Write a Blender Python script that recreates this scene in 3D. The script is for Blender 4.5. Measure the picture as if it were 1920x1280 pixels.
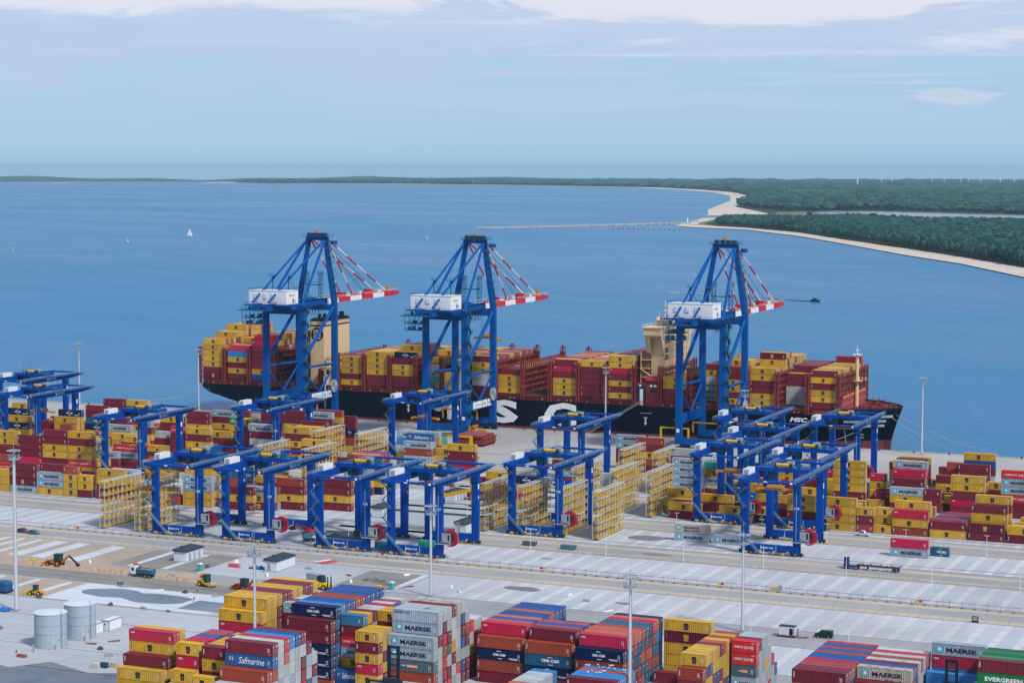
import bpy, bmesh, math, random
from mathutils import Vector, Matrix
R_ = math.radians
for o in list(bpy.data.objects): bpy.data.objects.remove(o)
SC = bpy.context.scene
COL = SC.collection
random.seed(11)
# ------------------------------------------------------------------ camera
CAM_H = 126.036
cd = bpy.data.cameras.new('camera'); cam = bpy.data.objects.new('camera', cd); COL.objects.link(cam)
cd.sensor_width = 36.0; cd.lens = 3888.17/1920*36.0; cd.clip_start = 1.0; cd.clip_end = 200000.0
_p, _y, _r = R_(4.87285), R_(23.7651), R_(0.140925)
_F = Vector((-math.sin(_y)*math.cos(_p), math.cos(_y)*math.cos(_p), -math.sin(_p)))
_Rt = Vector((math.cos(_y), math.sin(_y), 0)); _U = _Rt.cross(_F)
_R2 = _Rt*math.cos(_r)+_U*math.sin(_r); _U2 = -_Rt*math.sin(_r)+_U*math.cos(_r)
cam.matrix_world = Matrix(((_R2.x,_U2.x,-_F.x,0),(_R2.y,_U2.y,-_F.y,0),(_R2.z,_U2.z,-_F.z,CAM_H),(0,0,0,1)))
SC.camera = cam
# ------------------------------------------------------------------ exposure, world, sun
SC.view_settings.view_transform = 'Standard'; SC.view_settings.look = 'None'
SC.view_settings.exposure = EXPOSURE = 0.26; SC.view_settings.gamma = 1.0
SUN_EL, SUN_AZ = R_(48), R_(-28)        # azimuth: angle of the sun direction from +X towards +Y
w = bpy.data.worlds.new('World'); SC.world = w; w.use_nodes = True
nt = w.node_tree; nt.nodes.clear(); N = nt.nodes.new; LK = nt.links.new
out = N('ShaderNodeOutputWorld'); bg = N('ShaderNodeBackground'); bg.inputs[1].default_value = 0.10
sky = N('ShaderNodeTexSky'); sky.sky_type = 'NISHITA'; sky.sun_disc = False
sky.sun_elevation = SUN_EL; sky.sun_rotation = R_(90)-SUN_AZ
sky.altitude = 120; sky.air_density = 1.0; sky.dust_density = 0.6; sky.ozone_density = 2.5
tc = N('ShaderNodeTexCoord'); sep = N('ShaderNodeSeparateXYZ'); LK(tc.outputs['Generated'], sep.inputs[0])
def M_(op, a, b=None, c=None):
    n = N('ShaderNodeMath'); n.operation = op
    for i, v in enumerate((a, b, c)):
        if v is None: continue
        if isinstance(v, (int, float)): n.inputs[i].default_value = v
        else: LK(v, n.inputs[i])
    return n.outputs[0]
zz = M_('MAXIMUM', sep.outputs[2], 0.0)
az = M_('ARCTAN2', sep.outputs[0], sep.outputs[1])          # compass angle of the view direction
def ramp(fac, stops):
    r = N('ShaderNodeValToRGB'); e = r.color_ramp.elements
    e[0].position, e[0].color = stops[0][0], (*stops[0][1], 1); e[1].position, e[1].color = stops[-1][0], (*stops[-1][1], 1)
    for p, c in stops[1:-1]:
        q = e.new(p); q.color = (*c, 1)
    LK(fac, r.inputs[0]); return r.outputs[0]
def smooth(v, a, b_):
    n = N('ShaderNodeMapRange'); n.interpolation_type = 'SMOOTHSTEP'; n.inputs[1].default_value = a; n.inputs[2].default_value = b_; LK(v, n.inputs[0]); return n.outputs[0]
def cloud(ka, kz, detail, rough, off=0.0, dist=0.0):
    c = N('ShaderNodeCombineXYZ'); LK(M_('MULTIPLY', az, ka), c.inputs[0]); LK(M_('MULTIPLY', zz, kz), c.inputs[1]); c.inputs[2].default_value = off
    n = N('ShaderNodeTexNoise'); n.inputs['Scale'].default_value = 1.0; n.inputs['Detail'].default_value = detail; n.inputs['Roughness'].default_value = rough; n.inputs['Distortion'].default_value = dist
    LK(c.outputs[0], n.inputs['Vector']); return n.outputs[0]
def mixw(f, a, b_):
    m = N('ShaderNodeMix'); m.data_type = 'RGBA'
    for i, v in ((0, f), (6, a), (7, b_)):
        if isinstance(v, tuple): m.inputs[i].default_value = (*v, 1)
        elif isinstance(v, float): m.inputs[i].default_value = v
        else: LK(v, m.inputs[i])
    return m.outputs[2]
K = SKYK = 10.0/1.2
def sk(r, g, b): return tuple((((v/255+.055)/1.055)**2.4)*K for v in (r, g, b))
low = ramp(zz, [(0.0, sk(143,190,227)), (0.008, sk(155,198,234)), (0.03, sk(158,197,234)), (0.06, sk(168,201,235)), (0.10, sk(184,208,236)), (0.25, sk(150,186,228)), (0.6, sk(104,150,210)), (1.0, sk(84,130,198))])
base = mixw(0.80, sky.outputs[0], low)
# soft veils of high cloud
v1 = smooth(cloud(7, 55, 7, .55, 3.1, .3), .42, .72); base = mixw(M_('MULTIPLY', M_('MULTIPLY', v1, smooth(zz, .004, .035)), .42), base, sk(198,212,238))
# bright deck above an uneven edge, lower towards the right
edge = M_('ADD', M_('ADD', zz, M_('MULTIPLY', M_('SUBTRACT', cloud(9, 60, 8, .6, 7.7, .4), .5), .055)), M_('MULTIPLY', M_('ADD', az, .43), .028))
deck = M_('MULTIPLY', smooth(edge, .056, .072), M_('SUBTRACT', .92, M_('MULTIPLY', smooth(zz, .10, .30), .62)))
base = mixw(deck, base, sk(229,231,243))
# grey blue cloud bank lying across the bright deck with crisp upper lobes
lob = M_('SUBTRACT', cloud(11, 75, 9, .58, 1.3, .5), M_('MULTIPLY', M_('ABSOLUTE', M_('SUBTRACT', M_('ADD', zz, M_('MULTIPLY', M_('ADD', az, .43), -.010)), .060)), 9.0))
base = mixw(M_('MULTIPLY', smooth(lob, .34, .46), .85), base, sk(186,205,234))
st = smooth(cloud(3, 150, 8, .6, 5.5, .3), .56, .70); base = mixw(M_('MULTIPLY', M_('MULTIPLY', st, smooth(zz, .03, .05)), .5), base, sk(222,226,241))
puff = smooth(M_('SUBTRACT', cloud(30, 150, 7, .6, 9.2, .4), M_('ADD', M_('MULTIPLY', M_('ABSOLUTE', M_('ADD', az, .205)), 10.0), M_('MULTIPLY', M_('ABSOLUTE', M_('SUBTRACT', zz, .0325)), 55.0))), .18, .34)
base = mixw(M_('MULTIPLY', puff, .45), base, sk(214,220,238))
LK(base, bg.inputs[0]); LK(bg.outputs[0], out.inputs[0])
sd = bpy.data.lights.new('sun', 'SUN'); sun = bpy.data.objects.new('sun', sd); COL.objects.link(sun)
sd.energy = 3.1; sd.angle = R_(7); sd.color = (1.0, 0.96, 0.90)
_s = Vector((math.cos(SUN_EL)*math.cos(SUN_AZ), math.cos(SUN_EL)*math.sin(SUN_AZ), math.sin(SUN_EL)))
sun.rotation_euler = (-_s).to_track_quat('-Z', 'Y').to_euler(); sun.location = (0, 0, 400)
SC.cycles.max_bounces = 5; SC.cycles.diffuse_bounces = 2; SC.cycles.glossy_bounces = 2; SC.cycles.volume_bounces = 0
SC.cycles.transparent_max_bounces = 4; SC.cycles.use_denoising = True
SC.cycles.caustics_reflective = False; SC.cycles.caustics_refractive = False
# ------------------------------------------------------------------ materials
def mat(name, col, rough=0.6, var=0.12, scale=0.6, metal=0.0, bump=0.0, col2=None, attr=None, streak=0.0, spec=0.22):
    m = bpy.data.materials.new(name); m.use_nodes = True
    nt = m.node_tree; b = nt.nodes['Principled BSDF']; b.inputs['Roughness'].default_value = rough; b.inputs['Metallic'].default_value = metal
    b.inputs['Specular IOR Level'].default_value = spec
    tc = nt.nodes.new('ShaderNodeTexCoord'); no = nt.nodes.new('ShaderNodeTexNoise'); no.inputs['Scale'].default_value = scale; no.inputs['Detail'].default_value = 6
    no.inputs['Roughness'].default_value = 0.65
    mp = nt.nodes.new('ShaderNodeMapping'); nt.links.new(tc.outputs['Object'], mp.inputs[0]); nt.links.new(mp.outputs[0], no.inputs['Vector'])
    if streak: mp.inputs['Scale'].default_value = (1, 1, streak)
    mr = nt.nodes.new('ShaderNodeMapRange'); mr.inputs[1].default_value = 0.32; mr.inputs[2].default_value = 0.68
    nt.links.new(no.outputs[0], mr.inputs[0])
    mix = nt.nodes.new('ShaderNodeMix'); mix.data_type = 'RGBA'
    nt.links.new(mr.outputs[0], mix.inputs[0])
    if attr in ('object', 'vertex'):
        src = nt.nodes.new('ShaderNodeObjectInfo').outputs['Color'] if attr == 'object' else None
        if attr == 'vertex':
            a = nt.nodes.new('ShaderNodeAttribute'); a.attribute_name = 'paint'; src = a.outputs['Color']
        hs = nt.nodes.new('ShaderNodeHueSaturation'); hs.inputs['Value'].default_value = 1-var; hs.inputs['Saturation'].default_value = 0.97
        nt.links.new(src, hs.inputs['Color']); nt.links.new(hs.outputs[0], mix.inputs[6]); nt.links.new(src, mix.inputs[7])
    else:
        c2 = col2 or tuple(c*(1-var) for c in col)
        mix.inputs[6].default_value = (*c2, 1); mix.inputs[7].default_value = (*col, 1)
    nt.links.new(mix.outputs[2], b.inputs['Base Color'])
    if bump:
        bp = nt.nodes.new('ShaderNodeBump'); bp.inputs['Strength'].default_value = bump; bp.inputs['Distance'].default_value = 0.2
        nt.links.new(no.outputs[0], bp.inputs['Height']); nt.links.new(bp.outputs[0], b.inputs['Normal'])
    return m
MT = {}
def MM(k, *a, **kw):
    if k not in MT: MT[k] = mat(k, *a, **kw)
    return MT[k]
BLUE = MM('crane_blue_paint', (0.0005, 0.058, 0.33), 0.5, 0.25, 0.35, streak=0.4, spec=0.08)
BLUE2 = MM('quay_crane_blue_paint', (0.0005, 0.082, 0.33), 0.5, 0.25, 0.3, streak=0.4, spec=0.08)
TEALB = MM('walkway_steel_blue', (0.010, 0.115, 0.24), 0.6, 0.2, spec=0.1)
RAIL = MM('galvanised_rail', (0.30, 0.40, 0.46), 0.5, 0.15)
DARK = MM('dark_steel', (0.02, 0.03, 0.045), 0.6, 0.3)
BLACK = MM('black_rubber', (0.012, 0.012, 0.013), 0.8, 0.2)
WHITE = MM('white_paint', (0.74, 0.75, 0.76), 0.5, 0.08)
OFFW = MM('off_white_panel', (0.60, 0.66, 0.72), 0.55, 0.08)
GREY = MM('grey_steel', (0.30, 0.33, 0.36), 0.55, 0.15)
LGREY = MM('light_grey_mast', (0.50, 0.54, 0.58), 0.5, 0.1)
YEL = MM('yellow_machine_paint', (0.68, 0.40, 0.012), 0.5, 0.15)
RYEL = MM('yellow_walkway', (0.62, 0.37, 0.012), 0.6, 0.2)
ORNG = MM('orange_spreader_paint', (0.60, 0.24, 0.02), 0.55, 0.25)
RED = MM('red_paint', (0.55, 0.012, 0.025), 0.45, 0.1)
REEL = MM('reel_red', (0.42, 0.015, 0.05), 0.5, 0.15)
SHIPRED = MM('ship_red_oxide', (0.24, 0.032, 0.035), 0.6, 0.3, 0.4)
SALMON = MM('sunlit_deck_red', (0.42, 0.09, 0.085), 0.6, 0.12)
HULL = MM('hull_navy', (0.006, 0.012, 0.030), 0.42, 0.25, 0.12, streak=0.3)
BOOT = MM('boot_topping', (0.20, 0.035, 0.045), 0.65, 0.25, 0.15)
CREAM = MM('cream_paint', (0.66, 0.48, 0.27), 0.5, 0.08, 0.3)
GLASS = MM('dark_glass', (0.02, 0.03, 0.04), 0.12, 0.1)
TEXTW = MM('white_lettering', (0.76, 0.77, 0.78), 0.6, 0.03)
TEXTD = MM('dark_lettering', (0.015, 0.02, 0.05), 0.6, 0.03)
TEXTY = MM('gold_lettering', (0.55, 0.36, 0.05), 0.6, 0.03)
STAR = MM('emblem_light_blue', (0.06, 0.42, 0.60), 0.6, 0.05)
ROOF = MM('dark_roof', (0.03, 0.05, 0.065), 0.6, 0.2)
ORB = MM('orange_emblem', (0.72, 0.20, 0.08), 0.6, 0.05)
WOODB = MM('timber', (0.25, 0.14, 0.07), 0.8, 0.3)
SKIN = MM('skin', (0.45, 0.28, 0.20), 0.6, 0.05)
# ------------------------------------------------------------------ mesh builder
class MB:
    def __init__(s): s.v = []; s.f = []; s.m = []; s.c = None
    def add(s, vs, fs, mi=0):
        o = len(s.v); s.v += [tuple(v) for v in vs]; s.f += [tuple(i+o for i in f) for f in fs]; s.m += [mi]*len(fs); return s
    def box(s, x0, x1, y0, y1, z0, z1, mi=0):
        return s.add([(x0,y0,z0),(x1,y0,z0),(x1,y1,z0),(x0,y1,z0),(x0,y0,z1),(x1,y0,z1),(x1,y1,z1),(x0,y1,z1)],
            [(0,3,2,1),(4,5,6,7),(0,1,5,4),(1,2,6,5),(2,3,7,6),(3,0,4,7)], mi)
    def taper(s, b, t, z0, z1, mi=0):
        (a0,a1,c0,c1), (e0,e1,g0,g1) = b, t
        return s.add([(a0,c0,z0),(a1,c0,z0),(a1,c1,z0),(a0,c1,z0),(e0,g0,z1),(e1,g0,z1),(e1,g1,z1),(e0,g1,z1)],
            [(0,3,2,1),(4,5,6,7),(0,1,5,4),(1,2,6,5),(2,3,7,6),(3,0,4,7)], mi)
    def beam(s, p, q, w, h, mi=0, up=(0,0,1)):
        p, q = Vector(p), Vector(q); d = (q-p); L = d.length
        if L < 1e-6: return s
        d /= L; u = Vector(up)
        if abs(d.dot(u)) > 0.98: u = Vector((0,1,0))
        a = d.cross(u).normalized(); b = a.cross(d)
        vs = [pt + a*(w/2*sx) + b*(h/2*sz) for pt in (p, q) for sx, sz in ((-1,-1),(1,-1),(1,1),(-1,1))]
        return s.add(vs, [(0,3,2,1),(4,5,6,7),(0,1,5,4),(1,2,6,5),(2,3,7,6),(3,0,4,7)], mi)
    def tube(s, p, q, r0, r1=None, n=8, mi=0, cap=True):
        r1 = r0 if r1 is None else r1
        p, q = Vector(p), Vector(q); d = (q-p).normalized(); u = Vector((0,0,1)) if abs(d.z) < .95 else Vector((1,0,0))
        a = d.cross(u).normalized(); b = d.cross(a)
        vs = []
        for pt, r in ((p, r0), (q, r1)):
            for k in range(n):
                t = 2*math.pi*k/n; vs.append(pt + a*(r*math.cos(t)) + b*(r*math.sin(t)))
        fs = [(k, (k+1) % n, n+(k+1) % n, n+k) for k in range(n)]
        if cap: fs += [tuple(range(n))[::-1], tuple(range(n, 2*n))]
        return s.add(vs, fs, mi)
    def path(s, pts, r, n=6, mi=0):
        for a, b in zip(pts, pts[1:]): s.tube(a, b, r, n=n, mi=mi, cap=False)
        return s
    def prism(s, poly, z0, z1, mi=0):
        n = len(poly)
        vs = [(x, y, z0) for x, y in poly]+[(x, y, z1) for x, y in poly]
        return s.add(vs, [tuple(range(n))[::-1], tuple(range(n, 2*n))]+[(k, (k+1) % n, n+(k+1) % n, n+k) for k in range(n)], mi)
    def prism_x(s, poly, x0, x1, mi=0):      # poly in (y,z)
        n = len(poly); vs = [(x0, y, z) for y, z in poly]+[(x1, y, z) for y, z in poly]
        return s.add(vs, [tuple(range(n))[::-1], tuple(range(n, 2*n))]+[(k, (k+1) % n, n+(k+1) % n, n+k) for k in range(n)], mi)
    def prism_y(s, poly, y0, y1, mi=0):      # poly in (x,z)
        n = len(poly); vs = [(x, y0, z) for x, z in poly]+[(x, y1, z) for x, z in poly]
        return s.add(vs, [tuple(range(n)), tuple(range(n, 2*n))[::-1]]+[((k+1) % n, k, n+k, n+(k+1) % n) for k in range(n)], mi)
    def mesh(s, name, mats):
        me = bpy.data.meshes.new(name); me.from_pydata(s.v, [], s.f)
        for m in (mats if isinstance(mats, (list, tuple)) else [mats]): me.materials.append(m)
        me.polygons.foreach_set('material_index', s.m); me.update(); return me
    def build(s, name, mats, parent=None):
        return link(name, s.mesh(name, mats), parent)
def link(name, me, parent=None, loc=None):
    o = bpy.data.objects.new(name, me); COL.objects.link(o)
    if parent is not None: o.parent = parent
    if loc is not None: o.location = loc
    return o
def tag(o, label, cat, group=None, kind=None):
    o['label'] = label; o['category'] = cat
    if group: o['group'] = group
    if kind: o['kind'] = kind
    return o
def thing(name, label, cat, loc=(0,0,0), rz=0, group=None):
    o = bpy.data.objects.new(name, None); COL.objects.link(o); o.location = loc; o.rotation_euler = (0,0,rz)
    o.empty_display_size = 0.5
    return tag(o, label, cat, group)
def struct(o, kind='structure'): o['kind'] = kind; return o
def kids(o): return [c for c in bpy.data.objects if c.parent == o]
def dup(root, loc, rz=None, label=None):
    r = root.copy(); COL.objects.link(r); r.location = loc
    if rz is not None: r.rotation_euler = (0,0,rz)
    if label: r['label'] = label
    for ch in kids(root):
        c = ch.copy(); COL.objects.link(c); c.parent = r
        for g in kids(ch):
            d = g.copy(); COL.objects.link(d); d.parent = c
    return r
# ------------------------------------------------------------------ lettering as meshes, normalised to unit height
_TXT = {}
def text_raw(s, bold=0.0, shear=0.0):
    k = (s, bold, shear)
    if k not in _TXT:
        cu = bpy.data.curves.new('lettering', 'FONT'); cu.body = s; cu.size = 1.0; cu.offset = bold; cu.shear = shear; cu.resolution_u = 2
        o = bpy.data.objects.new('lettering', cu); COL.objects.link(o)
        dg = bpy.context.evaluated_depsgraph_get(); dg.update()
        me = bpy.data.meshes.new_from_object(o.evaluated_get(dg))
        vs = [tuple(v.co) for v in me.vertices]; fs = [tuple(p.vertices) for p in me.polygons]
        bpy.data.objects.remove(o); bpy.data.curves.remove(cu); bpy.data.meshes.remove(me)
        x0 = min(v[0] for v in vs); x1 = max(v[0] for v in vs); y0 = min(v[1] for v in vs); y1 = max(v[1] for v in vs)
        _TXT[k] = ([((v[0]-x0)/(x1-x0), (v[1]-y0)/(y1-y0)) for v in vs], fs, (x1-x0)/(y1-y0))
    return _TXT[k]
def put_text(mb, s, x, z, wd, ht, y=0.0, mi=0, bold=0.0, shear=0.0, face='front', rot=False):
    """lower-left at (x,z); faces -Y ('front'), or +X ('side': x runs along +Y at plane x=y)"""
    vs, fs, _ = text_raw(s, bold, shear)
    P = []
    for u, v in vs:
        if rot: u, v = 1-v, u
        if face == 'front': P.append((x+u*wd, y, z+v*ht))
        else: P.append((y, x+u*wd, z+v*ht))
    mb.add(P, fs, mi)
STACKS = [
(-2726,3934,0,4,262,0,2,0,0),
(-2726,3960,0,4,262,0,2,2,0,2),
(-2726,3985,0,4,262,0,0,0,2,0,0,3),
(-2726,4011,0,4,262,2,0,0,2,0,2,0),
(-2580,3908,0,2,285,2,0,11),
(-2580,3934,0,2,285,0,2,0,0),
(-2580,3959,0,2,285,0,2,0,2,3,0),
(-2580,3985,0,2,285,2,0,2,0,2,3),
(-2580,4010,0,2,285,2,0,2,0,2,3),
(-2580,4036,0,2,285,0,0,2,2,0,6),
(-2580,4062,0,2,285,0,0,2,0,2,18),
(-2580,4087,0,2,285,2,2,2,0,0,18),
(-2507,3901,0,2,285,2,0,0,0),
(-2507,3952,0,2,285,2,0,0,2,0,2),
(-2507,3977,0,2,285,0,0,2,2,2,0),
(-2507,4003,0,2,285,0,0,2,0,2,0),
(-2507,4029,0,2,285,2,0,2,2,0,0),
(-2507,4054,0,2,285,0,0,0,2,2,6),
(-2507,4080,0,2,285,0,2,2,0,0,0),
(-2427,3871,0,4,285,12,10,8,10),
(-2427,3897,0,4,285,6,12,14,10,12),
(-2427,3922,0,4,285,12,10,10,10,12,19,2),
(-2427,3948,0,4,285,6,12,12,8,10,10,10),
(-2427,3974,0,4,285,14,6,5,10,10,13,14),
(-2427,3999,0,4,285,2,12,12,8,10,10,7),
(-2427,4025,0,4,285,10,2,6,10,10,10,6),
(-2427,4050,0,4,285,8,2,14,2,2,10,2),
(-2427,4076,0,4,285,14,10,5,10,8,2),
(-2427,4102,0,4,285,8,10,8,2,10),
(-2683,4307,0,4,285,2,0,0,2,3,0),
(-2683,4332,0,4,285,2,2,2,2,0,0,0),
(-2683,4358,0,4,285,2,0,2,2,0,0,0),
(-2683,4384,0,4,285,0,2,2,0,2,2,0),
(-2683,4409,0,4,285,2,2,0,2,2,0,2),
(-2683,4435,0,4,285,0,2,0,0,2,0,2),
(-2683,4460,0,4,285,0,2,2,2,0,2,0),
(-2683,4486,0,4,285,2,2,2,2,2,0,0),
(-2683,4512,0,4,285,2,0,2,0,0,2,2),
(-2683,4537,0,4,285,2,0,0,0,2,0,2),
(-2683,4563,0,4,285,0,0,0,2,2,2,0),
(-2556,4402,0,2,257,3,2,12,8,2,2,8),
(-2556,4427,0,2,257,6,12,14,14,14,14,12),
(-2556,4453,0,2,257,3,4,0,4,2,14,10),
(-2556,4478,0,2,257,2,12,2,8,12,4,10),
(-2485,4294,0,4,285,12,4,4,4,2,2),
(-2485,4319,0,4,285,5,6,5,6,4,5,4),
(-2485,4345,0,4,285,4,5,2,4,4,5,7),
(-2485,4371,0,4,285,6,5,6,4,4,2,6),
(-2485,4396,0,4,285,2,2,12,6,2,6,6),
(-2485,4422,0,4,285,4,6,2,5,6,2,12),
(-2485,4447,0,4,285,6,6,6,6,4,6,12),
(-2485,4473,0,4,285,12,4,6,4,2,4,6),
(-2485,4499,0,4,285,12,6,2,12,2,2,6),
(-2485,4524,0,4,285,5,6,4,5,6,6,6),
(-2485,4550,0,4,285,4,5,12,6,2,4,6),
(-2360,4313,0,2,257,6,19),
(-2360,4339,0,2,257,6,0,0,8,14,2,21),
(-2360,4365,0,2,257,4,10,5,0,8,2,0),
(-2360,4390,0,2,257,4,5,8,5,10,10,2),
(-2360,4416,0,2,257,6,4,5,14,5,10,10),
(-2360,4441,0,2,257,6,5,2,2,10,10,10),
(-2360,4467,0,2,257,10,3,10,4,5,2,3),
(-2360,4493,0,2,257,6,5,12,5,0,10,10),
(-2360,4518,0,2,257,6,2,6,4,8,4,12),
(-2360,4544,0,2,257,6,4,14,12,0,10,10),
(-2298,4297,0,2,257,0,0,3,0,2,0),
(-2298,4322,0,2,257,0,2,0,2,0,0),
(-2298,4348,0,2,257,2,0,2,2,0,0),
(-2298,4413,0,2,257,2,2,0,0,2,2,0),
(-2298,4439,0,2,257,0,0,0,0,0,2,0),
(-2298,4464,0,2,257,0,2,0,0,0,0,12),
(-2298,4490,0,2,257,2,0,2,0,0,0,6),
(-2236,4344,0,4,285,2,12,17,8,8),
(-2236,4370,0,4,285,10,8,10,10,2,8,9),
(-2236,4396,0,4,285,2,12,14,12,14,2,10),
(-2236,4421,0,4,285,14,2,10,17,2,10,10),
(-2236,4447,0,4,285,8,10,2,0,10,10,2),
(-2236,4472,0,4,285,10,14,10,10,10,10,11),
(-2236,4498,0,4,285,2,6,10,6,2,6,10),
(-2236,4524,0,4,285,2,2,10,2,12,10),
(-2236,4549,0,4,285,2,12,0,10,14),
(-2236,4575,0,4,285,2,12,0,14,10),
(-2236,4600,0,4,285,8,3,10,8,10),
(-2089,4534,0,4,285,2,12,4,12),
(-2089,4560,0,4,285,2,12,4,12,3),
(-2089,4585,0,4,285,5,2,6,12,13),
(-2089,4611,0,4,285,12,2,5,4,6),
(-2089,4636,0,4,285,12,12,12,12,13),
(-2089,4662,0,4,285,12,5,12,6,6),
(-2089,4688,0,4,285,2,6,2,5,6),
(-2089,4713,0,4,285,12,2,6,12,13),
(-2089,4739,0,4,285,4,2,4,4,6),
(-2089,4764,0,4,285,5,2,5,6,6),
(-2089,4790,0,4,285,4,4,5,4,6),
(-1957,4525,0,4,285,2,4,5,12),
(-1957,4550,0,4,285,5,4,5,12,2),
(-1957,4576,0,4,285,12,12,2,6,18),
(-1957,4602,0,4,285,5,12,6,4,6),
(-1957,4627,0,4,285,2,5,6,5,18),
(-1957,4653,0,4,285,2,5,12,13),
(-1957,4678,0,4,285,12,5,5,2),
(-1957,4704,0,4,285,5,2,6,18),
(-1957,4730,0,4,285,2,2,12,6),
(-1957,4755,0,4,285,5,6,2,4),
(-1822,4515,0,4,285,2,5,12,4),
(-1822,4541,0,4,285,2,5,12,6,3),
(-1822,4566,0,4,285,12,6,12,5,13),
(-1822,4592,0,4,285,12,2,5,12,13),
(-1822,4617,0,4,285,2,12,5,6,13),
(-1822,4643,0,4,285,12,5,13,5,12),
(-1822,4669,0,4,285,6,5,12,12,5),
(-1822,4694,0,4,285,5,12,13,6,5),
(-1822,4720,0,4,285,6,12,5,12,3),
(-1822,4745,0,4,285,6,12,5,7,13),
(-1822,4771,0,4,285,6,4,4,6,4),
(-1776,4347,0,4,285,6,12,2),
(-1776,4373,0,4,285,12,5,7),
(-1776,4398,0,4,285,5,6,7),
(-1776,4424,0,4,285,6,12,13),
(-1776,4450,0,4,285,5,6,7),
(-1878,4242,0,2,285,12,4,13),
(-1878,4267,0,2,285,12,4,10),
(-1878,4293,0,2,285,4,6,10),
(-1878,4318,0,2,285,4,4,8),
(-1878,4344,0,2,285,6,4,10),
(-1878,4370,0,2,285,4,12,7),
(-1690,4699,0,4,285,2),
(-1690,4776,0,4,285,0,0,0,1,0),
(-1534,4429,0,2,285,0,2,2,12),
(-1534,4454,0,2,285,0,2,0,2,0),
(-1534,4480,0,2,285,0,2,0,6,0),
(-1534,4506,0,2,285,2,0,2,0,0),
(-1534,4531,0,2,285,0,2,6,0,0),
(-1534,4557,0,2,285,2,0,2,0,2),
(-1534,4582,0,2,285,0,2,0,0,13),
(-1534,4608,0,2,285,2,6,0,0,0),
(-1534,4634,0,2,285,2,0,2,6,12),
(-1534,4659,0,2,285,0,2,0,2,0),
(-1534,4685,0,2,285,0,6,0,0,12),
(-1467,4624,0,2,285,14,8,17,14,14),
(-1467,4649,0,2,285,2,8,10,10,2),
(-1467,4675,0,2,285,8,10,8,8,8),
(-1467,4700,0,2,285,10,8,0,10,10),
(-1467,4726,0,2,285,14,10,8,10),
(-1467,4752,0,2,285,8,10,14),
(-1467,4777,0,2,285,8,6),
(-1259,4412,0,4,285,6,12,2,12,2),
(-1259,4437,0,4,285,6,4,2,4,2),
(-1259,4463,0,4,285,2,4,2,6,18),
(-1259,4488,0,4,285,12,6,2,6,12),
(-1259,4514,0,4,285,12,4,6,6,3),
(-1259,4540,0,4,285,2,12,6,2,6),
(-1259,4565,0,4,285,4,2,12,4,6),
(-1259,4591,0,4,285,6,2,4,2,18),
(-1259,4616,0,4,285,6,6,12,2,6),
(-1259,4642,0,4,285,6,2,2,2,12),
(-1259,4668,0,4,285,2,6,4,6,6),
(-1259,4693,0,4,285,4,12,4,4,3),
(-1133,4498,0,4,285,2,10,12,2,11),
(-1133,4473,0,4,285,14,14,17,2),
(-1133,4524,0,4,285,2,2,10,12,6),
(-1133,4550,0,4,285,17,12,5,17,2),
(-1133,4575,0,4,285,10,8,10,10,10),
(-1133,4601,0,4,285,10,12,12,10,12),
(-1133,4626,0,4,285,2,8,12,8,10),
(-1133,4652,0,4,285,8,2,12,6,3),
(-1133,4678,0,4,285,14,5,17,17,10),
(-1004,4623,0,4,285,12,2,7,7),
(-1004,4674,0,4,285,7,2,7,7,3,8),
(-876,4554,0,4,285,15,2,15,2,15,2),
(-876,4579,0,4,285,15,2,15,12,2,15),
(-876,4605,0,4,285,15,12,15,2,15,16),
(-876,4630,0,4,285,15,12,15,2,2,15),
(-876,4656,0,4,285,15,2,15,2,15,16),
(-2284,6547,0,4,285,8,11),
(-2148,6547,0,4,285,8),
(-1553,6574,0,4,285,8,3),
(-1435,6628,0,2,285,5),
(-2013,6963,0,4,285,0,2,0,0),
(-1889,6963,0,4,285,0,0,0,0),
(-1765,6963,0,2,285,18,2,0),
(-1704,6990,0,2,285,2,0,0),
(-1704,6963,0,2,285,0),
(-1639,6963,0,4,285,12,0,3),
(-1638,6990,0,4,285,0,2,0,0),
(-1510,6963,0,4,285,0,2),
(-1381,6963,0,4,285,2,1),
(-1382,7017,0,4,285,5,0,0,2),
(-1374,7045,0,4,285,4,0,0,2,0),
(-1250,6963,0,4,285,2,0),
(-1511,6990,0,4,285,2,2),
(-1511,7017,0,4,285,2,18),
(-1511,7045,0,4,285,0,2),
(-1511,7072,0,4,285,0,6),
(-1511,7099,0,4,285,0,18),
(-1511,7126,0,4,285,0,2),
(-1890,6990,0,4,285,2,0,0),
(-1890,7017,0,4,285,0,0,0),
(-1890,7045,0,4,285,2,0,0),
(-1890,7072,0,4,285,3,2,2),
(-1890,7099,0,4,285,2,0,0),
(-1704,7017,0,2,285,3,0),
(-1704,7045,0,2,285,2,0),
(-1704,7072,0,2,285,0,0),
(-1704,7099,0,2,285,0,0),
(-1704,7126,0,2,285,0,0),
(-1638,7017,0,4,285,4,3,0),
(-1638,7045,0,4,285,3,0,2),
(-1638,7072,0,4,285,2,10,0),
(-1768,7462,0,4,285,2,0,8),
(-1769,7489,0,4,285,12,2,0,2),
(-1772,7516,0,4,285,8,0,2,0,3),
(-1772,7544,0,4,285,2,4,10,2,3,8),
(-1642,7462,0,2,285,2,2,2),
(-1545,7462,0,4,285,2,3,2,0,0),
(-1635,7625,0,2,285,2,2,0,2),
(-1610,7571,0,2,285,12,2,0),
(-1545,7571,0,2,285,2,2,0),
(-1478,7489,0,2,285,0,2,2,0),
(-1430,7544,0,2,285,0,2,2,0),
(-1365,7462,0,4,285,2,2,14,8,8,14),
(-1622,7960,0,4,285,0,2,2,2),
(-1714,8042,0,2,285,12,0,2),
(-1671,7987,0,2,285,0,2,2,12),
(-1622,8069,0,4,285,2,10,2,6,0),
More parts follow.
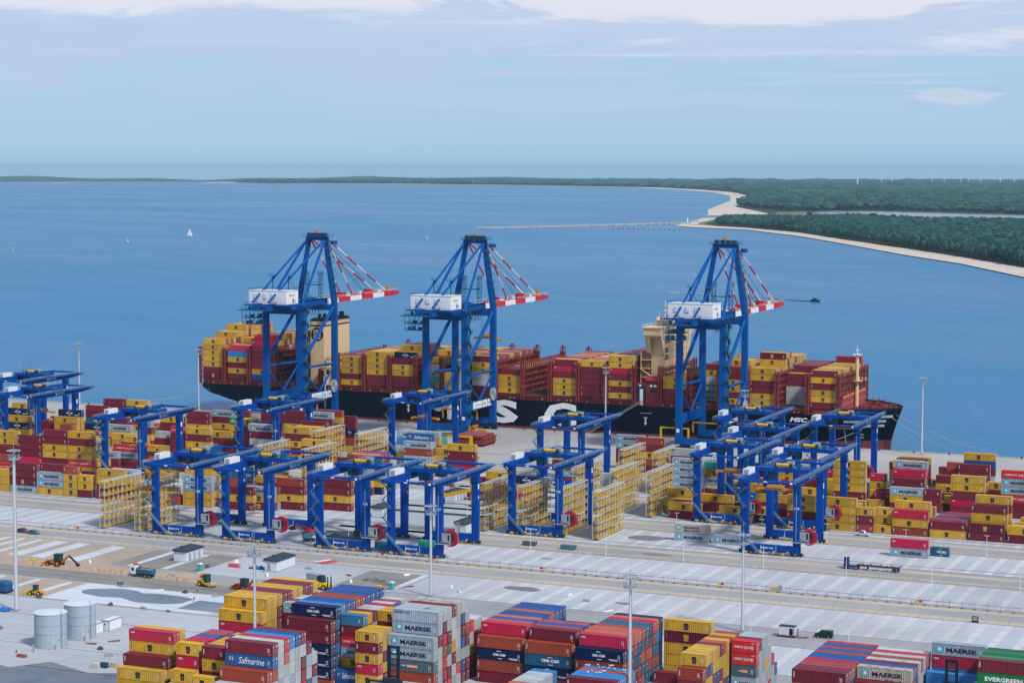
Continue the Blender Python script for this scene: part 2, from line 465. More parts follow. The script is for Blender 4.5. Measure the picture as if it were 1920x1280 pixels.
(-1923,8096,0,4,285,10,0,2),
(-1877,7960,0,4,285,0,2,2,0),
(-1876,8014,0,4,285,12,2,0,2),
(-1875,8069,0,4,285,2,2,2,0),
(-1399,7571,0,4,285,0,0,8),
(-1905,7544,0,2,285,2,0),
(-1840,7516,0,2,285,2,2),
(-1870,7571,0,2,285,0,2,0,3),
(-1922,7516,0,2,285,2,2,5),
(-1582,7516,0,2,285,2,0),
(-1519,7516,0,2,285,0,0),
(-1318,7072,0,2,285,2,2),
(-2026,7544,0,2,285,0,0,0),
(-1982,7462,0,4,285,2,2,0,0,0,0),
(-2043,7598,0,2,285,2,2,0,3),
(-2344,6990,0,2,285,0,2),
(-2307,7045,0,4,285,14,2),
(-2351,7017,0,4,285,0,2,0),
(-2143,6990,0,2,285,4,0),
(-2431,7045,0,2,285,0),
(-2547,7598,0,4,285,10,8,0,20),
(-2345,7489,0,2,285,0,0),
(-2223,7571,0,2,285,0,0,0,0),
(-2106,7516,0,2,285,0,2,2),
(-2136,7489,0,4,285,0,0),
(-2162,7099,0,4,285,10,2,0),
(-2503,7099,0,4,285,2,0,0),
(-2614,7462,0,4,285,2,8,8,8,8),
(-2639,7516,0,4,285,12,2,2,2,12,10),
(-2946,7960,0,4,285,2,12,0,2,12),
(-3055,8014,0,4,285,0,2,2,8,8),
(-2931,7516,0,2,285,10,10),
(-3195,7017,0,4,285,2,12,2,0),
(-3274,7045,0,2,285,2,0,2),
(-3275,7017,0,2,285,2),
(-3067,6963,0,4,285,0,3,0,4),
(-3110,7072,0,4,285,3,2),
(-3320,7960,0,4,285,2,0),
(-3101,7544,0,4,285,2,8),
(-3078,7489,0,4,285,2),
(-4957,6465,0,4,285,8,1,2,2),
(-4833,6465,0,4,285,0,8,8),
(-4710,6465,0,2,285,0,0,0,12),
(-4645,6465,0,2,285,2,0,0),
(-5085,6465,0,4,285,0,0,0),
(-4558,6465,0,4,285,2,2,0,0),
(-4834,6492,0,4,285,2,0,0,2),
(-5034,6628,0,4,285,0,2,2),
(-5148,6601,0,4,285,8,2,14),
(-4686,6547,0,2,285,0,2,2),
(-5134,7045,0,2,285,0),
(-5299,6963,0,4,285,0,3,2,2,2),
(-5431,7072,0,4,285,2,2,0),
(-5484,7045,0,4,285,10,2,2,0,0),
(-5576,7072,0,4,285,2,0,0),
(-5050,6963,0,4,285,0,14,0,0,2,0),
(-5174,6963,0,4,285,0,2,0,0,2,2),
(-5226,7072,0,2,285,2,4,2,0),
(-5371,7099,0,2,285,10),
(-5285,7099,0,4,285,2),
(-5194,7017,0,4,285,0,0),
(-5045,6990,0,4,285,2,0),
(-4953,7017,0,2,285,2,0),
(-5064,7072,0,2,285,2),
(-4513,6492,0,4,285,2,2,0,8),
(-4901,7072,0,4,285,14,2,8,14),
(-4984,7045,0,4,285,14,2,8),
(-5238,7544,0,4,285,2,0,0),
(-5138,7489,0,4,285,10,2,0),
(-5300,7598,0,4,285,14,2,0,8),
(-4974,7489,0,2,285,2,0,2,10),
(-5007,7462,0,4,285,2,0),
(-4804,7462,0,4,285,2,0,0,2,0),
(-4787,7598,0,4,285,2,2,2,0),
(-4879,7625,0,4,285,2,2,2),
(-4881,7462,0,2,285,2,2,2,2,14),
(-5122,8096,0,4,285,0,0,2,8),
(-5141,8069,0,4,285,0,2,19),
(-5174,8042,0,4,285,8,2,8),
(-5120,7960,0,4,285,0,0,0,2,2),
(-5034,8042,0,4,285,2,2,0,2,8),
(-5607,8014,0,4,285,0,3,2,14,2,2),
(-5481,8014,0,4,285,10,0,14,0,2,0),
(-5669,7960,0,4,285,0,4,5,2,2),
(-5538,7571,0,4,285,14,0,0,0,0,4),
(-5541,7544,0,4,285,12,0,0,0,0),
(-5662,7571,0,4,285,0,0,2,2),
(-5489,7516,0,2,285,14,2,0,12),
(-6190,8096,0,4,285,2,2,0,0),
(-5776,7516,0,4,285,2,2,2,4,0,4),
(-5760,7489,0,4,285,0,2,0,4,0),
(-4686,7625,0,2,285,5,8,2,4,0,15),
(-4610,7598,0,2,285,0,2,2,2,2,0),
(-4489,7462,0,4,285,0,0,2,10,2,8),
(-5110,7571,0,2,285,2,2,0,2,8),
(-5260,7960,0,4,285,2,2,2,0),
(-5729,7544,0,2,285,2,2,0),
(-5658,7598,0,4,285,8,2,8),
(-5409,6990,0,4,285,0,2,2),
(-4917,7099,0,2,285,0,0,2),
(-4176,6465,0,4,285,0,0,8,8),
(-4184,6492,0,4,285,2,0,2,8,0),
(-3998,6465,0,4,285,2,0,2),
(-3927,6492,0,4,285,1,0,8),
(-3832,6547,0,4,285,2,0,2,12),
(-4064,7017,0,4,285,14),
(-4612,7960,0,4,285,0,0,0,0,2,2),
(-4491,7960,0,4,285,2,2,0,0,2,8),
(-3772,6963,0,4,285,2,0,8,8),
(-3743,6990,0,4,285,4,0,8,2,12),
(-4064,7153,0,4,285,5,0,2,2,2,0),
(-3668,6601,0,4,285,2,0,2,2),
(-3863,7153,0,4,285,2,15),
(-3765,7462,0,4,285,2,8,8,12,8),
(-3766,7489,0,4,285,0,2,0,2,8,19),
(-3839,7544,0,4,285,0,8,0,10,7,8),
(-3568,7462,0,4,285,0,3,2,2,0),
(-3661,7516,0,4,285,5,2,0,0),
(-4294,7516,0,4,285,2,0,2,2,2,0),
(-4708,8123,0,4,285,2,0,0,2,2),
(-4585,8096,0,4,285,2,0,0,2,10),
(-4350,7652,0,4,285,0,0,2,8,0,2),
(-4325,7462,0,4,285,2,0,2,0,2,0),
(-4294,7489,0,4,285,2,8,0,2,2,0),
(-4512,7489,0,4,285,0,4,12,5,2,8),
(-4616,7625,0,2,285,0,0,0,0,2,0),
(-4311,7544,0,4,285,2,2,2,3,0),
(-4511,7516,0,2,285,0,14,2,10),
(-4810,8096,0,4,285,2,0,0,2,2),
(-4978,8069,0,4,285,10,10,0,0,2),
(-4505,7544,0,4,285,2,0,0,8,2,4),
(-4518,7652,0,2,285,2,2,2,0),
(-4385,8096,0,2,285,4,2,4,2,2),
(-4486,8042,0,4,285,14,0,14,2,0,12),
(-3787,7017,0,4,285,0,2,10,2,12),
(-3787,7045,0,4,285,0,17,2,10,0),
(-3787,7072,0,4,285,2,17,12,14,3),
(-3787,7099,0,4,285,0,10,8,2,3),
(-3787,7126,0,4,285,17,2,0,2,6),
(-3779,7571,0,4,285,2,0,10,2,0,8),
(-3779,7598,0,4,285,2,0,2,0,20),
(-3779,7625,0,4,285,2,0,8,0,20),
(-3927,6519,0,4,285,8,0,2),
(-3927,6574,0,4,285,8,10,2,0),
(-3927,6601,0,4,285,2,0,2,12),
(-3927,6628,0,4,285,2,12,10),
(-4175,6519,0,4,285,2,0,8,0),
(-4175,6547,0,4,285,0,2,0),
(-5472,6465,0,2,285,2,0),
(-5408,6465,0,4,285,5,5),
(-5281,6465,0,2,285,0),
(-5217,6465,0,2,285,12,0),
(-5600,6492,0,4,285,0),
(-5472,6492,0,2,285,2),
(-5408,6492,0,4,285,0),
(-5281,6492,0,4,285,0),
(-5154,6492,0,4,285,12,2),
(-5026,6492,0,2,285,0),
(-4707,6492,0,4,285,10),
(-5600,6519,0,4,285,10,0),
(-5472,6519,0,4,285,0,8),
(-5345,6519,0,4,285,2,5),
(-5218,6519,0,4,285,14,0),
(-5090,6519,0,2,285,5,8),
(-5026,6519,0,2,285,2,14),
(-4962,6519,0,2,285,2,0),
(-4898,6519,0,4,285,5),
(-4770,6519,0,2,285,2),
(-5600,6547,0,2,285,4,10),
(-5536,6547,0,4,285,2,0),
(-5408,6547,0,2,285,2),
(-5344,6547,0,4,285,0,2),
(-5217,6547,0,4,285,12,4),
(-4962,6547,0,2,285,3,2),
(-4898,6547,0,4,285,0),
(-5600,6574,0,4,285,3,0),
(-5218,6574,0,4,285,0),
(-5090,6574,0,4,285,3,14),
(-4962,6574,0,4,285,5,5),
(-4708,6574,0,4,285,5,14),
(-5600,6601,0,2,285,2),
(-5536,6601,0,4,285,0),
(-5408,6601,0,4,285,10,0),
(-5281,6601,0,2,285,0),
(-4898,6601,0,4,285,0),
(-4770,6601,0,4,285,0,4),
(-5536,6628,0,4,285,0,0),
(-5408,6628,0,4,285,2),
(-5281,6628,0,4,285,10),
(-4898,6628,0,4,285,12),
(-4771,6628,0,4,285,0),
(-5600,6655,0,2,285,0,12),
(-5472,6655,0,4,285,12),
(-5344,6655,0,2,285,10),
(-5280,6655,0,4,285,2,0),
(-5153,6655,0,4,285,12),
(-5026,6655,0,2,285,2,0),
(-4962,6655,0,4,285,2,0),
(-4834,6655,0,4,285,10,0),
(-4706,6655,0,4,285,4),
(-4381,6465,0,2,285,8),
(-4317,6465,0,2,285,0),
(-4253,6465,0,2,285,3),
(-4318,6492,0,2,285,0),
(-4636,6519,0,2,285,14),
(-4444,6519,0,4,285,0),
(-4317,6519,0,4,285,3),
(-4381,6547,0,4,285,0),
(-4572,6574,0,2,285,2),
(-4572,6601,0,2,285,3),
(-4508,6601,0,2,285,0),
(-4444,6601,0,4,285,2),
(-4445,6628,0,4,285,12),
(-4572,6655,0,4,285,0),
(-4445,6655,0,4,285,4),
(-6400,6963,0,4,285,0,0),
(-6272,6963,0,2,285,14,14),
(-6208,6963,0,4,285,2),
(-6081,6963,0,4,285,8,5),
(-5826,6963,0,4,285,2,8),
(-5698,6963,0,4,285,3),
(-5570,6963,0,4,285,3),
(-5443,6963,0,4,285,2,12),
(-4678,6963,0,4,285,0),
(-4358,6963,0,4,285,12),
(-6400,6990,0,4,285,4),
(-6272,6990,0,4,285,2),
(-6145,6990,0,4,285,4,2),
(-6018,6990,0,4,285,0,2),
(-5890,6990,0,4,285,5,2),
(-5762,6990,0,4,285,2),
(-5635,6990,0,4,285,0,2),
(-4742,6990,0,4,285,0),
(-4488,6990,0,2,285,2,0),
(-4424,6990,0,4,285,4,5),
(-4296,6990,0,4,285,8),
(-6400,7017,0,2,285,2),
(-6336,7017,0,2,285,2,2),
(-6272,7017,0,4,285,2,0),
(-6080,7017,0,4,285,4),
(-5953,7017,0,4,285,5,2),
(-5506,7017,0,4,285,0),
(-5379,7017,0,4,285,2,4),
(-4805,7017,0,4,285,3,2),
(-4550,7017,0,4,285,10,2),
(-4422,7017,0,4,285,3,0),
(-4295,7017,0,4,285,2),
(-6400,7045,0,4,285,2,3),
(-6272,7045,0,2,285,3),
(-6208,7045,0,4,285,8),
(-6081,7045,0,4,285,2),
(-5954,7045,0,4,285,8),
(-5826,7045,0,4,285,2),
(-5698,7045,0,4,285,0),
(-4806,7045,0,4,285,0,2),
(-4678,7045,0,4,285,0,5),
(-4550,7045,0,4,285,0,0),
(-4423,7045,0,4,285,12),
(-4296,7045,0,4,285,0),
(-6400,7072,0,4,285,2),
(-6145,7072,0,4,285,10,0),
(-6018,7072,0,4,285,8),
(-4742,7072,0,4,285,2),
(-4615,7072,0,4,285,2),
(-4488,7072,0,4,285,4,0),
(-4360,7072,0,4,285,0),
(-6272,7099,0,4,285,0,2),
(-6145,7099,0,4,285,4,2),
(-6018,7099,0,4,285,0),
(-5890,7099,0,4,285,2,0),
(-5762,7099,0,4,285,0,2),
(-5635,7099,0,4,285,2),
(-5061,7099,0,4,285,2,2),
(-4742,7099,0,2,285,0,0),
(-4423,7099,0,4,285,2,2),
(-4296,7099,0,4,285,2),
(-6272,7126,0,2,285,2),
(-6208,7126,0,4,285,2),
(-6081,7126,0,4,285,0,5),
(-5954,7126,0,2,285,8,5),
(-5890,7126,0,4,285,0,5),
(-5762,7126,0,4,285,0),
(-5634,7126,0,4,285,0,8),
(-5507,7126,0,4,285,2),
(-5380,7126,0,4,285,12,2),
(-5252,7126,0,4,285,3,0),
(-5124,7126,0,4,285,10),
(-4997,7126,0,2,285,0,4),
(-4806,7126,0,4,285,0),
(-4678,7126,0,4,285,2),
(-4550,7126,0,4,285,10,2),
(-4423,7126,0,4,285,0,2),
(-4296,7126,0,4,285,5),
(-6400,7153,0,4,285,4),
(-6145,7153,0,4,285,2,0),
(-6018,7153,0,4,285,10,0),
(-5762,7153,0,4,285,12,0),
(-5635,7153,0,4,285,2,0),
(-5508,7153,0,4,285,10,0),
(-5380,7153,0,2,285,0,10),
(-5316,7153,0,2,285,0,2),
(-5252,7153,0,2,285,2,0),
(-5188,7153,0,4,285,0,2),
(-4806,7153,0,4,285,14,2),
(-4678,7153,0,4,285,2,2),
(-4550,7153,0,4,285,2,2),
(-4423,7153,0,4,285,0,0),
(-4296,7153,0,4,285,2),
(-2452,6963,0,4,285,2,0),
(-2261,6963,0,4,285,0,0),
(-921,6963,0,4,285,5,5),
(-794,6963,0,4,285,2),
(-666,6963,0,2,285,0),
(-602,6963,0,4,285,0),
(-2070,6990,0,4,285,10,2),
(-1241,6990,0,4,285,4,0),
(-1114,6990,0,2,285,0,0),
(-1050,6990,0,4,285,2,0),
(-922,6990,0,4,285,12),
(-794,6990,0,4,285,0,14),
(-667,6990,0,2,285,2),
(-603,6990,0,4,285,0,2),
(-2452,7017,0,2,285,4,2),
(-1112,7017,0,4,285,14),
(-984,7017,0,4,285,2),
(-857,7017,0,2,285,0),
(-793,7017,0,4,285,2,5),
(-2070,7045,0,4,285,0),
(-1240,7045,0,4,285,2,0),
(-1112,7045,0,4,285,3,2),
(-921,7045,0,2,285,0),
(-857,7045,0,2,285,12,2),
(-793,7045,0,4,285,5),
(-666,7045,0,4,285,2,5),
(-2325,7072,0,4,285,2),
(-1241,7072,0,4,285,0),
(-1114,7072,0,4,285,14),
(-986,7072,0,4,285,0,0),
(-858,7072,0,4,285,2),
(-731,7072,0,2,285,0,10),
(-667,7072,0,4,285,0,0),
(-2324,7099,0,2,285,0,8),
(-1176,7099,0,2,285,2,3),
(-1112,7099,0,4,285,0,4),
(-985,7099,0,4,285,0,2),
(-730,7099,0,2,285,0),
(-666,7099,0,4,285,2),
(-2588,7126,0,2,285,0),
(-2452,7126,0,2,285,2,12),
(-2388,7126,0,2,285,2,12),
(-2196,7126,0,4,285,0),
(-2005,7126,0,4,285,5),
(-1368,7126,0,2,285,10,0),
(-1048,7126,0,4,285,2),
(-793,7126,0,4,285,0,5),
(-2588,7153,0,2,285,12),
(-2388,7153,0,2,285,0),
(-2197,7153,0,4,285,0,0),
(-2070,7153,0,4,285,2,2),
(-1878,7153,0,4,285,0),
(-1750,7153,0,4,285,0,0),
(-1496,7153,0,4,285,0,3),
(-1368,7153,0,4,285,4),
(-1240,7153,0,4,285,10,0),
(-1113,7153,0,4,285,0),
(-986,7153,0,4,285,2,0),
(-858,7153,0,2,285,8),
(-730,7153,0,4,285,12),
(-602,7153,0,4,285,2,2),
(-6900,7462,0,4,285,0,2),
(-6644,7462,0,4,285,14,2),
(-6453,7462,0,4,285,0),
(-6326,7462,0,4,285,4,2),
(-6198,7462,0,4,285,10,3),
(-6070,7462,0,4,285,2,2),
(-5943,7462,0,4,285,14,2),
(-5560,7462,0,2,285,2,3),
(-5496,7462,0,4,285,0),
(-5369,7462,0,2,285,3),
(-5305,7462,0,4,285,0),
(-5178,7462,0,2,285,2),
(-4667,7462,0,4,285,2),
(-4093,7462,0,4,285,3,2),
(-6900,7489,0,2,285,0),
(-6836,7489,0,4,285,2),
(-6708,7489,0,4,285,2,2),
(-6581,7489,0,4,285,0,0),
(-6134,7489,0,4,285,8,8),
(-5560,7489,0,4,285,3,8),
(-5306,7489,0,2,285,12,8),
(-4859,7489,0,4,285,4,2),
(-4668,7489,0,4,285,5),
(-4094,7489,0,4,285,0),
(-6900,7516,0,2,285,0,2),
(-6836,7516,0,4,285,4,2),
(-6708,7516,0,4,285,2),
(-6390,7516,0,4,285,0),
(-6262,7516,0,4,285,10,5),
(-6007,7516,0,4,285,2),
(-5306,7516,0,4,285,8),
(-5178,7516,0,2,285,0),
(-5114,7516,0,2,285,4),
(-5050,7516,0,2,285,2),
(-4986,7516,0,2,285,0),
(-4858,7516,0,4,285,0),
(-4730,7516,0,2,285,12,8),
(-4666,7516,0,4,285,0),
(-6900,7544,0,2,285,2),
(-6836,7544,0,4,285,4),
(-6708,7544,0,4,285,0),
(-6581,7544,0,4,285,0),
(-6454,7544,0,2,285,3),
(-6390,7544,0,4,285,0,10),
(-6198,7544,0,4,285,14,5),
(-6070,7544,0,4,285,10),
(-5816,7544,0,2,285,0,5),
(-5369,7544,0,4,285,2,0),
(-4922,7544,0,4,285,12,0),
(-4795,7544,0,4,285,8),
(-4668,7544,0,4,285,0,2),
(-4148,7544,0,4,285,0),
(-6900,7571,0,4,285,3),
(-6645,7571,0,4,285,2),
(-6518,7571,0,2,285,0),
(-6198,7571,0,4,285,0),
(-6071,7571,0,2,285,0,8),
(-6007,7571,0,4,285,5,0),
(-5880,7571,0,4,285,2),
(-5370,7571,0,4,285,2),
(-4860,7571,0,4,285,2),
(-4732,7571,0,4,285,0),
(-4294,7571,0,4,285,0,10),
(-4148,7571,0,4,285,14),
(-6900,7598,0,2,285,5,0),
(-6836,7598,0,2,285,0,2),
(-6580,7598,0,4,285,5,4),
(-6452,7598,0,4,285,2),
(-6261,7598,0,4,285,10),
(-6006,7598,0,2,285,2,2),
(-5942,7598,0,4,285,14,8),
(-5814,7598,0,2,285,14,0),
(-5432,7598,0,4,285,14,0),
(-5049,7598,0,4,285,0),
(-4922,7598,0,4,285,0,2),
(-4539,7598,0,4,285,0),
(-4412,7598,0,4,285,0),
(-4284,7598,0,2,285,2,0),
(-4148,7598,0,2,285,2),
(-6900,7625,0,2,285,3,0),
(-6836,7625,0,2,285,0,0),
(-6708,7625,0,4,285,3,0),
(-6516,7625,0,4,285,0),
(-6325,7625,0,4,285,2),
(-6198,7625,0,4,285,2,2),
(-6070,7625,0,2,285,0,2),
(-5624,7625,0,4,285,0,0),
(-5241,7625,0,4,285,5),
(-5114,7625,0,4,285,0,2),
(-4476,7625,0,4,285,3,8),
(-4294,7625,0,4,285,4,8),
(-4094,7625,0,2,285,2,3),
(-6900,7652,0,4,285,0),
(-6772,7652,0,4,285,2,14),
(-6645,7652,0,2,285,0),
(-6581,7652,0,2,285,0,2),
(-6517,7652,0,4,285,2),
(-6262,7652,0,2,285,10,2),
(-6198,7652,0,4,285,4),
(-6070,7652,0,2,285,0,0),
(-6006,7652,0,4,285,0,3),
(-5879,7652,0,4,285,5),
(-5752,7652,0,4,285,0,0),
(-5496,7652,0,4,285,0,2),
(-5369,7652,0,2,285,14,2),
(-5178,7652,0,4,285,2),
(-5050,7652,0,4,285,2),
(-4922,7652,0,4,285,2),
(-4795,7652,0,4,285,12),
(-4668,7652,0,4,285,5,4),
(-2428,7462,0,4,285,0,5),
(-2301,7462,0,4,285,2,0),
(-1089,7462,0,2,285,0,14),
(-1025,7462,0,4,285,8),
(-770,7462,0,2,285,4,2),
(-706,7462,0,4,285,2,2),
(-2492,7489,0,4,285,12),
(-1982,7489,0,2,285,3,2),
(-1918,7489,0,4,285,0),
(-1344,7489,0,4,285,0,0),
(-1025,7489,0,4,285,2),
(-898,7489,0,4,285,10,0),
(-770,7489,0,4,285,2,0),
(-2492,7516,0,2,285,10),
(-2428,7516,0,4,285,0),
(-2300,7516,0,2,285,2),
(-1407,7516,0,4,285,10),
(-1280,7516,0,2,285,0),
(-1216,7516,0,4,285,0,3),
(-1024,7516,0,2,285,4),
(-960,7516,0,4,285,0),
(-832,7516,0,4,285,2,0),
(-705,7516,0,4,285,3),
(-2620,7544,0,2,285,0),
(-2428,7544,0,4,285,0,0),
(-2237,7544,0,2,285,2,2),
(-2173,7544,0,4,285,14,5),
(-1599,7544,0,2,285,0),
(-1344,7544,0,2,285,0),
(-1280,7544,0,4,285,0,2),
(-1088,7544,0,4,285,12),
(-833,7544,0,4,285,2,2),
(-706,7544,0,4,285,2,4),
(-2364,7571,0,2,285,0),
(-2300,7571,0,2,285,2,0),
(-2109,7571,0,4,285,8),
(-1982,7571,0,2,285,0),
(-1790,7571,0,2,285,0,0),
(-1471,7571,0,2,285,0,0),
(-1152,7571,0,4,285,2,0),
(-1024,7571,0,4,285,0),
(-897,7571,0,4,285,10),
(-770,7571,0,4,285,12,0),
(-642,7571,0,2,285,8,0),
(-1982,7598,0,2,285,14,0),
(-1918,7598,0,2,285,0),
(-1854,7598,0,2,285,2,0),
(-1790,7598,0,4,285,2),
(-1663,7598,0,4,285,0),
(-1536,7598,0,4,285,2),
(-1153,7598,0,4,285,2),
(-1026,7598,0,2,285,0,2),
(-642,7598,0,4,285,2),
(-2620,7625,0,2,285,10),
(-2556,7625,0,4,285,4,10),
(-2428,7625,0,4,285,0,2),
(-2301,7625,0,4,285,0),
(-2174,7625,0,4,285,2),
(-2046,7625,0,4,285,10),
(-1918,7625,0,2,285,0,0),
(-1854,7625,0,2,285,3),
(-1408,7625,0,2,285,2,0),
(-1344,7625,0,4,285,0,0),
(-1216,7625,0,4,285,0,3),
(-1089,7625,0,4,285,10),
(-962,7625,0,4,285,10),
(-834,7625,0,4,285,0,2),
(-2492,7652,0,4,285,0,12),
(-2365,7652,0,4,285,0,0),
(-2238,7652,0,4,285,0),
(-2110,7652,0,4,285,2),
(-1982,7652,0,2,285,2,3),
(-1854,7652,0,4,285,0),
(-1727,7652,0,2,285,2,2),
(-1599,7652,0,4,285,0,5),
(-1472,7652,0,4,285,0),
(-1344,7652,0,4,285,10,4),
(-1216,7652,0,4,285,2,4),
(-962,7652,0,4,285,5),
(-706,7652,0,4,285,5),
(-7008,7960,0,4,285,8,0),
(-6754,7960,0,4,285,0,2),
(-6626,7960,0,2,285,8),
(-6562,7960,0,4,285,3,5),
(-6434,7960,0,4,285,3,4),
(-6307,7960,0,4,285,5,2),
(-6052,7960,0,4,285,3,2),
(-5924,7960,0,4,285,14),
(-5797,7960,0,4,285,0,12),
(-4968,7960,0,2,285,2,10),
(-4904,7960,0,2,285,0),
(-4840,7960,0,2,285,2),
(-7200,7987,0,2,285,2),
(-6944,7987,0,2,285,2,0),
(-6752,7987,0,4,285,14),
(-6498,7987,0,4,285,0),
(-6370,7987,0,4,285,2),
(-6115,7987,0,2,285,0),
(-6051,7987,0,4,285,0),
(-5924,7987,0,4,285,2,2),
(-5796,7987,0,4,285,2,0),
(-5668,7987,0,2,285,0,0),
(-5350,7987,0,2,285,0,0),
(-5094,7987,0,2,285,0,2),
(-5030,7987,0,4,285,0,0),
(-4902,7987,0,4,285,12,2),
(-4648,7987,0,4,285,0),
(-4520,7987,0,2,285,2,2),
(-4456,7987,0,4,285,0,0),
(-4328,7987,0,4,285,0,12),
(-7200,8014,0,4,285,0,0),
(-7072,8014,0,4,285,2,2),
(-6690,8014,0,4,285,0),
(-6435,8014,0,4,285,0,3),
(-6180,8014,0,4,285,0,0),
(-5925,8014,0,4,285,12),
(-5798,8014,0,4,285,2,4),
(-4840,8014,0,4,285,2),
(-4586,8014,0,2,285,3),
(-4522,8014,0,4,285,4),
(-4394,8014,0,4,285,0),
(-7200,8042,0,4,285,12),
(-7072,8042,0,2,285,2,10),
(-7008,8042,0,4,285,12,2),
(-6754,8042,0,4,285,0,3),
(-6626,8042,0,4,285,3,10),
(-6179,8042,0,4,285,2),
(-6052,8042,0,4,285,14,0),
(-5732,8042,0,2,285,2,2),
(-5668,8042,0,4,285,0,2),
(-4648,8042,0,4,285,0,2),
(-4264,8042,0,4,285,2),
(-7200,8069,0,4,285,2),
(-7008,8069,0,4,285,10),
(-6881,8069,0,2,285,2,2),
(-6626,8069,0,2,285,2,2),
(-6562,8069,0,4,285,10),
(-6434,8069,0,4,285,0),
(-6306,8069,0,4,285,5),
(-5924,8069,0,4,285,3,2),
(-5669,8069,0,4,285,8,0),
(-5414,8069,0,2,285,2,3),
(-5350,8069,0,2,285,0),
(-5286,8069,0,4,285,0),
(-4648,8069,0,4,285,4),
(-4520,8069,0,4,285,0,8),
(-4266,8069,0,4,285,3),
(-7200,8096,0,4,285,2),
(-7072,8096,0,2,285,4),
(-7008,8096,0,4,285,2),
(-6307,8096,0,2,285,12),
(-5732,8096,0,4,285,8),
(-5605,8096,0,4,285,0,0),
(-5478,8096,0,4,285,0,3),
(-5350,8096,0,4,285,5,10),
(-4968,8096,0,4,285,0,2),
(-7200,8123,0,2,285,14,2),
(-7008,8123,0,2,285,2),
(-6944,8123,0,4,285,5,5),
(-6817,8123,0,4,285,4),
(-6562,8123,0,4,285,14),
(-6434,8123,0,4,285,2,2),
(-6307,8123,0,4,285,10,0),
(-6180,8123,0,4,285,0,2),
(-6052,8123,0,2,285,2),
(-5988,8123,0,2,285,0,2),
(-5924,8123,0,4,285,0),
(-5796,8123,0,4,285,8),
(-5414,8123,0,2,285,8),
(-5350,8123,0,2,285,2,8),
(-5094,8123,0,2,285,0),
(-5030,8123,0,4,285,0),
(-4902,8123,0,4,285,14),
(-4520,8123,0,4,285,2,10),
(-4328,8123,0,4,285,0),
(-7200,8150,0,4,285,12),
(-6945,8150,0,4,285,14),
(-6690,8150,0,4,285,4),
(-6562,8150,0,4,285,0,0),
(-6180,8150,0,2,285,5),
(-5988,8150,0,4,285,2),
(-5861,8150,0,2,285,14),
(-5733,8150,0,4,285,14,2),
(-5478,8150,0,4,285,10),
(-5032,8150,0,4,285,0),
(-4904,8150,0,4,285,2,0),
(-4776,8150,0,4,285,0,12),
(-4649,8150,0,4,285,2,0),
(-4522,8150,0,4,285,0,3),
(-2745,7960,0,4,285,2),
(-3000,7987,0,4,285,12),
(-2872,7987,0,4,285,0),
(-2745,7987,0,4,285,2),
(-2490,7987,0,4,285,0),
(-2362,7987,0,2,285,0),
(-2298,7987,0,2,285,2),
(-2617,8014,0,2,285,8),
(-2362,8014,0,4,285,2),
(-2872,8042,0,4,285,0),
(-2745,8042,0,2,285,5),
(-3000,8069,0,2,285,2),
(-2808,8069,0,4,285,12),
(-2681,8069,0,4,285,5),
(-2490,8069,0,4,285,4),
(-2298,8069,0,4,285,2),
(-2745,8096,0,4,285,0),
(-2490,8096,0,2,285,2),
(-3000,8123,0,4,285,0),
(-2872,8123,0,2,285,3),
(-2554,8123,0,4,285,2),
(-3000,8150,0,4,285,2),
(-2872,8150,0,2,285,0),
(-2744,8150,0,4,285,0),
(-2298,8150,0,4,285,2),
(-1354,7960,0,4,285,2),
(-1226,7960,0,4,285,2),
(-1544,7987,0,4,285,12),
(-1417,7987,0,2,285,14),
(-1353,7987,0,2,285,0),
(-1225,7987,0,4,285,0),
(-1672,8014,0,4,285,8),
(-1290,8014,0,4,285,0),
(-1418,8069,0,4,285,2),
(-1162,8069,0,2,285,0),
(-1800,8096,0,4,285,0),
(-1545,8096,0,4,285,5),
(-1418,8096,0,2,285,0),
(-2503,7045,29,4,285,0),
(-4274,6963,29,4,285,5),
(-4274,7072,29,4,285,5),
(-4094,7598,29,4,285,2),
(-5715,9050,168,4,285,1,2,0,0,0,0,0),
(-5715,9075,168,4,285,2,18,18,0,2,0,12),
(-5715,9100,168,4,285,0,3,2,3,0,2,0),
(-5715,9125,168,4,285,2,0,0,2,2,0,12),
(-5715,9150,168,4,285,2,0,0,18,2,0,0),
(-5715,9175,168,4,285,10,18,18,0,2,0,2,0),
(-5715,9200,168,4,285,0,0,0,2,0,3,2,0),
(-5715,9225,168,4,285,0,3,12,2,0,10,0,0),
(-5715,9250,168,4,285,0,2,2,0,2,3,0,0),
(-5715,9275,168,4,285,0,2,0,12,12,0,2,0,0),
(-5715,9300,168,4,285,2,12,12,2,12,12,2,2,12),
(-5715,9325,168,4,285,2,0,0,12,0,12,0,0,0),
(-5715,9350,168,4,285,0,0,2,2,2,2,0,0,0),
(-5715,9375,168,4,285,12,0,0,0,2,12,0,0,0),
(-5715,9400,168,4,285,0,0,0,0,12,12,2,0,0),
(-5715,9425,168,4,285,0,2,2,0,2,0,12,12,12),
(-5715,9450,168,4,285,12,0,0,2,0,12,0,0,12),
(-5715,9475,168,4,285,2,0,2,0,0,12,0,2,0),
(-5715,9500,168,4,285,12,0,0,2,0,2,12,12,12),
(-5715,9525,168,4,285,0,12,2,12,0,2,2,0,0),
(-5569,9050,168,4,285,2,0,2,0,7,3),
(-5569,9075,168,4,285,0,12,0,0,0,18),
(-5569,9100,168,4,285,0,0,10,0,0,0),
(-5569,9125,168,4,285,12,2,2,0,2,0),
(-5569,9150,168,4,285,12,0,0,0,2,3),
(-5569,9175,168,4,285,10,12,0,0,0,2),
(-5569,9200,168,4,285,2,2,2,0,12,0,0),
(-5569,9225,168,4,285,3,2,2,0,12,2,0),
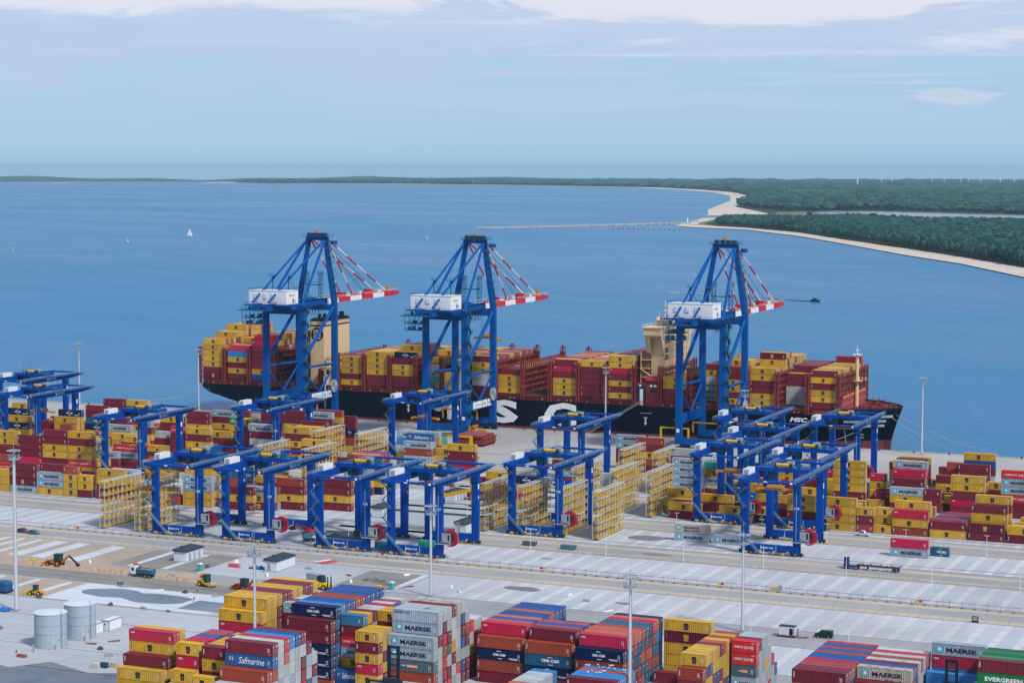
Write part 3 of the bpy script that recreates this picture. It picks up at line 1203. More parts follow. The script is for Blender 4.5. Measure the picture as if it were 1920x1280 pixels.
(-5569,9250,168,4,285,0,2,2,2,2,0,0),
(-5569,9275,168,4,285,0,18,2,0,2,2,2),
(-5569,9300,168,4,285,12,3,10,0,10,0,0),
(-5569,9325,168,4,285,0,18,0,0,2,0,12),
(-5569,9350,168,4,285,12,2,10,18,12,2,2),
(-5569,9375,168,4,285,3,0,0,2,3,2,12),
(-5569,9400,168,4,285,2,2,10,2,2,3,0),
(-5569,9425,168,4,285,0,0,12,2,12,3,3),
(-5569,9450,168,4,285,0,0,0,12,2,2,2),
(-5569,9475,168,4,285,18,0,0,10,12,2,0),
(-5569,9500,168,4,285,0,0,2,2,2,2,2),
(-5569,9525,168,4,285,12,2,2,2,0,2,2),
(-5427,9050,168,4,285,6,0,2,2,2,2,3),
(-5427,9075,168,4,285,12,10,12,0,0,2,3,3),
(-5427,9100,168,4,285,12,0,2,10,18,2,0,12),
(-5427,9125,168,4,285,0,2,2,0,2,2,0,2),
(-5427,9150,168,4,285,0,0,2,10,10,12,0,0),
(-5427,9175,168,4,285,0,2,0,2,10,2,2,0),
(-5427,9200,168,4,285,12,18,2,2,0,18,0,18),
(-5427,9225,168,4,285,2,18,0,0,0,10,2,2),
(-5427,9250,168,4,285,2,0,2,3,3,3,0,0),
(-5427,9275,168,4,285,0,0,0,0,2,2,2,0),
(-5427,9300,168,4,285,0,0,0,2,2,2,2,0),
(-5427,9325,168,4,285,2,2,0,0,0,12,2,3),
(-5427,9350,168,4,285,2,2,0,18,2,2,18,2),
(-5427,9375,168,4,285,3,3,2,0,0,2,0,2),
(-5427,9400,168,4,285,2,0,2,0,2,0,10,0),
(-5427,9425,168,4,285,2,0,2,0,2,10,2,12),
(-5427,9450,168,4,285,2,2,2,18,0,0,12,0),
(-5427,9475,168,4,285,2,2,0,12,2,0,2,10),
(-5427,9500,168,4,285,2,2,0,2,0,18,0,0),
(-5427,9525,168,4,285,2,3,10,18,2,0,0,2),
(-5285,9350,168,4,285,0,2,2,2,0,0),
(-5285,9375,168,4,285,2,3,3,2,12,18),
(-5285,9400,168,4,285,10,2,0,2,10,0,0,2,2),
(-5285,9425,168,4,285,0,0,12,0,12,0,2,0,2),
(-5285,9450,168,4,285,2,0,0,3,2,3,2,10,2),
(-5285,9475,168,4,285,2,0,10,12,2,10,2,3,0),
(-5285,9500,168,4,285,2,0,2,2,0,10,2,2,0),
(-5285,9525,168,4,285,0,2,2,2,0,2,0,0,2),
(-4913,9050,168,4,285,0,2,0,0,0),
(-4913,9075,168,4,285,2,18,18,0,2),
(-4913,9100,168,4,285,2,18,0,18,2),
(-4913,9125,168,4,285,18,2,18,2,2),
(-4913,9150,168,4,285,0,0,2,2,18),
(-4913,9175,168,4,285,18,18,0,2,2),
(-4913,9200,168,4,285,18,18,0,0,0),
(-4913,9225,168,4,285,18,18,2,18,2),
(-4913,9250,168,4,285,2,0,0,18,18),
(-4913,9275,168,4,285,2,18,2,2,18),
(-4913,9300,168,4,285,18,18,2,0,0),
(-4913,9325,168,4,285,18,18,2,2,2),
(-4913,9350,168,4,285,18,2,2,18,18),
(-4913,9375,168,4,285,0,2,2,2,2),
(-4913,9400,168,4,285,2,0,2,2,2),
(-4913,9425,168,4,285,2,18,2,0,2),
(-4913,9450,168,4,285,2,0,2,2,2),
(-4913,9475,168,4,285,0,0,2,2,2),
(-4913,9500,168,4,285,0,18,2,2,2),
(-4913,9525,168,4,285,18,18,18,2,0),
(-4770,9050,168,4,285,2,2,0,0,0,0),
(-4770,9075,168,4,285,0,2,0,2,0,0),
(-4770,9100,168,4,285,2,0,2,0,2,0),
(-4770,9125,168,4,285,0,2,0,0,0,0),
(-4770,9150,168,4,285,2,0,0,0,0,0),
(-4770,9175,168,4,285,0,0,0,0,2,0),
(-4770,9200,168,4,285,0,0,0,2,0,0),
(-4770,9225,168,4,285,2,0,0,2,0,0),
(-4770,9250,168,4,285,0,0,2,0,0,0),
(-4770,9275,168,4,285,0,0,0,0,0,2),
(-4770,9300,168,4,285,0,2,0,0,0,2),
(-4770,9325,168,4,285,0,0,0,0,2,0),
(-4770,9350,168,4,285,0,0,0,0,0,0),
(-4770,9375,168,4,285,0,2,0,0,0,2),
(-4770,9400,168,4,285,0,2,0,0,0,0),
(-4770,9425,168,4,285,0,0,0,0,0,0),
(-4770,9450,168,4,285,0,2,0,0,0,0),
(-4770,9475,168,4,285,0,0,0,0,0,2),
(-4770,9500,168,4,285,2,0,0,0,0,0),
(-4770,9525,168,4,285,2,0,0,0,2,0),
(-4629,9050,168,4,285,2,2,0,0,2),
(-4629,9075,168,4,285,0,2,12,0,2,4),
(-4629,9100,168,4,285,0,0,12,12,2,0),
(-4629,9125,168,4,285,3,0,10,0,0,0),
(-4629,9150,168,4,285,0,2,0,0,2,0,0),
(-4629,9175,168,4,285,0,12,18,2,10,2,0),
(-4629,9200,168,4,285,2,10,2,18,0,2,2),
(-4629,9225,168,4,285,0,2,2,2,0,2,2),
(-4629,9250,168,4,285,12,2,2,12,2,12,2),
(-4629,9275,168,4,285,2,2,2,2,12,2,2),
(-4629,9300,168,4,285,2,2,12,2,2,12,2),
(-4629,9325,168,4,285,2,12,12,12,12,2,2),
(-4629,9350,168,4,285,2,0,2,12,12,2),
(-4629,9375,168,4,285,2,18,2,2,2,2),
(-4629,9400,168,4,285,10,0,0,10,10,0),
(-4629,9425,168,4,285,0,3,0,3,12,0),
(-4629,9450,168,4,285,0,0,2,0,0,0),
(-4629,9475,168,4,285,12,2,18,0,10,0),
(-4629,9500,168,4,285,2,2,0,2,3,10),
(-4629,9525,168,4,285,2,18,0,0,0,2),
(-4486,9100,168,4,285,0,20,0,10),
(-4486,9125,168,4,285,0,12,2,2),
(-4486,9150,168,4,285,2,0,0,2),
(-4486,9175,168,4,285,2,10,2,2,0),
(-4486,9200,168,4,285,2,3,2,2,3),
(-4486,9225,168,4,285,18,3,2,2,2),
(-4486,9250,168,4,285,0,0,2,2,2),
(-4486,9275,168,4,285,12,0,0,0,0,0),
(-4486,9300,168,4,285,0,12,0,12,2,2),
(-4486,9325,168,4,285,0,0,0,0,12,0),
(-4486,9350,168,4,285,0,12,2,2,2,0),
(-4486,9375,168,4,285,2,2,12,0,0,2),
(-4486,9400,168,4,285,0,12,2,2,12,0),
(-4486,9425,168,4,285,2,12,12,12,12,0),
(-4486,9450,168,4,285,0,0,0,0,12,0),
(-4486,9475,168,4,285,0,12,0,0,0,12),
(-4486,9500,168,4,285,2,0,0,2,0,0),
(-4486,9525,168,4,285,0,0,0,2,12,2),
(-4344,9050,168,4,285,0,0,0),
(-4344,9075,168,4,285,12,0,2),
(-4344,9100,168,4,285,12,0,10),
(-4344,9125,168,4,285,0,2,12,2,0),
(-4344,9150,168,4,285,2,0,0,0,2),
(-4344,9175,168,4,285,12,2,12,0,0),
(-4344,9200,168,4,285,0,12,0,2,3),
(-4344,9225,168,4,285,0,3,2,0,2),
(-4344,9250,168,4,285,18,12,10,0,2),
(-4344,9275,168,4,285,0,2,12,12,0,0),
(-4344,9300,168,4,285,12,0,2,0,0,12),
(-4344,9325,168,4,285,12,12,0,12,2,2),
(-4344,9350,168,4,285,2,2,2,2,0,2),
(-4344,9375,168,4,285,0,0,2,0,0,12),
(-4344,9400,168,4,285,12,2,12,2,12,12),
(-4344,9425,168,4,285,0,0,0,0,2,0),
(-4344,9450,168,4,285,0,12,12,12,2,0),
(-4344,9475,168,4,285,12,0,12,12,0,0),
(-4344,9500,168,4,285,0,0,0,2,0,0),
(-4344,9525,168,4,285,0,0,12,2,0,0),
(-4196,9050,168,4,285,2,10,10,0,0,2),
(-4196,9075,168,4,285,0,2,12,0,2,0),
(-4196,9100,168,4,285,18,12,3,2,0,2),
(-4196,9125,168,4,285,0,2,3,2,0,2),
(-4196,9150,168,4,285,12,3,0,0,0,12),
(-4196,9175,168,4,285,2,0,2,0,10,2),
(-4196,9200,168,4,285,0,0,0,0,2,2),
(-4196,9225,168,4,285,0,2,12,0,2,0),
(-4196,9250,168,4,285,12,2,0,18,2,0),
(-4196,9275,168,4,285,2,3,0,2,3,3),
(-4196,9300,168,4,285,3,0,0,2,2,2),
(-4196,9325,168,4,285,2,3,0,0,0,12),
(-4196,9350,168,4,285,0,0,2,0,0,0),
(-4196,9375,168,4,285,3,2,2,2,3,2),
(-4196,9400,168,4,285,2,2,0,0,0,2),
(-4196,9425,168,4,285,2,12,2,2,2,18),
(-4196,9450,168,4,285,2,2,0,2,0,2),
(-4196,9475,168,4,285,0,2,2,2,18,2),
(-4196,9500,168,4,285,3,0,10,0,0,0),
(-4196,9525,168,4,285,2,18,18,0,10,18),
(-4057,9050,168,4,285,0,0,0),
(-4057,9075,168,4,285,2,2,2,2),
(-4057,9100,168,4,285,2,2,2,2),
(-4057,9125,168,4,285,2,2,2,2),
(-4057,9150,168,4,285,2,2,0,18),
(-4057,9175,168,4,285,0,0,3,2),
(-4057,9200,168,4,285,2,10,2,2),
(-4057,9225,168,4,285,2,18,0,10),
(-4057,9250,168,4,285,2,0,2,3),
(-4057,9275,168,4,285,0,12,0,3),
(-4057,9300,168,4,285,10,0,2,0),
(-4057,9325,168,4,285,2,12,3,2),
(-4057,9350,168,4,285,2,12,2,0),
(-4057,9375,168,4,285,2,2,0,2),
(-4057,9400,168,4,285,0,0,2,2),
(-4057,9425,168,4,285,10,2,12,0),
(-4057,9450,168,4,285,0,0,0,0),
(-4057,9475,168,4,285,0,18,2,2),
(-4057,9500,168,4,285,0,2,0,12),
(-4057,9525,168,4,285,3,0,0,10),
(-3915,9350,168,4,285,3,2,18,2,3),
(-3915,9375,168,4,285,2,18,2,18,3),
(-3915,9400,168,4,285,3,3,2,3,3),
(-3915,9425,168,4,285,18,2,2,2,2),
(-3915,9450,168,4,285,2,2,18,3,3),
(-3915,9475,168,4,285,18,3,18,3,2),
(-3915,9500,168,4,285,2,3,18,2,18),
(-3915,9525,168,4,285,18,2,2,18,2),
(-3772,9050,168,4,285,0,0,0,2,3,2),
(-3772,9075,168,4,285,18,0,2,18,2,0),
(-3772,9100,168,4,285,18,0,0,0,0,0),
(-3772,9125,168,4,285,3,0,0,18,3,3),
(-3772,9150,168,4,285,3,3,18,0,2,3),
(-3772,9175,168,4,285,0,0,0,2,0,2),
(-3772,9200,168,4,285,0,0,0,18,0,18),
(-3772,9225,168,4,285,3,0,18,2,0,0),
(-3772,9250,168,4,285,0,0,0,0,3,3),
(-3772,9275,168,4,285,0,0,0,0,18,18),
(-3772,9300,168,4,285,18,0,0,3,0,0),
(-3772,9325,168,4,285,0,0,2,18,2,3),
(-3772,9350,168,4,285,0,0,0,2,2,18),
(-3772,9375,168,4,285,0,0,0,18,0,0),
(-3772,9400,168,4,285,0,0,0,0,0,3),
(-3772,9425,168,4,285,18,0,0,18,2,2),
(-3772,9450,168,4,285,0,18,0,0,0,0),
(-3772,9475,168,4,285,0,3,0,18,2,18),
(-3772,9500,168,4,285,18,2,18,0,0,2),
(-3772,9525,168,4,285,0,3,0,3,18,2),
(-3631,9050,168,4,285,2,2,2,2,2,0),
(-3631,9075,168,4,285,18,10,10,0,2,0),
(-3631,9100,168,4,285,18,18,18,0,10,12),
(-3631,9125,168,4,285,12,12,0,0,18,0),
(-3631,9150,168,4,285,12,0,0,0,0,12),
(-3631,9175,168,4,285,18,0,10,0,18,18),
(-3631,9200,168,4,285,0,18,18,18,18,18),
(-3631,9225,168,4,285,18,0,10,18,18,0),
(-3631,9250,168,4,285,10,0,10,12,18,12),
(-3631,9275,168,4,285,0,10,18,18,0,0),
(-3631,9300,168,4,285,0,0,0,18,0,10),
(-3631,9325,168,4,285,0,12,18,18,0,0),
(-3631,9350,168,4,285,18,0,10,18,10,18),
(-3631,9375,168,4,285,10,0,18,10,0,0),
(-3631,9400,168,4,285,0,10,18,0,18,0),
(-3631,9425,168,4,285,0,10,12,18,18,18),
(-3631,9450,168,4,285,10,0,18,0,18,0),
(-3631,9475,168,4,285,12,0,0,18,0,12),
(-3631,9500,168,4,285,18,18,18,12,18,0),
(-3631,9525,168,4,285,0,12,0,12,18,18),
(-3489,9050,168,4,285,0,2,0,2,3,0,0),
(-3489,9075,168,4,285,2,0,12,2,2,2,0),
(-3489,9100,168,4,285,0,2,0,2,10,18,0),
(-3489,9125,168,4,285,12,2,10,10,0,2,2),
(-3489,9150,168,4,285,2,2,2,2,2,2,2),
(-3489,9175,168,4,285,2,2,2,2,2,2,2),
(-3489,9200,168,4,285,2,2,2,2,4,18,2),
(-3489,9225,168,4,285,2,18,2,18,2,2,2),
(-3489,9250,168,4,285,4,2,2,18,2,18,18),
(-3489,9275,168,4,285,2,2,2,2,2,2,2),
(-3489,9300,168,4,285,2,2,2,2,2,2,2),
(-3489,9325,168,4,285,18,2,2,2,2,18,4),
(-3489,9350,168,4,285,18,2,2,18,2,2,2),
(-3489,9375,168,4,285,2,2,2,2,2,2,2),
(-3489,9400,168,4,285,2,4,2,2,2,2,18),
(-3489,9425,168,4,285,2,2,2,2,18,2,2),
(-3489,9450,168,4,285,2,18,2,2,4,4,18),
(-3489,9475,168,4,285,4,2,18,2,2,2,2),
(-3489,9500,168,4,285,2,18,2,2,18,2,2),
(-3489,9525,168,4,285,2,4,18,18,18,2,2),
(-3218,9050,168,4,285,2,2,0,0),
(-3218,9075,168,4,285,0,2,2,0),
(-3218,9100,168,4,285,0,0,0,2),
(-3218,9125,168,4,285,2,0,2,0),
(-3218,9150,168,4,285,2,0,0,2),
(-3218,9175,168,4,285,0,0,0,0),
(-3218,9200,168,4,285,2,0,0,2),
(-3218,9225,168,4,285,0,0,0,0),
(-3218,9250,168,4,285,0,0,0,0),
(-3218,9275,168,4,285,0,2,0,0),
(-3218,9300,168,4,285,0,0,0,0),
(-3218,9325,168,4,285,0,2,2,0),
(-3218,9350,168,4,285,2,2,0,0),
(-3218,9375,168,4,285,0,0,0,0),
(-3218,9400,168,4,285,0,0,0,0),
(-3218,9425,168,4,285,2,0,0,2),
(-3218,9450,168,4,285,0,0,2,2),
(-3218,9475,168,4,285,2,0,0,0),
(-3218,9500,168,4,285,0,2,0,0),
(-3218,9525,168,4,285,0,0,0,0),
(-3075,9150,168,4,285,8,8,8,10,0,2),
(-3075,9175,168,4,285,0,0,2,0,0,0),
(-3075,9200,168,4,285,3,0,2,3,12),
(-3075,9225,168,4,285,2,2,12,2,0),
(-3075,9250,168,4,285,0,0,0,2,12),
(-3075,9275,168,4,285,10,2,18,0,0),
(-3075,9300,168,4,285,10,0,0,18,0),
(-3075,9325,168,4,285,10,2,0,10,0),
(-3075,9350,168,4,285,18,10,0,0,2),
(-3075,9375,168,4,285,2,2,0,0,0),
(-3075,9400,168,4,285,2,0,0,2,0),
(-3075,9425,168,4,285,0,0,0,0,12),
(-3075,9450,168,4,285,0,2,0,0,2),
(-3075,9475,168,4,285,0,0,2,0,0),
(-3075,9500,168,4,285,0,2,2,0,0),
(-3075,9525,168,4,285,2,0,2,10,18),
(-2938,9050,168,4,285,0,2,0,0,2,2),
(-2938,9075,168,4,285,0,0,2,0,2,12),
(-2938,9100,168,4,285,0,0,0,0,0,2,0),
(-2938,9125,168,4,285,0,0,0,0,2,0,0),
(-2938,9150,168,4,285,0,2,0,2,0,0,0),
(-2938,9175,168,4,285,2,0,0,0,0,2,0),
(-2938,9200,168,4,285,2,0,2,10,18,0),
(-2938,9225,168,4,285,10,0,2,2,0,2),
(-2938,9250,168,4,285,0,10,2,2,2,3),
(-2938,9275,168,4,285,0,0,10,2,0,0),
(-2938,9300,168,4,285,12,2,2,12,18,2),
(-2938,9325,168,4,285,2,18,2,0,2,0),
(-2938,9350,168,4,285,0,10,0,2,2,2),
(-2938,9375,168,4,285,0,18,10,0,2,0),
(-2938,9400,168,4,285,10,3,0,2,2,0),
(-2938,9425,168,4,285,0,18,2,2,0,2),
(-2938,9450,168,4,285,3,3,0,2,2,2),
(-2938,9475,168,4,285,0,10,0,0,0,0),
(-2938,9500,168,4,285,0,2,12,2,0,18),
(-2938,9525,168,4,285,10,0,0,0,0,2),
(-2798,9050,168,4,285,0,0,2,2,0,0),
(-2798,9075,168,4,285,0,2,12,10,2,0),
(-2798,9100,168,4,285,2,2,2,0,0,0),
(-2798,9125,168,4,285,2,2,3,2,2,12),
(-2798,9150,168,4,285,3,0,2,0,12,0),
(-2798,9175,168,4,285,0,2,2,2,0,0),
(-2798,9200,168,4,285,2,0,2,2,10,0,0,1),
(-2798,9225,168,4,285,2,12,3,18,2,0,12,0),
(-2798,9250,168,4,285,2,0,0,0,3,2,2,0),
(-2798,9275,168,4,285,0,2,2,10,0,0,0,2),
(-2798,9300,168,4,285,0,2,2,2,2,10,0),
(-2798,9325,168,4,285,0,18,12,2,0,2,0),
(-2798,9350,168,4,285,18,2,2,3,0,0,2),
(-2798,9375,168,4,285,2,0,2,0,2,0,18),
(-2798,9400,168,4,285,2,12,2,0,2,10,0),
(-2798,9425,168,4,285,2,18,10,0,2,0,0),
(-2798,9450,168,4,285,2,2,2,2,2,10,0),
(-2798,9475,168,4,285,12,0,12,0,3,0,0),
(-2798,9500,168,4,285,2,0,0,10,2,12,0),
(-2798,9525,168,4,285,2,2,2,2,0,2,0),
(-2656,9150,168,4,285,10,10,10,2,2),
(-2656,9175,168,4,285,2,2,0,0,0),
(-2656,9200,168,4,285,2,3,0,0,0),
(-2656,9225,168,4,285,2,0,0,2,2),
(-2656,9250,168,4,285,2,2,12,2,2,2),
(-2656,9275,168,4,285,2,2,2,2,0,2),
(-2656,9300,168,4,285,2,2,2,2,12,2),
(-2656,9325,168,4,285,12,2,2,2,12,2),
(-2656,9350,168,4,285,12,2,2,12,2,12),
(-2656,9375,168,4,285,2,12,2,2,2,2),
(-2656,9400,168,4,285,2,12,2,2,2,2),
(-2656,9425,168,4,285,2,12,2,2,2,12),
(-2656,9450,168,4,285,2,2,12,2,12,2),
(-2656,9475,168,4,285,12,12,2,12,2,2),
(-2656,9500,168,4,285,2,12,2,2,2,2),
(-2656,9525,168,4,285,2,2,12,12,2,2),
(-2514,9050,168,4,285,2,0,0,2,0,2),
(-2514,9075,168,4,285,0,0,0,0,0,0),
(-2514,9100,168,4,285,0,0,0,2,0,0),
(-2514,9125,168,4,285,0,2,0,2,0,2),
(-2514,9150,168,4,285,0,2,0,2,0,0),
(-2514,9175,168,4,285,0,0,0,2,0,0),
(-2514,9200,168,4,285,0,0,0,0,0,0),
(-2514,9225,168,4,285,2,2,0,2,2,0),
(-2514,9250,168,4,285,0,0,2,0,0,0),
(-2514,9275,168,4,285,0,0,0,0,0,2),
(-2514,9300,168,4,285,0,2,0,0,0,0),
(-2514,9325,168,4,285,0,0,0,0,0,0),
(-2514,9350,168,4,285,0,2,2,2,0,0),
(-2514,9375,168,4,285,0,2,0,0,0,2),
(-2514,9400,168,4,285,2,2,0,0,0,0),
(-2514,9425,168,4,285,0,0,2,0,0,0),
(-2514,9450,168,4,285,2,0,2,0,0,0),
(-2514,9475,168,4,285,12,0,18,2,0,2,2),
(-2514,9500,168,4,285,2,0,0,0,0,18,3),
]
CONTAINER_PLACES = [(3,0,0,1,0),(8,0,0,2,0),(14,0,1,3,0),(15,0,0,3,0),(22,0,0,99,0),(29,0,0,2,2),(34,0,1,3,2),(35,0,0,3,2),(69,0,0,1,4),(74,0,1,2,4),(75,0,0,2,4),(114,0,0,2,6),(120,0,1,3,6),(121,0,0,3,6),(128,0,0,4,6),(135,0,0,5,6),(142,0,0,6,6),(149,0,0,7,6),(156,0,0,8,6),(172,0,1,1,1),(173,0,0,1,1),(180,0,0,2,1),(187,0,0,3,1),(194,0,0,4,1),(201,0,0,5,1),(208,0,0,6,1),(222,0,0,8,1),(229,0,0,9,1),(236,0,0,10,1),(243,0,0,99,1),(273,0,4,1,5),(274,0,3,1,5),(275,0,2,1,5),(276,0,1,1,5),(277,0,0,1,5),(284,0,0,2,5),(291,0,0,3,5),(298,0,0,4,5),(305,0,0,5,5),(312,0,0,6,5),(319,0,0,7,5),(326,0,0,8,5),(333,0,0,9,5),(347,0,0,99,5),(349,0,0,1,7),(352,0,4,2,7),(353,0,3,2,7),(354,0,2,2,7),(355,0,1,2,7),(356,0,0,2,7),(414,0,4,1,8),(415,0,3,1,8),(416,0,2,1,8),(417,0,1,1,8),(418,0,0,1,8),(437,0,0,4,8),(460,0,3,1,10),(461,0,2,1,10),(462,0,1,1,10),(463,0,0,1,10),(469,0,1,2,10),(470,0,0,2,10),(477,0,0,3,10),(484,0,0,4,10),(491,0,0,5,10),(498,0,0,6,10),(505,0,0,7,10),(527,0,3,1,11),(528,0,2,1,11),(529,0,1,1,11),(530,0,0,1,11),(535,0,0,2,11),(570,0,0,9,11),(580,0,0,99,11),(582,0,2,1,12),(583,0,1,1,12),(584,0,0,1,12),(589,0,0,2,12),(627,0,1,1,14),(628,0,0,1,14),(633,0,0,2,14),(643,0,0,4,14),(648,0,0,5,14),(653,0,0,6,14),(658,0,0,7,14),(668,0,0,9,14),(678,0,0,99,14),(681,0,0,1,15),(684,0,0,2,15),(687,0,0,3,15),(693,0,0,99,15),(712,0,8,1,16),(714,0,3,2,16),(715,0,2,2,16),(716,0,1,2,16),(717,0,0,2,16),(721,0,0,1,17),(726,0,0,2,17),(773,0,3,1,18),(774,0,2,1,18),(775,0,1,1,18),(776,0,0,1,18),(805,0,0,1,19),(810,0,0,2,19),(815,0,0,3,19),(820,0,0,4,19),(825,0,0,5,19),(830,0,0,6,19),(835,0,0,7,19),(840,0,0,8,19),(845,0,0,9,19),(850,0,0,10,19),(855,0,0,11,19),(865,0,0,2,20),(874,0,0,3,20),(879,0,0,4,20),(884,0,0,5,20),(889,0,0,6,20),(894,0,0,7,20),(899,0,0,8,20),(904,0,0,99,20),(908,0,0,1,21),(913,0,1,2,21),(914,0,0,2,21),(919,0,1,1,22),(920,0,0,1,22),(945,4,1,1,0),(946,3,0,0,0),(947,5,8,2,0),(948,4,1,0,0),(949,5,0,1,0),(950,5,8,1,0),(952,2,2,4,0,1,1),(953,2,1,4,0,1,1),(954,2,0,4,0,1,1),(955,2,3,5,0,1,1),(956,2,2,5,0,1,1),(957,2,1,5,0,1,1),(958,2,0,5,0,1,1),(959,2,2,6,0,1,1),(960,2,1,6,0,1,1),(961,2,0,6,0,1,1),(964,2,0,4,1,1,1),(965,2,8,7,0,1,1),(966,2,2,8,0,1,1),(967,2,1,8,0,1,1),(968,2,0,8,0,1,1),(972,2,0,5,1,1,1),(973,2,1,9,0,1,1),(974,2,0,9,0,1,1),(975,2,1,10,0,1,1),(976,2,0,10,0,1,1),(979,2,1,8,2,1,1),(980,2,0,8,2,1,1),(985,2,0,7,3,1,1),(986,2,1,11,0,1,1),(987,2,0,11,0,1,1),(1035,2,1,5,0,2,1),(1036,2,0,5,0,2,1),(1040,2,0,6,1,2,1),(1045,2,0,7,2,2,1),(1051,2,0,7,3,2,1),(1054,2,0,6,0,2,1),(1056,2,3,7,0,2,1),(1057,2,2,7,0,2,1),(1058,2,1,7,0,2,1),(1059,2,0,7,0,2,1),(1081,2,2,8,0,2,1),(1082,2,1,8,0,2,1),(1083,2,0,8,0,2,1),(1086,2,1,4,0,3,1),(1087,2,0,4,0,3,1),(1099,2,0,4,4,3,1),(1121,2,0,6,2,2,1),(1125,2,0,3,4,2,1),(1139,2,4,4,0,2,1),(1140,2,3,4,0,2,1),(1141,2,2,4,0,2,1),(1142,2,1,4,0,2,1),(1143,2,0,4,0,2,1),(1154,2,0,4,2,1,1),(1175,2,0,2,5,1,1),(1178,2,0,1,5,1,1),(1180,2,3,1,0,2,1),(1181,2,2,1,0,2,1),(1182,2,1,1,0,2,1),(1183,2,0,1,0,2,1),(1189,2,0,2,2,2,1),(1194,2,0,2,0,3,1),(1199,2,0,1,2,3,1),(1205,2,0,2,2,1,1),(1213,2,0,1,0,1,1),(1221,2,3,2,0,0,0),(1222,2,2,2,0,0,0),(1223,2,1,2,0,0,0),(1224,2,0,2,0,0,0),(1225,2,2,3,0,0,0),(1226,2,1,3,0,0,0),(1227,2,0,3,0,0,0),(1231,2,0,4,0,0,0),(1234,2,0,5,0,0,0),(1241,2,0,6,0,0,0),(1245,2,0,1,1,0,0),(1257,2,3,2,0,1,0),(1258,2,2,2,0,1,0),(1259,2,1,2,0,1,0),(1260,2,0,2,0,1,0),(1268,2,0,1,3,1,0),(1273,2,4,4,0,1,0),(1274,2,3,4,0,1,0),(1275,2,2,4,0,1,0),(1276,2,1,4,0,1,0),(1277,2,0,4,0,1,0),(1280,2,3,3,0,1,0),(1281,2,2,3,0,1,0),(1282,2,1,3,0,1,0),(1283,2,0,3,0,1,0),(1304,2,0,1,4,1,0),(1317,2,0,2,5,2,0),(1326,2,2,5,0,2,0),(1327,2,1,5,0,2,0),(1328,2,0,5,0,2,0),(1332,2,0,3,5,2,0),(1354,2,1,5,0,3,0),(1355,2,0,5,0,3,0),(1360,2,0,2,3,3,0),(1366,2,0,1,2,3,0),(1377,2,0,3,0,3,0),(1383,2,0,2,4,2,0),(1388,2,0,2,3,2,0),(1406,2,0,1,2,2,0),(1410,2,1,1,1,2,0),(1411,2,0,1,1,2,0),(1428,2,1,6,0,2,0),(1429,2,0,6,0,2,0),(1451,2,3,10,0,0,0),(1452,2,2,10,0,0,0),(1453,2,1,10,0,0,0),(1454,2,0,10,0,0,0),(1460,2,2,11,0,0,0),(1461,2,1,11,0,0,0),(1462,2,0,11,0,0,0),(1466,2,3,3,3,0,0),(1467,2,2,3,3,0,0),(1468,2,1,3,3,0,0),(1469,2,0,3,3,0,0),(1476,2,0,6,0,3,0),(1482,2,0,7,0,3,0),(1497,2,0,3,7,1,0),(1498,2,3,4,5,0,0),(1499,2,2,4,5,0,0),(1500,2,1,4,5,0,0),(1501,2,0,4,5,0,0),(1507,2,1,9,0,2,0),(1508,2,0,9,0,2,0),(1514,2,0,7,1,2,0),(1524,2,1,10,0,2,0),(1525,2,0,10,0,2,0),(1551,2,0,4,7,2,0),(1556,2,1,7,0,2,0),(1557,2,0,7,0,2,0),(1919,2,1,2,0,1,1),(1920,2,0,2,0,1,1),(1922,2,0,3,0,1,1),(2192,2,8,5,1,2,1),(3260,1,0,2,7),(3702,1,0,1,11),(3819,1,5,1,13),(3820,1,4,1,13),(3821,1,3,1,13),(3823,1,1,1,13),(3824,1,0,1,13),(3939,1,5,1,14),(3940,1,4,1,14),(3944,1,0,1,14),(4059,1,6,1,15),(4060,1,5,1,15),(4061,1,4,1,15),(4062,1,3,1,15),(4063,1,2,1,15),(4064,1,1,1,15),(4065,1,0,1,15),(4485,1,5,1,19),(4486,1,4,1,19),(4487,1,3,1,19),(4488,1,2,1,19),(4489,1,1,1,19),(4490,1,0,1,19),(4527,1,1,7,19),(4528,1,0,7,19),(4648,1,0,9,20),(4715,1,5,1,21),(4716,1,4,1,21),(4717,1,3,1,21),(4718,1,2,1,21),(4719,1,1,1,21),(4720,1,0,1,21),(4823,1,0,18,21)]
LOOK = {'Y': 'yellow dark-emblem', 'm': 'maroon gold-emblem', 'M': 'maroon', 'C': 'crimson', 'N': 'navy white-lettered', 'T': 'teal blue white-lettered', 'B': 'blue', 'L': 'light blue', 'G': 'grey star-marked', 'g': 'grey small-lettered', 'W': 'white', 'o': 'rusty grey star-marked', 'R': 'rust orange', 'S': 'salmon', 'H': 'bright red white-lettered', 'E': 'green white-lettered', 'D': 'dark green', 'K': 'grey-green two-tone-label', 'P': 'dusty pink', 's': 'blue script-lettered', 'A': 'aqua', 't': 'steel blue'}
BLOCKS = ['leftmost foreground block', 'tall yellow block behind the left lamp mast', 'short block second from left', 'narrow block left of the navy one', 'short block left of the script-lettered one', 'tall navy fronted block', 'block with blue script-lettered side', 'short block right of the navy one', 'short yellow block before the grey tower', 'short yellow block left of the grey tower', 'tall grey star-marked block', 'orange and navy block nearest the grey tower', 'orange and teal middle block', 'low white topped block in front', 'crimson fronted block behind the lamp head', 'low blue roofed block with gulls', 'lone yellow tower', 'short yellow stepped block', 'block with two bright red fronts', 'maroon and blue striped roofs block', 'white and red striped roofs block', 'tower with grey top at right', 'green lettered block at right edge']
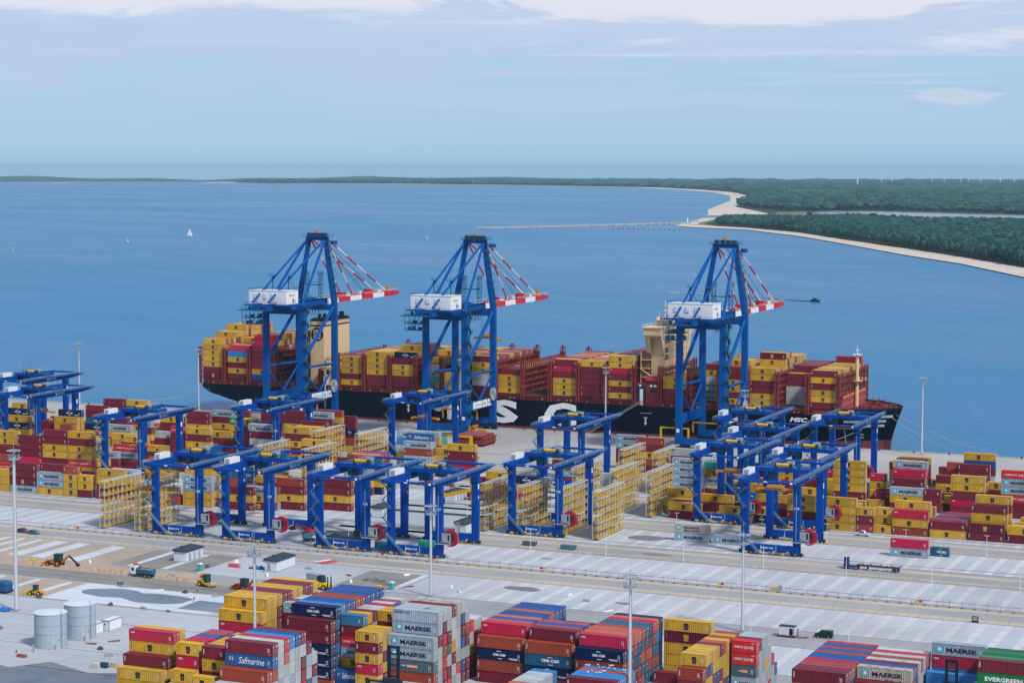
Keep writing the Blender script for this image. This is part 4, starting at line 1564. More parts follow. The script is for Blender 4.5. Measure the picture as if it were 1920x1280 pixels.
ORDINAL = ['zeroth', 'first', 'second', 'third', 'fourth', 'fifth', 'sixth', 'seventh', 'eighth', 'ninth', 'tenth', 'eleventh', 'twelfth', 'thirteenth', 'fourteenth', 'fifteenth', 'sixteenth', 'seventeenth', 'eighteenth', 'nineteenth', 'twentieth', 'twenty-first', 'twenty-second', 'twenty-third', 'twenty-fourth', 'twenty-fifth', 'twenty-sixth', 'twenty-seventh', 'twenty-eighth', 'twenty-ninth', 'thirtieth']
LEVEL = ['topmost', 'second from top', 'third from top', 'fourth from top', 'fifth from top', 'sixth from top', 'seventh from top', 'eighth from top', 'standing alone']
LINEUP = ['nearest', 'second', 'third', 'farthest']
BAYS = [-571.5, -556.9, -542.7, -528.5, -491.3, -477.0, -462.9, -448.6, -434.4, -419.6, -405.7, -391.5, -377.2, -363.1, -348.9, -321.8, -307.5, -293.8, -279.8, -265.6, -251.4]
LASH = [(-573.6, 31.3), (-559.2, 31.3), (-544.6, 31.3), (-530.4, 31.3), (-479.0, 31.3), (-464.7, 31.3), (-450.6, 31.3), (-436.3, 31.3), (-422.1, 31.3), (-407.3, 31.3), (-393.4, 31.3), (-379.2, 31.3), (-364.9, 31.3), (-350.8, 31.3), (-336.6, 31.3), (-309.5, 31.3), (-295.2, 31.3), (-281.5, 31.3), (-267.5, 31.3), (-253.3, 31.3), (-239.1, 31.3), (-493.2, 31.3), (-323.7, 31.3), (-515.8, 31.3)]
RACKS = [(-417.4, 0), (-403, 0), (-295.3, 1), (-281, 1), (-267, 1), (-253.5, 1), (-281, 2), (-266.5, 2), (-252.5, 2), (-415, 2), (-394, 2), (-282, 3), (-268, 3), (-417, 3), (-397, 3)]
# ------------------------------------------------------------------ earth, sea, terminal ground
EARTH = 2*7.43e6
def drop(x, y): return -(x*x+y*y)/EARTH
def node_mat(name):
    m = bpy.data.materials.new(name); m.use_nodes = True
    return m, m.node_tree, m.node_tree.nodes['Principled BSDF']
def sea_mat():
    m, nt, b = node_mat('sea_water'); N = nt.nodes.new; L = nt.links.new
    b.inputs['Base Color'].default_value = (0.018, 0.085, 0.15, 1); b.inputs['Roughness'].default_value = 0.22; b.inputs['IOR'].default_value = 1.33; b.inputs['Specular IOR Level'].default_value = 0.09
    tc = N('ShaderNodeTexCoord'); mp = N('ShaderNodeMapping'); mp.inputs['Rotation'].default_value = (0,0,R_(24)); L(tc.outputs['Object'], mp.inputs[0])
    def noise(sc, det, sx=1, sy=1):
        m2 = N('ShaderNodeMapping'); m2.inputs['Scale'].default_value = (sx, sy, 1); L(mp.outputs[0], m2.inputs[0])
        n = N('ShaderNodeTexNoise'); n.inputs['Scale'].default_value = sc; n.inputs['Detail'].default_value = det; L(m2.outputs[0], n.inputs['Vector']); return n.outputs[0]
    a = noise(0.30, 6, 1, 1.5); c = noise(0.09, 4, 1, 1.6)
    ad = N('ShaderNodeMath'); ad.operation = 'MULTIPLY_ADD'; L(c, ad.inputs[0]); ad.inputs[1].default_value = 0.8; L(a, ad.inputs[2])
    bp = N('ShaderNodeBump'); bp.inputs['Strength'].default_value = 0.8; bp.inputs['Distance'].default_value = 1.3; L(ad.outputs[0], bp.inputs['Height']); L(bp.outputs[0], b.inputs['Normal'])
    # wind lanes: long patches of rougher and calmer water
    p1 = noise(0.0016, 6, 0.5, 1.6); p2 = noise(0.009, 6, 0.5, 1.5)
    mu = N('ShaderNodeMath'); mu.operation = 'MULTIPLY_ADD'; L(p2, mu.inputs[0]); mu.inputs[1].default_value = 0.5; L(p1, mu.inputs[2])
    mr = N('ShaderNodeMapRange'); mr.inputs[1].default_value = 0.55; mr.inputs[2].default_value = 0.95; mr.inputs[3].default_value = 0.24; mr.inputs[4].default_value = 0.38
    L(mu.outputs[0], mr.inputs[0]); L(mr.outputs[0], b.inputs['Roughness'])
    mx = N('ShaderNodeMix'); mx.data_type = 'RGBA'; mr2 = N('ShaderNodeMapRange'); mr2.inputs[1].default_value = 0.55; mr2.inputs[2].default_value = 0.95; L(mu.outputs[0], mr2.inputs[0]); L(mr2.outputs[0], mx.inputs[0])
    mx.inputs[6].default_value = (0.004, 0.130, 0.290, 1); mx.inputs[7].default_value = (0.014, 0.165, 0.330, 1); L(mx.outputs[2], b.inputs['Base Color'])
    return m
WATER_Z = -3.9
sea = MB(); rs = [150]
while rs[-1] < 19000: rs.append(rs[-1]*1.11)
NA = 120; A0, A1 = R_(-60), R_(85)     # measured from +Y towards -X
for r in rs:
    for k in range(NA+1):
        t = A0+(A1-A0)*k/NA; x, y = -r*math.sin(t), r*math.cos(t); sea.v.append((x, y, WATER_Z+drop(x, y)))
for i in range(len(rs)-1):
    for k in range(NA):
        a = i*(NA+1)+k; sea.f.append((a, a+NA+1, a+NA+2, a+1)); sea.m.append(0)
SEA = sea.build('sea_water', sea_mat()); struct(SEA)
for p in SEA.data.polygons: p.use_smooth = True

QUAY_Y = 903.0
def concrete_mat(name, c1, c2, dust=(0.42,0.36,0.26), dustamt=0.35, strips=False, scale=0.02, joints=.45, grime=.35):
    m, nt, b = node_mat(name); N = nt.nodes.new; L = nt.links.new
    b.inputs['Roughness'].default_value = 0.85; b.inputs['Specular IOR Level'].default_value = 0.25
    tc = N('ShaderNodeTexCoord'); geo = N('ShaderNodeNewGeometry')
    pos = geo.outputs['Position']
    def noise(sc, det, rough=.6, sx=1, sy=1):
        m2 = N('ShaderNodeMapping'); m2.inputs['Scale'].default_value = (sx, sy, 1); L(pos, m2.inputs[0])
        n = N('ShaderNodeTexNoise'); n.inputs['Scale'].default_value = sc; n.inputs['Detail'].default_value = det; n.inputs['Roughness'].default_value = rough; L(m2.outputs[0], n.inputs['Vector']); return n.outputs[0]
    def mapr(v, a, bb, c=0., d=1.):
        r = N('ShaderNodeMapRange'); r.inputs[1].default_value = a; r.inputs[2].default_value = bb; r.inputs[3].default_value = c; r.inputs[4].default_value = d; L(v, r.inputs[0]); return r.outputs[0]
    def mixc(f, a, bb):
        x = N('ShaderNodeMix'); x.data_type = 'RGBA'
        for i, v in ((0, f), (6, a), (7, bb)):
            if isinstance(v, tuple): x.inputs[i].default_value = (*v, 1)
            elif isinstance(v, float): x.inputs[i].default_value = v
            else: L(v, x.inputs[i])
        return x.outputs[2]
    def mth(op, a, bb=None):
        n = N('ShaderNodeMath'); n.operation = op
        for i, v in enumerate((a, bb)):
            if v is None: continue
            if isinstance(v, (int, float)): n.inputs[i].default_value = v
            else: L(v, n.inputs[i])
        return n.outputs[0]
    col = mixc(mapr(noise(scale, 8), .35, .65), c1, c2)
    if strips:
        sp = N('ShaderNodeSeparateXYZ'); L(pos, sp.inputs[0])
        fx = mth('FRACT', mth('DIVIDE', mth('ADD', sp.outputs[0], 1000.0+strips), 6.53))
        beam = mth('LESS_THAN', fx, 0.36)
        # paving slabs between the beams: narrow rows along the quay direction, some joints darker
        fy = mth('FRACT', mth('DIVIDE', sp.outputs[1], 2.6))
        row = mth('LESS_THAN', fy, 0.14)
        rn = mapr(noise(.05, 3, .5), .45, .62)
        slab = mixc(mth('MULTIPLY', mth('MULTIPLY', row, rn), .4), col, (0.23, 0.26, 0.29))
        patch = mapr(noise(.11, 3, .5, 1, .25), .5, .7)
        slab = mixc(mth('MULTIPLY', patch, .30), slab, (0.27, 0.30, 0.34))
        beamc = mixc(mapr(noise(.3, 4), .3, .7), (0.46, 0.455, 0.46), (0.54, 0.535, 0.54))
        col = mixc(beam, slab, beamc)
        edge = mth('LESS_THAN', mth('ABSOLUTE', mth('SUBTRACT', fx, 0.36)), 0.016)
        col = mixc(mth('MULTIPLY', edge, .45), col, (0.20, 0.22, 0.25))
    d = mth('MULTIPLY', mapr(noise(.035, 7, .65, 1, 1.5), .48, .75), dustamt)
    col = mixc(d, col, dust)
    sp2 = mapr(noise(1.3, 4, .7), .68, .74); col = mixc(mth('MULTIPLY', sp2, .35), col, (0.12, 0.12, 0.12))
    if not strips:
        sj = N('ShaderNodeSeparateXYZ'); L(pos, sj.inputs[0])
        jx = mth('LESS_THAN', mth('FRACT', mth('DIVIDE', sj.outputs[0], 7.3)), .022); jy = mth('LESS_THAN', mth('FRACT', mth('DIVIDE', sj.outputs[1], 5.1)), .032)
        col = mixc(mth('MULTIPLY', mth('MAXIMUM', jx, jy), joints), col, (0.10, 0.10, 0.105))
    big = mapr(noise(.016, 6, .62), .46, .66); col = mixc(mth('MULTIPLY', big, grime), col, (0.25, 0.25, 0.26))
    # tyre tracks along the lanes
    tr = mapr(noise(.35, 3, .5, .02, 1.0), .58, .72); col = mixc(mth('MULTIPLY', tr, .22), col, (0.16, 0.165, 0.17))
    L(col, b.inputs['Base Color'])
    return m
APRON = concrete_mat('apron_concrete', (0.32, 0.31, 0.30), (0.41, 0.395, 0.385), dustamt=0.3)
ROADM = concrete_mat('road_concrete', (0.245, 0.255, 0.27), (0.33, 0.335, 0.345), dust=(0.42, 0.34, 0.22), dustamt=0.5)
SLABM = concrete_mat('slab_paving', (0.37, 0.405, 0.45), (0.44, 0.47, 0.505), dustamt=0.3, strips=3.1)
FRESH = concrete_mat('fresh_concrete', (0.48, 0.52, 0.57), (0.57, 0.60, 0.635), dustamt=0.12)
PLAINC = concrete_mat('plain_concrete', (0.35, 0.375, 0.41), (0.43, 0.45, 0.48), dustamt=0.2)
SANDM = concrete_mat('bare_sand', (0.34, 0.265, 0.20), (0.42, 0.33, 0.25), dust=(0.26, 0.20, 0.15), dustamt=0.6, scale=.08, joints=.0)
GRAVM = concrete_mat('compacted_gravel', (0.17, 0.165, 0.15), (0.23, 0.22, 0.20), dustamt=0.3, scale=.1, joints=.0)
WETM = concrete_mat('wet_concrete', (0.12, 0.155, 0.20), (0.19, 0.235, 0.29), dustamt=0.05, joints=.0)
ASPH = concrete_mat('dark_asphalt', (0.085, 0.115, 0.155), (0.13, 0.165, 0.21), dustamt=0.1, scale=.1, joints=.0)
DUSTY = concrete_mat('dusty_edge', (0.42, 0.35, 0.24), (0.48, 0.41, 0.30), dust=(0.40, 0.39, 0.37), dustamt=0.6, scale=.06, joints=.0)
LINE = MM('rail_slot_dark', (0.07, 0.045, 0.045), 0.8, 0.3)
g = MB(); g.box(-1400, 500, 60, QUAY_Y, -12, 0.0)
struct(g.build('terminal_ground', APRON))
qe = MB(); qe.box(-1400, 500, QUAY_Y, QUAY_Y+1.1, -12, 0.25)
struct(qe.build('quay_edge', MM('quay_wall', (0.40, 0.37, 0.33), .85, .25, .3)))

def sheet(name, poly, z, m, kind='structure'):
    s = MB(); s.add([(x, y, z) for x, y in poly], [tuple(range(len(poly)))], 0)
    return struct(s.build(name, m), kind)
def rect(x0, x1, y0, y1): return [(x0,y0),(x1,y0),(x1,y1),(x0,y1)]
for k in range(-3, 6):
    Lk = 520+49.4*k
    sheet('slab_paving', rect(-1400, 500, Lk-29.6, Lk), 0.004, SLABM)
    sheet('service_road', rect(-1400, 500, Lk+.5, Lk+19.2), 0.004, ROADM)
    s = MB(); s.box(-1400, 500, Lk, Lk+.32, 0, 0.012); s.box(-1400, 500, Lk-29.9, Lk-29.62, 0, 0.012)
    struct(s.build('rail_slot', LINE))
    if k >= 1:
        s = MB()
        for rr in (593.5, 621.0): s.box(-1400, 500, rr+49.8*(k-1)-.25, rr+49.8*(k-1)+.25, 0.0, 0.05)
        struct(s.build('crane_rail', MM('rail_steel', (0.14, 0.10, 0.08), .6, .3)))
        sheet('dusty_strip', rect(-1400, 500, Lk+12.8, Lk+16.4), 0.008, DUSTY)
        sheet('dusty_strip', rect(-1400, 500, Lk+1.0, Lk+4.6), 0.008, DUSTY)
# plain concrete yard in the middle (no beams)
sheet('plain_yard', rect(-402, -298, 588.6, 620), 0.008, PLAINC)
sheet('plain_yard', rect(-345, -298, 622, 738), 0.008, PLAINC)
sheet('plain_yard', rect(-365, -262, 540.5, 568.5), 0.008, PLAINC)
sheet('plain_yard', rect(-480, -230, 380, 489), 0.008, PLAINC)
# construction ground on the left
sheet('sand_ground', rect(-520, -372, 540.4, 568.6), 0.008, SANDM)
sheet('gravel_ground', rect(-377, -345, 540.4, 568.6), 0.012, GRAVM)
sheet('sand_ground', rect(-520, -366, 490.6, 513.5), 0.008, SANDM)
sheet('gravel_road', rect(-560, -315, 514.2, 527.5), 0.008, GRAVM)
sheet('sand_ground', rect(-560, -338, 527.6, 539.6), 0.008, SANDM)
for x in (-437, -431, -424, -417, -408, -394, -371, -358.5):
    sheet('concrete_beam', rect(x, x+(5.2 if x in (-417,-408,-394) else 2.4), 541.5, 567.5), 0.016, FRESH)
for x in (-410, -397, -384, -372.5):
    sheet('concrete_beam', rect(x, x+2.4, 490.8, 512.5), 0.016, FRESH)
sheet('fresh_slab', rect(-366, -310, 490.6, 513.6), 0.012, FRESH)
def blob(cx, cy, rx, ry, n=40, rough=.16, seed=1):
    rnd = random.Random(seed); ph = [rnd.random()*6.28 for _ in range(6)]
    return [(cx+rx*math.cos(t)*(1+rough*sum(math.sin((j+2)*t+ph[j])/(j+1.4) for j in range(6))*.5), cy+ry*math.sin(t)*(1+rough*sum(math.sin((j+2)*t+ph[j])/(j+1.4) for j in range(6))*.5)) for t in (2*math.pi*k/n for k in range(n))]
sheet('damp_patch', blob(-350.5, 504.5, 9.5, 6.2, seed=3), 0.016, WETM)
sheet('damp_patch', blob(-334.5, 503.0, 11.5, 6.6, seed=8), 0.020, WETM)
sheet('damp_patch', rect(-322, -301, 494, 506), 0.016, WETM)
sheet('fresh_slab', rect(-324, -321.6, 491, 513), 0.024, FRESH)
sheet('asphalt_ground', [(-360,436),(-331,423.5),(-318,428),(-300,421),(-286,428),(-280,440),(-270,436),(-262,380),(-360,380)], 0.012, ASPH)
sheet('asphalt_ground', blob(-362, 449, 13, 9, seed=5), 0.012, ASPH)
sheet('concrete_beam', [(-333,421.5),(-318,438),(-310,436),(-322,418)], 0.018, PLAINC)
sheet('gravel_ground', rect(-297, -276, 541, 566), 0.012, GRAVM)
sheet('concrete_beam', rect(-279, -276.6, 541, 566), 0.016, FRESH)
for (cx, cy, rx, ry, sd_) in ((-238, 655, 7, 4.5, 2), (-225, 628, 5, 1.6, 4), (-208, 553, 3, 1.3, 6), (-255, 607, 2.2, 1.0, 7), (-195, 690, 4, 1.2, 9), (-243, 560, 6, 3, 12), (-312, 640, 9, 4, 13), (-306, 700, 7, 3, 15)):
    sheet('oil_stain', blob(cx, cy, rx, ry, seed=sd_), 0.016, MM('stain', (0.20, 0.185, 0.18), .8, .3, .6))
# ------------------------------------------------------------------ shipping containers
PAINT = {'Y':(0.64,0.365,0.012),'M':(0.195,0.011,0.030),'m':(0.14,0.008,0.035),'C':(0.52,0.003,0.055),'N':(0.003,0.014,0.085),'T':(0.010,0.105,0.21),'B':(0.006,0.080,0.31),
 'L':(0.010,0.22,0.56),'G':(0.34,0.42,0.50),'g':(0.36,0.43,0.50),'W':(0.47,0.50,0.51),'o':(0.46,0.40,0.34),'R':(0.34,0.050,0.022),'S':(0.54,0.105,0.055),'H':(0.60,0.008,0.015),
 'E':(0.004,0.23,0.060),'D':(0.010,0.10,0.06),'K':(0.07,0.13,0.16),'P':(0.37,0.055,0.085),'s':(0.008,0.11,0.33),'A':(0.03,0.36,0.30),'t':(0.02,0.15,0.29)}
CPAINT = mat('container_paint', (.5,.5,.5), 0.55, 0.30, 0.55, attr='object', streak=0.35)
CPAINTV = mat('stacked_container_paint', (.5,.5,.5), 0.55, 0.28, 0.30, attr='vertex', streak=0.35)
RUST = MM('rust_stain', (0.24, 0.11, 0.05), 0.85, 0.4, 1.2)
LOCK = MM('lock_bar_steel', (0.45, 0.46, 0.46), 0.5, 0.2)
CODEW = MM('code_lettering', (0.60, 0.60, 0.60), 0.6, 0.05)
def container_body(L, h):
    W = 2.44; mb = MB()
    n = 24 if L > 8 else 12; d = 0.09; p = 0.16
    # corrugated long sides
    for side in (0, 1):
        y_out, y_in = (0.02, 0.02+d) if side == 0 else (W-0.02, W-0.02-d)
        xs = []; x = p; step = (L-2*p)/n
        for k in range(n):
            a = p+k*step
            xs += [(a, y_in), (a+step*.18, y_out), (a+step*.5, y_out), (a+step*.68, y_in)]
        xs.append((L-p, y_in))
        o = len(mb.v)
        for xx, yy in xs: mb.v += [(xx, yy, 0.19), (xx, yy, h-0.10)]
        for k in range(len(xs)-1):
            q = (o+2*k, o+2*k+2, o+2*k+3, o+2*k+1); mb.f.append(q if side == 0 else q[::-1]); mb.m.append(0)
    mb.add([(p,0.05,h-.035),(L-p,0.05,h-.035),(L-p,W-.05,h-.035),(p,W-.05,h-.035)], [(0,1,2,3)])
    for k in range(1, 5 if L > 8 else 3):
        x = L*k/(5 if L > 8 else 3); mb.box(x-.05, x+.05, .1, W-.1, h-.034, h-.015)
    mb.add([(0.05,.1,.1),(0.05,W-.1,.1),(0.05,W-.1,h-.1),(0.05,.1,h-.1)], [(0,3,2,1)])
    # frame: posts and rails
    for x0, x1 in ((0, p), (L-p, L)):
        for y0, y1 in ((0, .13), (W-.13, W)): mb.box(x0, x1, y0, y1, .0, h)
        mb.box(x0, x1, .13, W-.13, h-.11, h-.012); mb.box(x0, x1, .13, W-.13, 0, .12)
    for y0, y1 in ((0, .08), (W-.08, W)):
        mb.box(p, L-p, y0, y1, h-.10, h-.004); mb.box(p, L-p, y0, y1, 0.09, .20)
    return mb
def door_part(L, h):
    mb = MB(); W = 2.44; x = L-.035
    for y0, y1 in ((.14, 1.20), (1.24, W-.14)): mb.box(x, x+.05, y0, y1, .13, h-.12, 0)
    for y in (.42, .90, 1.54, 2.02): mb.box(x+.05, x+.085, y-.022, y+.022, .12, h-.10, 1)
    for y in (.42, .90, 1.54, 2.02):
        mb.box(x+.05, x+.10, y-.06, y+.22, h*.40, h*.40+.07, 1)
    mb.box(x+.05, x+.056, 1.62, 2.12, h*.70, h*.83, 2); mb.box(x+.05, x+.056, .25, .60, h*.73, h*.80, 2)
    return mb
def star7(mb, cx, cz, r, y, mi):
    pts = []
    for k in range(14):
        t = math.pi/2+k*math.pi/7; q = r if k % 2 == 0 else r*.40
        pts.append((cx+q*math.cos(t), y, cz+q*math.sin(t)))
    mb.add([(cx, y, cz)]+pts, [(0, 1+k, 1+(k+1) % 14) for k in range(14)], mi)
def arc(mb, cx, cz, rx, rz, t0, t1, wd, y, mi, n=8):
    vs = []
    for k in range(n+1):
        t = t0+(t1-t0)*k/n; f = math.sin(math.pi*k/n)*wd/2+.02
        vs += [(cx+rx*math.cos(t), y, cz+rz*math.sin(t)-f), (cx+rx*math.cos(t), y, cz+rz*math.sin(t)+f)]
    mb.add(vs, [(2*k, 2*k+2, 2*k+3, 2*k+1) for k in range(n)], mi)
# materials order for marks: 0 dark, 1 white, 2 light blue, 3 gold, 4 blue, 5 orange, 6 red
MARKM = [TEXTD, TEXTW, STAR, TEXTY, MM('mark_blue', (0.02,0.06,0.35), .6, .05), ORB, RED]
def quad(mb, x0, x1, z0, z1, y, mi): mb.add([(x0,y,z0),(x1,y,z0),(x1,y,z1),(x0,y,z1)], [(0,1,2,3)], mi)
def marks(code, L, h, mb=None, y=-.012, far=False):
    mb = mb or MB(); c = code
    if c in 'Ym':
        mi = 3 if c == 'm' else 0; wd = 1.30 if L > 8 else 1.10; x = L*(.44 if L > 8 else .47)-wd/2*.4
        if far: wd *= 1.25
        put_text(mb, 'm', x, h*.50, wd, h*(.32 if far else .28), y, mi, .07); put_text(mb, 'sc', x+.08, h*.20, wd*.9, h*.27, y, mi, .055)
        if not far: quad(mb, x-.12, x+wd+.16, h*.475, h*.492, y, mi); put_text(mb, 'MSCU', .55, h*.30, .22, h*.5, y, 0 if c == 'Y' else 3, 0, rot=True)
    elif c in 'Go':
        if L > 8:
            s = h*.52; x0 = L*.09; quad(mb, x0, x0+s*1.02, h*.26, h*.26+s, y, 2); star7(mb, x0+s*.51, h*.26+s/2, s*.40, y-.004, 1)
            if c == 'o' and 'sealand' in FLAGS: pass
            put_text(mb, 'MAERSK', L*.28, h*.31, L*.58, h*.36, y, 0, .028)
        else:
            s = h*.42; quad(mb, .5, .5+s, h*.3, h*.3+s, y, 2); star7(mb, .5+s/2, h*.3+s/2, s*.4, y-.004, 1); put_text(mb, 'MAERSK', 1.9, h*.36, 3.5, h*.24, y, 0, .028)
    elif c == 'g':
        quad(mb, .25, .7, h*.70, h*.88, y, 2); put_text(mb, 'MAERSK LINE', .85, h*.68, L*.30, h*.17, y, 0, .02)
    elif c == 'C': put_text(mb, 'CAI', .55, h*.66, 1.05, h*.17, y, 1, .03)
    elif c in 'NT':
        k = 1 if L > 8 else .55
        put_text(mb, 'CMA CGM', L*.36, h*.40, 3.3*k if c == 'N' else 4.6*k, h*(.22 if c == 'N' else .27)*1.0, y, 1, .045)
        cx = L*.36+1.65*k*(1 if c == 'N' else 1.35)
        arc(mb, cx-.1, h*.52, 1.5*k, h*.30, R_(62), R_(118), .13, y, 1); arc(mb, cx+.2, h*.48, 1.5*k, h*.30, R_(242), R_(298), .13, y, 1)
        if c == 'N' and not far: quad(mb, L*.70, L*.90, h*.25, h*.30, y, 1); quad(mb, L*.73, L*.89, h*.16, h*.20, y, 1)
        if not far: star7(mb, .35, h*.22, .16, y, 3)
    elif c == 'H':
        put_text(mb, 'HAMBURG', L*.10, h*.40, L*.36, h*.20, y, 1, .012); put_text(mb, 'S\u00dcD', L*.64, h*.40, L*.22, h*.24, y, 1, .012)
        for a, b in (((.50,.34),(.63,.62)), ((.50,.62),(.63,.34))):
            x0, z0 = L*a[0], h*a[1]; x1, z1 = L*b[0], h*b[1]; mb.add([(x0,y,z0-.07),(x1,y,z1-.10),(x1,y,z1+.10),(x0,y,z0+.07)], [(0,1,2,3)], 1)
        if not far: quad(mb, L*.80, L*.94, h*.83, h*.87, y, 1)
    elif c == 'E': put_text(mb, 'EVERGREEN', L*.14, h*.36, L*.68, h*.34, y, 1, .03)
    elif c == 's':
        quad(mb, L*.09, L*.17, h*.46, h*.72, y, 1); quad(mb, L*.115, L*.145, h*.46, h*.72, y-.004, 6); quad(mb, L*.09, L*.17, h*.55, h*.62, y-.004, 6)
        put_text(mb, 'Safmarine', L*.28, h*.26, L*.55, h*.52, y, 1, .004, .35)
    elif c == 'K':
        quad(mb, L*.30, L*.42, h*.38, h*.64, y, 4); quad(mb, L*.42, L*.66, h*.36, h*.62, y, 5); put_text(mb, 'P&O', L*.31, h*.43, L*.10, h*.15, y-.004, 1, .02); put_text(mb, 'Nedlloyd', L*.435, h*.41, L*.21, h*.15, y-.004, 1, .02)
    elif c in 'MRP' and not far:
        put_text(mb, 'TEX', .38, h*.34, .30, h*.5, y, 1, .02, rot=True)
    elif c == 'W' and not far:
        quad(mb, .4, 1.6, h*.72, h*.82, y, 0)
    if not far and c not in 'Wo':
        for q in range(3): quad(mb, L-1.25+.22*q, L-1.18+.22*q, h*.32, h*.66, y, 1)
        if L > 8: quad(mb, L-.95, L-.6, h*.12, h*.22, y, 3)
    return mb
FLAGS = ()
_cm = {}
def cmesh(kind, *a):
    k = (kind,)+a
    if k not in _cm:
        if kind == 'body': _cm[k] = container_body(*a).mesh('container_body', [CPAINT])
        elif kind == 'door': _cm[k] = door_part(*a).mesh('container_door', [CPAINT, LOCK, CODEW])
        else:
            mb = marks(*a); _cm[k] = mb.mesh('container_marking', MARKM) if mb.v else None
    return _cm[k]
BOXES = []      # X, Y, z, L, code, h
KEYS = 'YmMCNTBLGgWoRSHEDKPsAt'
for st in STACKS:
    X, Y, z0, h = st[0]/10, st[1]/10, st[2]/10, st[4]/100
    for i, q in enumerate(st[5:]): BOXES.append((X, Y, z0+i*(h+.02), 12.19 if st[3] == 4 else 6.06, KEYS[q], h))
def individual(b, label, sealand=False):
    X, Y, z, L, c, h = b
    o = link('shipping_container', cmesh('body', L, h), None, (X, Y, z)); rr = random.Random(int(X*7+Y*13+z*17))
    f = .86+.26*rr.random(); col = PAINT[c]; g = sum(col)/3; t = rr.random()*.10
    col = [max(0, (v*(1-t)+g*t)*f) for v in col]
    o.color = (*col, 1)
    tag(o, label, 'container', 'stacked shipping containers')
    d = link('door', cmesh('door', L, h), o); d.color = o.color
    if sealand:
        mb = MB(); s = h*.45; quad(mb, .9, .9+s, h*.38, h*.38+s, -.012, 2); star7(mb, .9+s/2, h*.38+s/2, s*.4, -.016, 1)
        put_text(mb, 'MAERSK', 3.4, h*.52, 5.8, h*.26, -.012, 0, .028); put_text(mb, 'SEALAND', 3.4, h*.18, 5.8, h*.24, -.012, 0, .028)
        link('lettering', mb.mesh('container_marking', MARKM), o)
    else:
        me = cmesh('marks', c, L, h)
        if me: link('emblem' if c in 'YmgKs' else 'lettering', me, o)
    if c in 'oWG' and rr.random() < (.9 if c == 'o' else .3):
        mb = MB(); n = 14 if c == 'o' else 6
        for k in range(n):
            x = rr.uniform(.3, L-1.2); zz = rr.choice((0, 1)); wq = rr.uniform(.15, .9 if zz else .3); dz = rr.uniform(.1, .5)
            quad(mb, x, x+wq, h-.1-dz if not zz else .0+.14, h-.1 if not zz else .14+dz*.6, -.008, 0)
        for k in range(n//2):
            x = rr.uniform(.2, L-1.5); y = rr.uniform(.15, 1.6); mb.add([(x,y,h-.012),(x+rr.uniform(.4,1.6),y,h-.012),(x+rr.uniform(.4,1.4),y+rr.uniform(.2,.7),h-.012),(x+.1,y+.4,h-.012)], [(0,1,2,3)], 0)
        link('rust_patch', mb.mesh('rust_patch', [RUST]), o)
    return o
def rest_of_containers(idx):
    mb = MB(); cols = []
    rr = random.Random(5)
    for i in idx:
        X, Y, z, L, c, h = BOXES[i]
        f = .82+.30*rr.random(); col = PAINT[c]; g = sum(col)/3; t = rr.random()*.10
        col = tuple(max(0, (v*(1-t)+g*t)*f) for v in col)
        n0 = len(mb.v)
        mb.box(X+.03, X+L-.04, Y+.03, Y+2.40, z+.08, z+h-.01, 0)
        cols += [col]*(len(mb.v)-n0)
        n0 = len(mb.v); x = X+L-.005
        for y in (.5, 1.1, 1.4, 2.0): mb.add([(x,Y+y,z+.2),(x,Y+y+.07,z+.2),(x,Y+y+.07,z+h-.2),(x,Y+y,z+h-.2)], [(0,1,2,3)], 8)
        if rr.random() < .6: mb.add([(x,Y+1.6,z+h*.66),(x,Y+2.1,z+h*.66),(x,Y+2.1,z+h*.82),(x,Y+1.6,z+h*.82)], [(0,1,2,3)], 8)
        sub = marks(c, L, h, far=True)
        if sub.v: mb.add([(v[0]+X, v[1]+Y+.01, v[2]+z) for v in sub.v], sub.f); mb.m[-len(sub.f):] = [q+1 for q in sub.m]
        cols += [(.5,.5,.5)]*(len(mb.v)-n0)
    me = mb.mesh('stacked_containers', [CPAINTV]+MARKM+[LOCK])
    at = me.color_attributes.new('paint', 'FLOAT_COLOR', 'POINT')
    at.data.foreach_set('color', [q for c in cols for q in (*c, 1.0)])
    o = link('stacked_containers', me)
    tag(o, 'smaller stacked containers filling the far yard blocks and the ship deck', 'containers', kind='stuff')
    return o
_ind = set()
def place_label(e):
    k, t = e[1], LEVEL[e[2]]; nm = LOOK[BOXES[e[0]][4]]
    if k == 0: return '%s container, %s, %s row, %s' % (nm, t, 'front' if e[3] == 1 else 'rearmost' if e[3] == 99 else ORDINAL[e[3]], BLOCKS[e[4]])
    if k == 1: return '%s container aboard ship, %s, %s row, %s bay from stern' % (nm, t, 'quayside' if e[3] == 1 else ORDINAL[e[3]], ORDINAL[e[4]])
    if k == 2: return '%s container, %s, %s stack from left, %s line, %s %s block' % (nm, t, ORDINAL[e[3]], 'front' if e[4] == 0 else ORDINAL[e[4]+1], LINEUP[e[5]], ('left', 'right')[e[6]])
    if k == 3: return 'rusty grey star-marked container with second name line, atop a pair on the bare slab'
    if k == 4: return 'grey star-marked container beneath the %s one on the bare slab' % ('crimson', 'rusty')[e[3]]
    return '%s container on the bare slab, %s, %s stack from left' % (nm, t, ORDINAL[e[3]])
for e in CONTAINER_PLACES:
    _ind.add(e[0]); lab = place_label(e); individual(BOXES[e[0]], lab, e[1] == 3)
rest_of_containers([i for i in range(len(BOXES)) if i not in _ind])
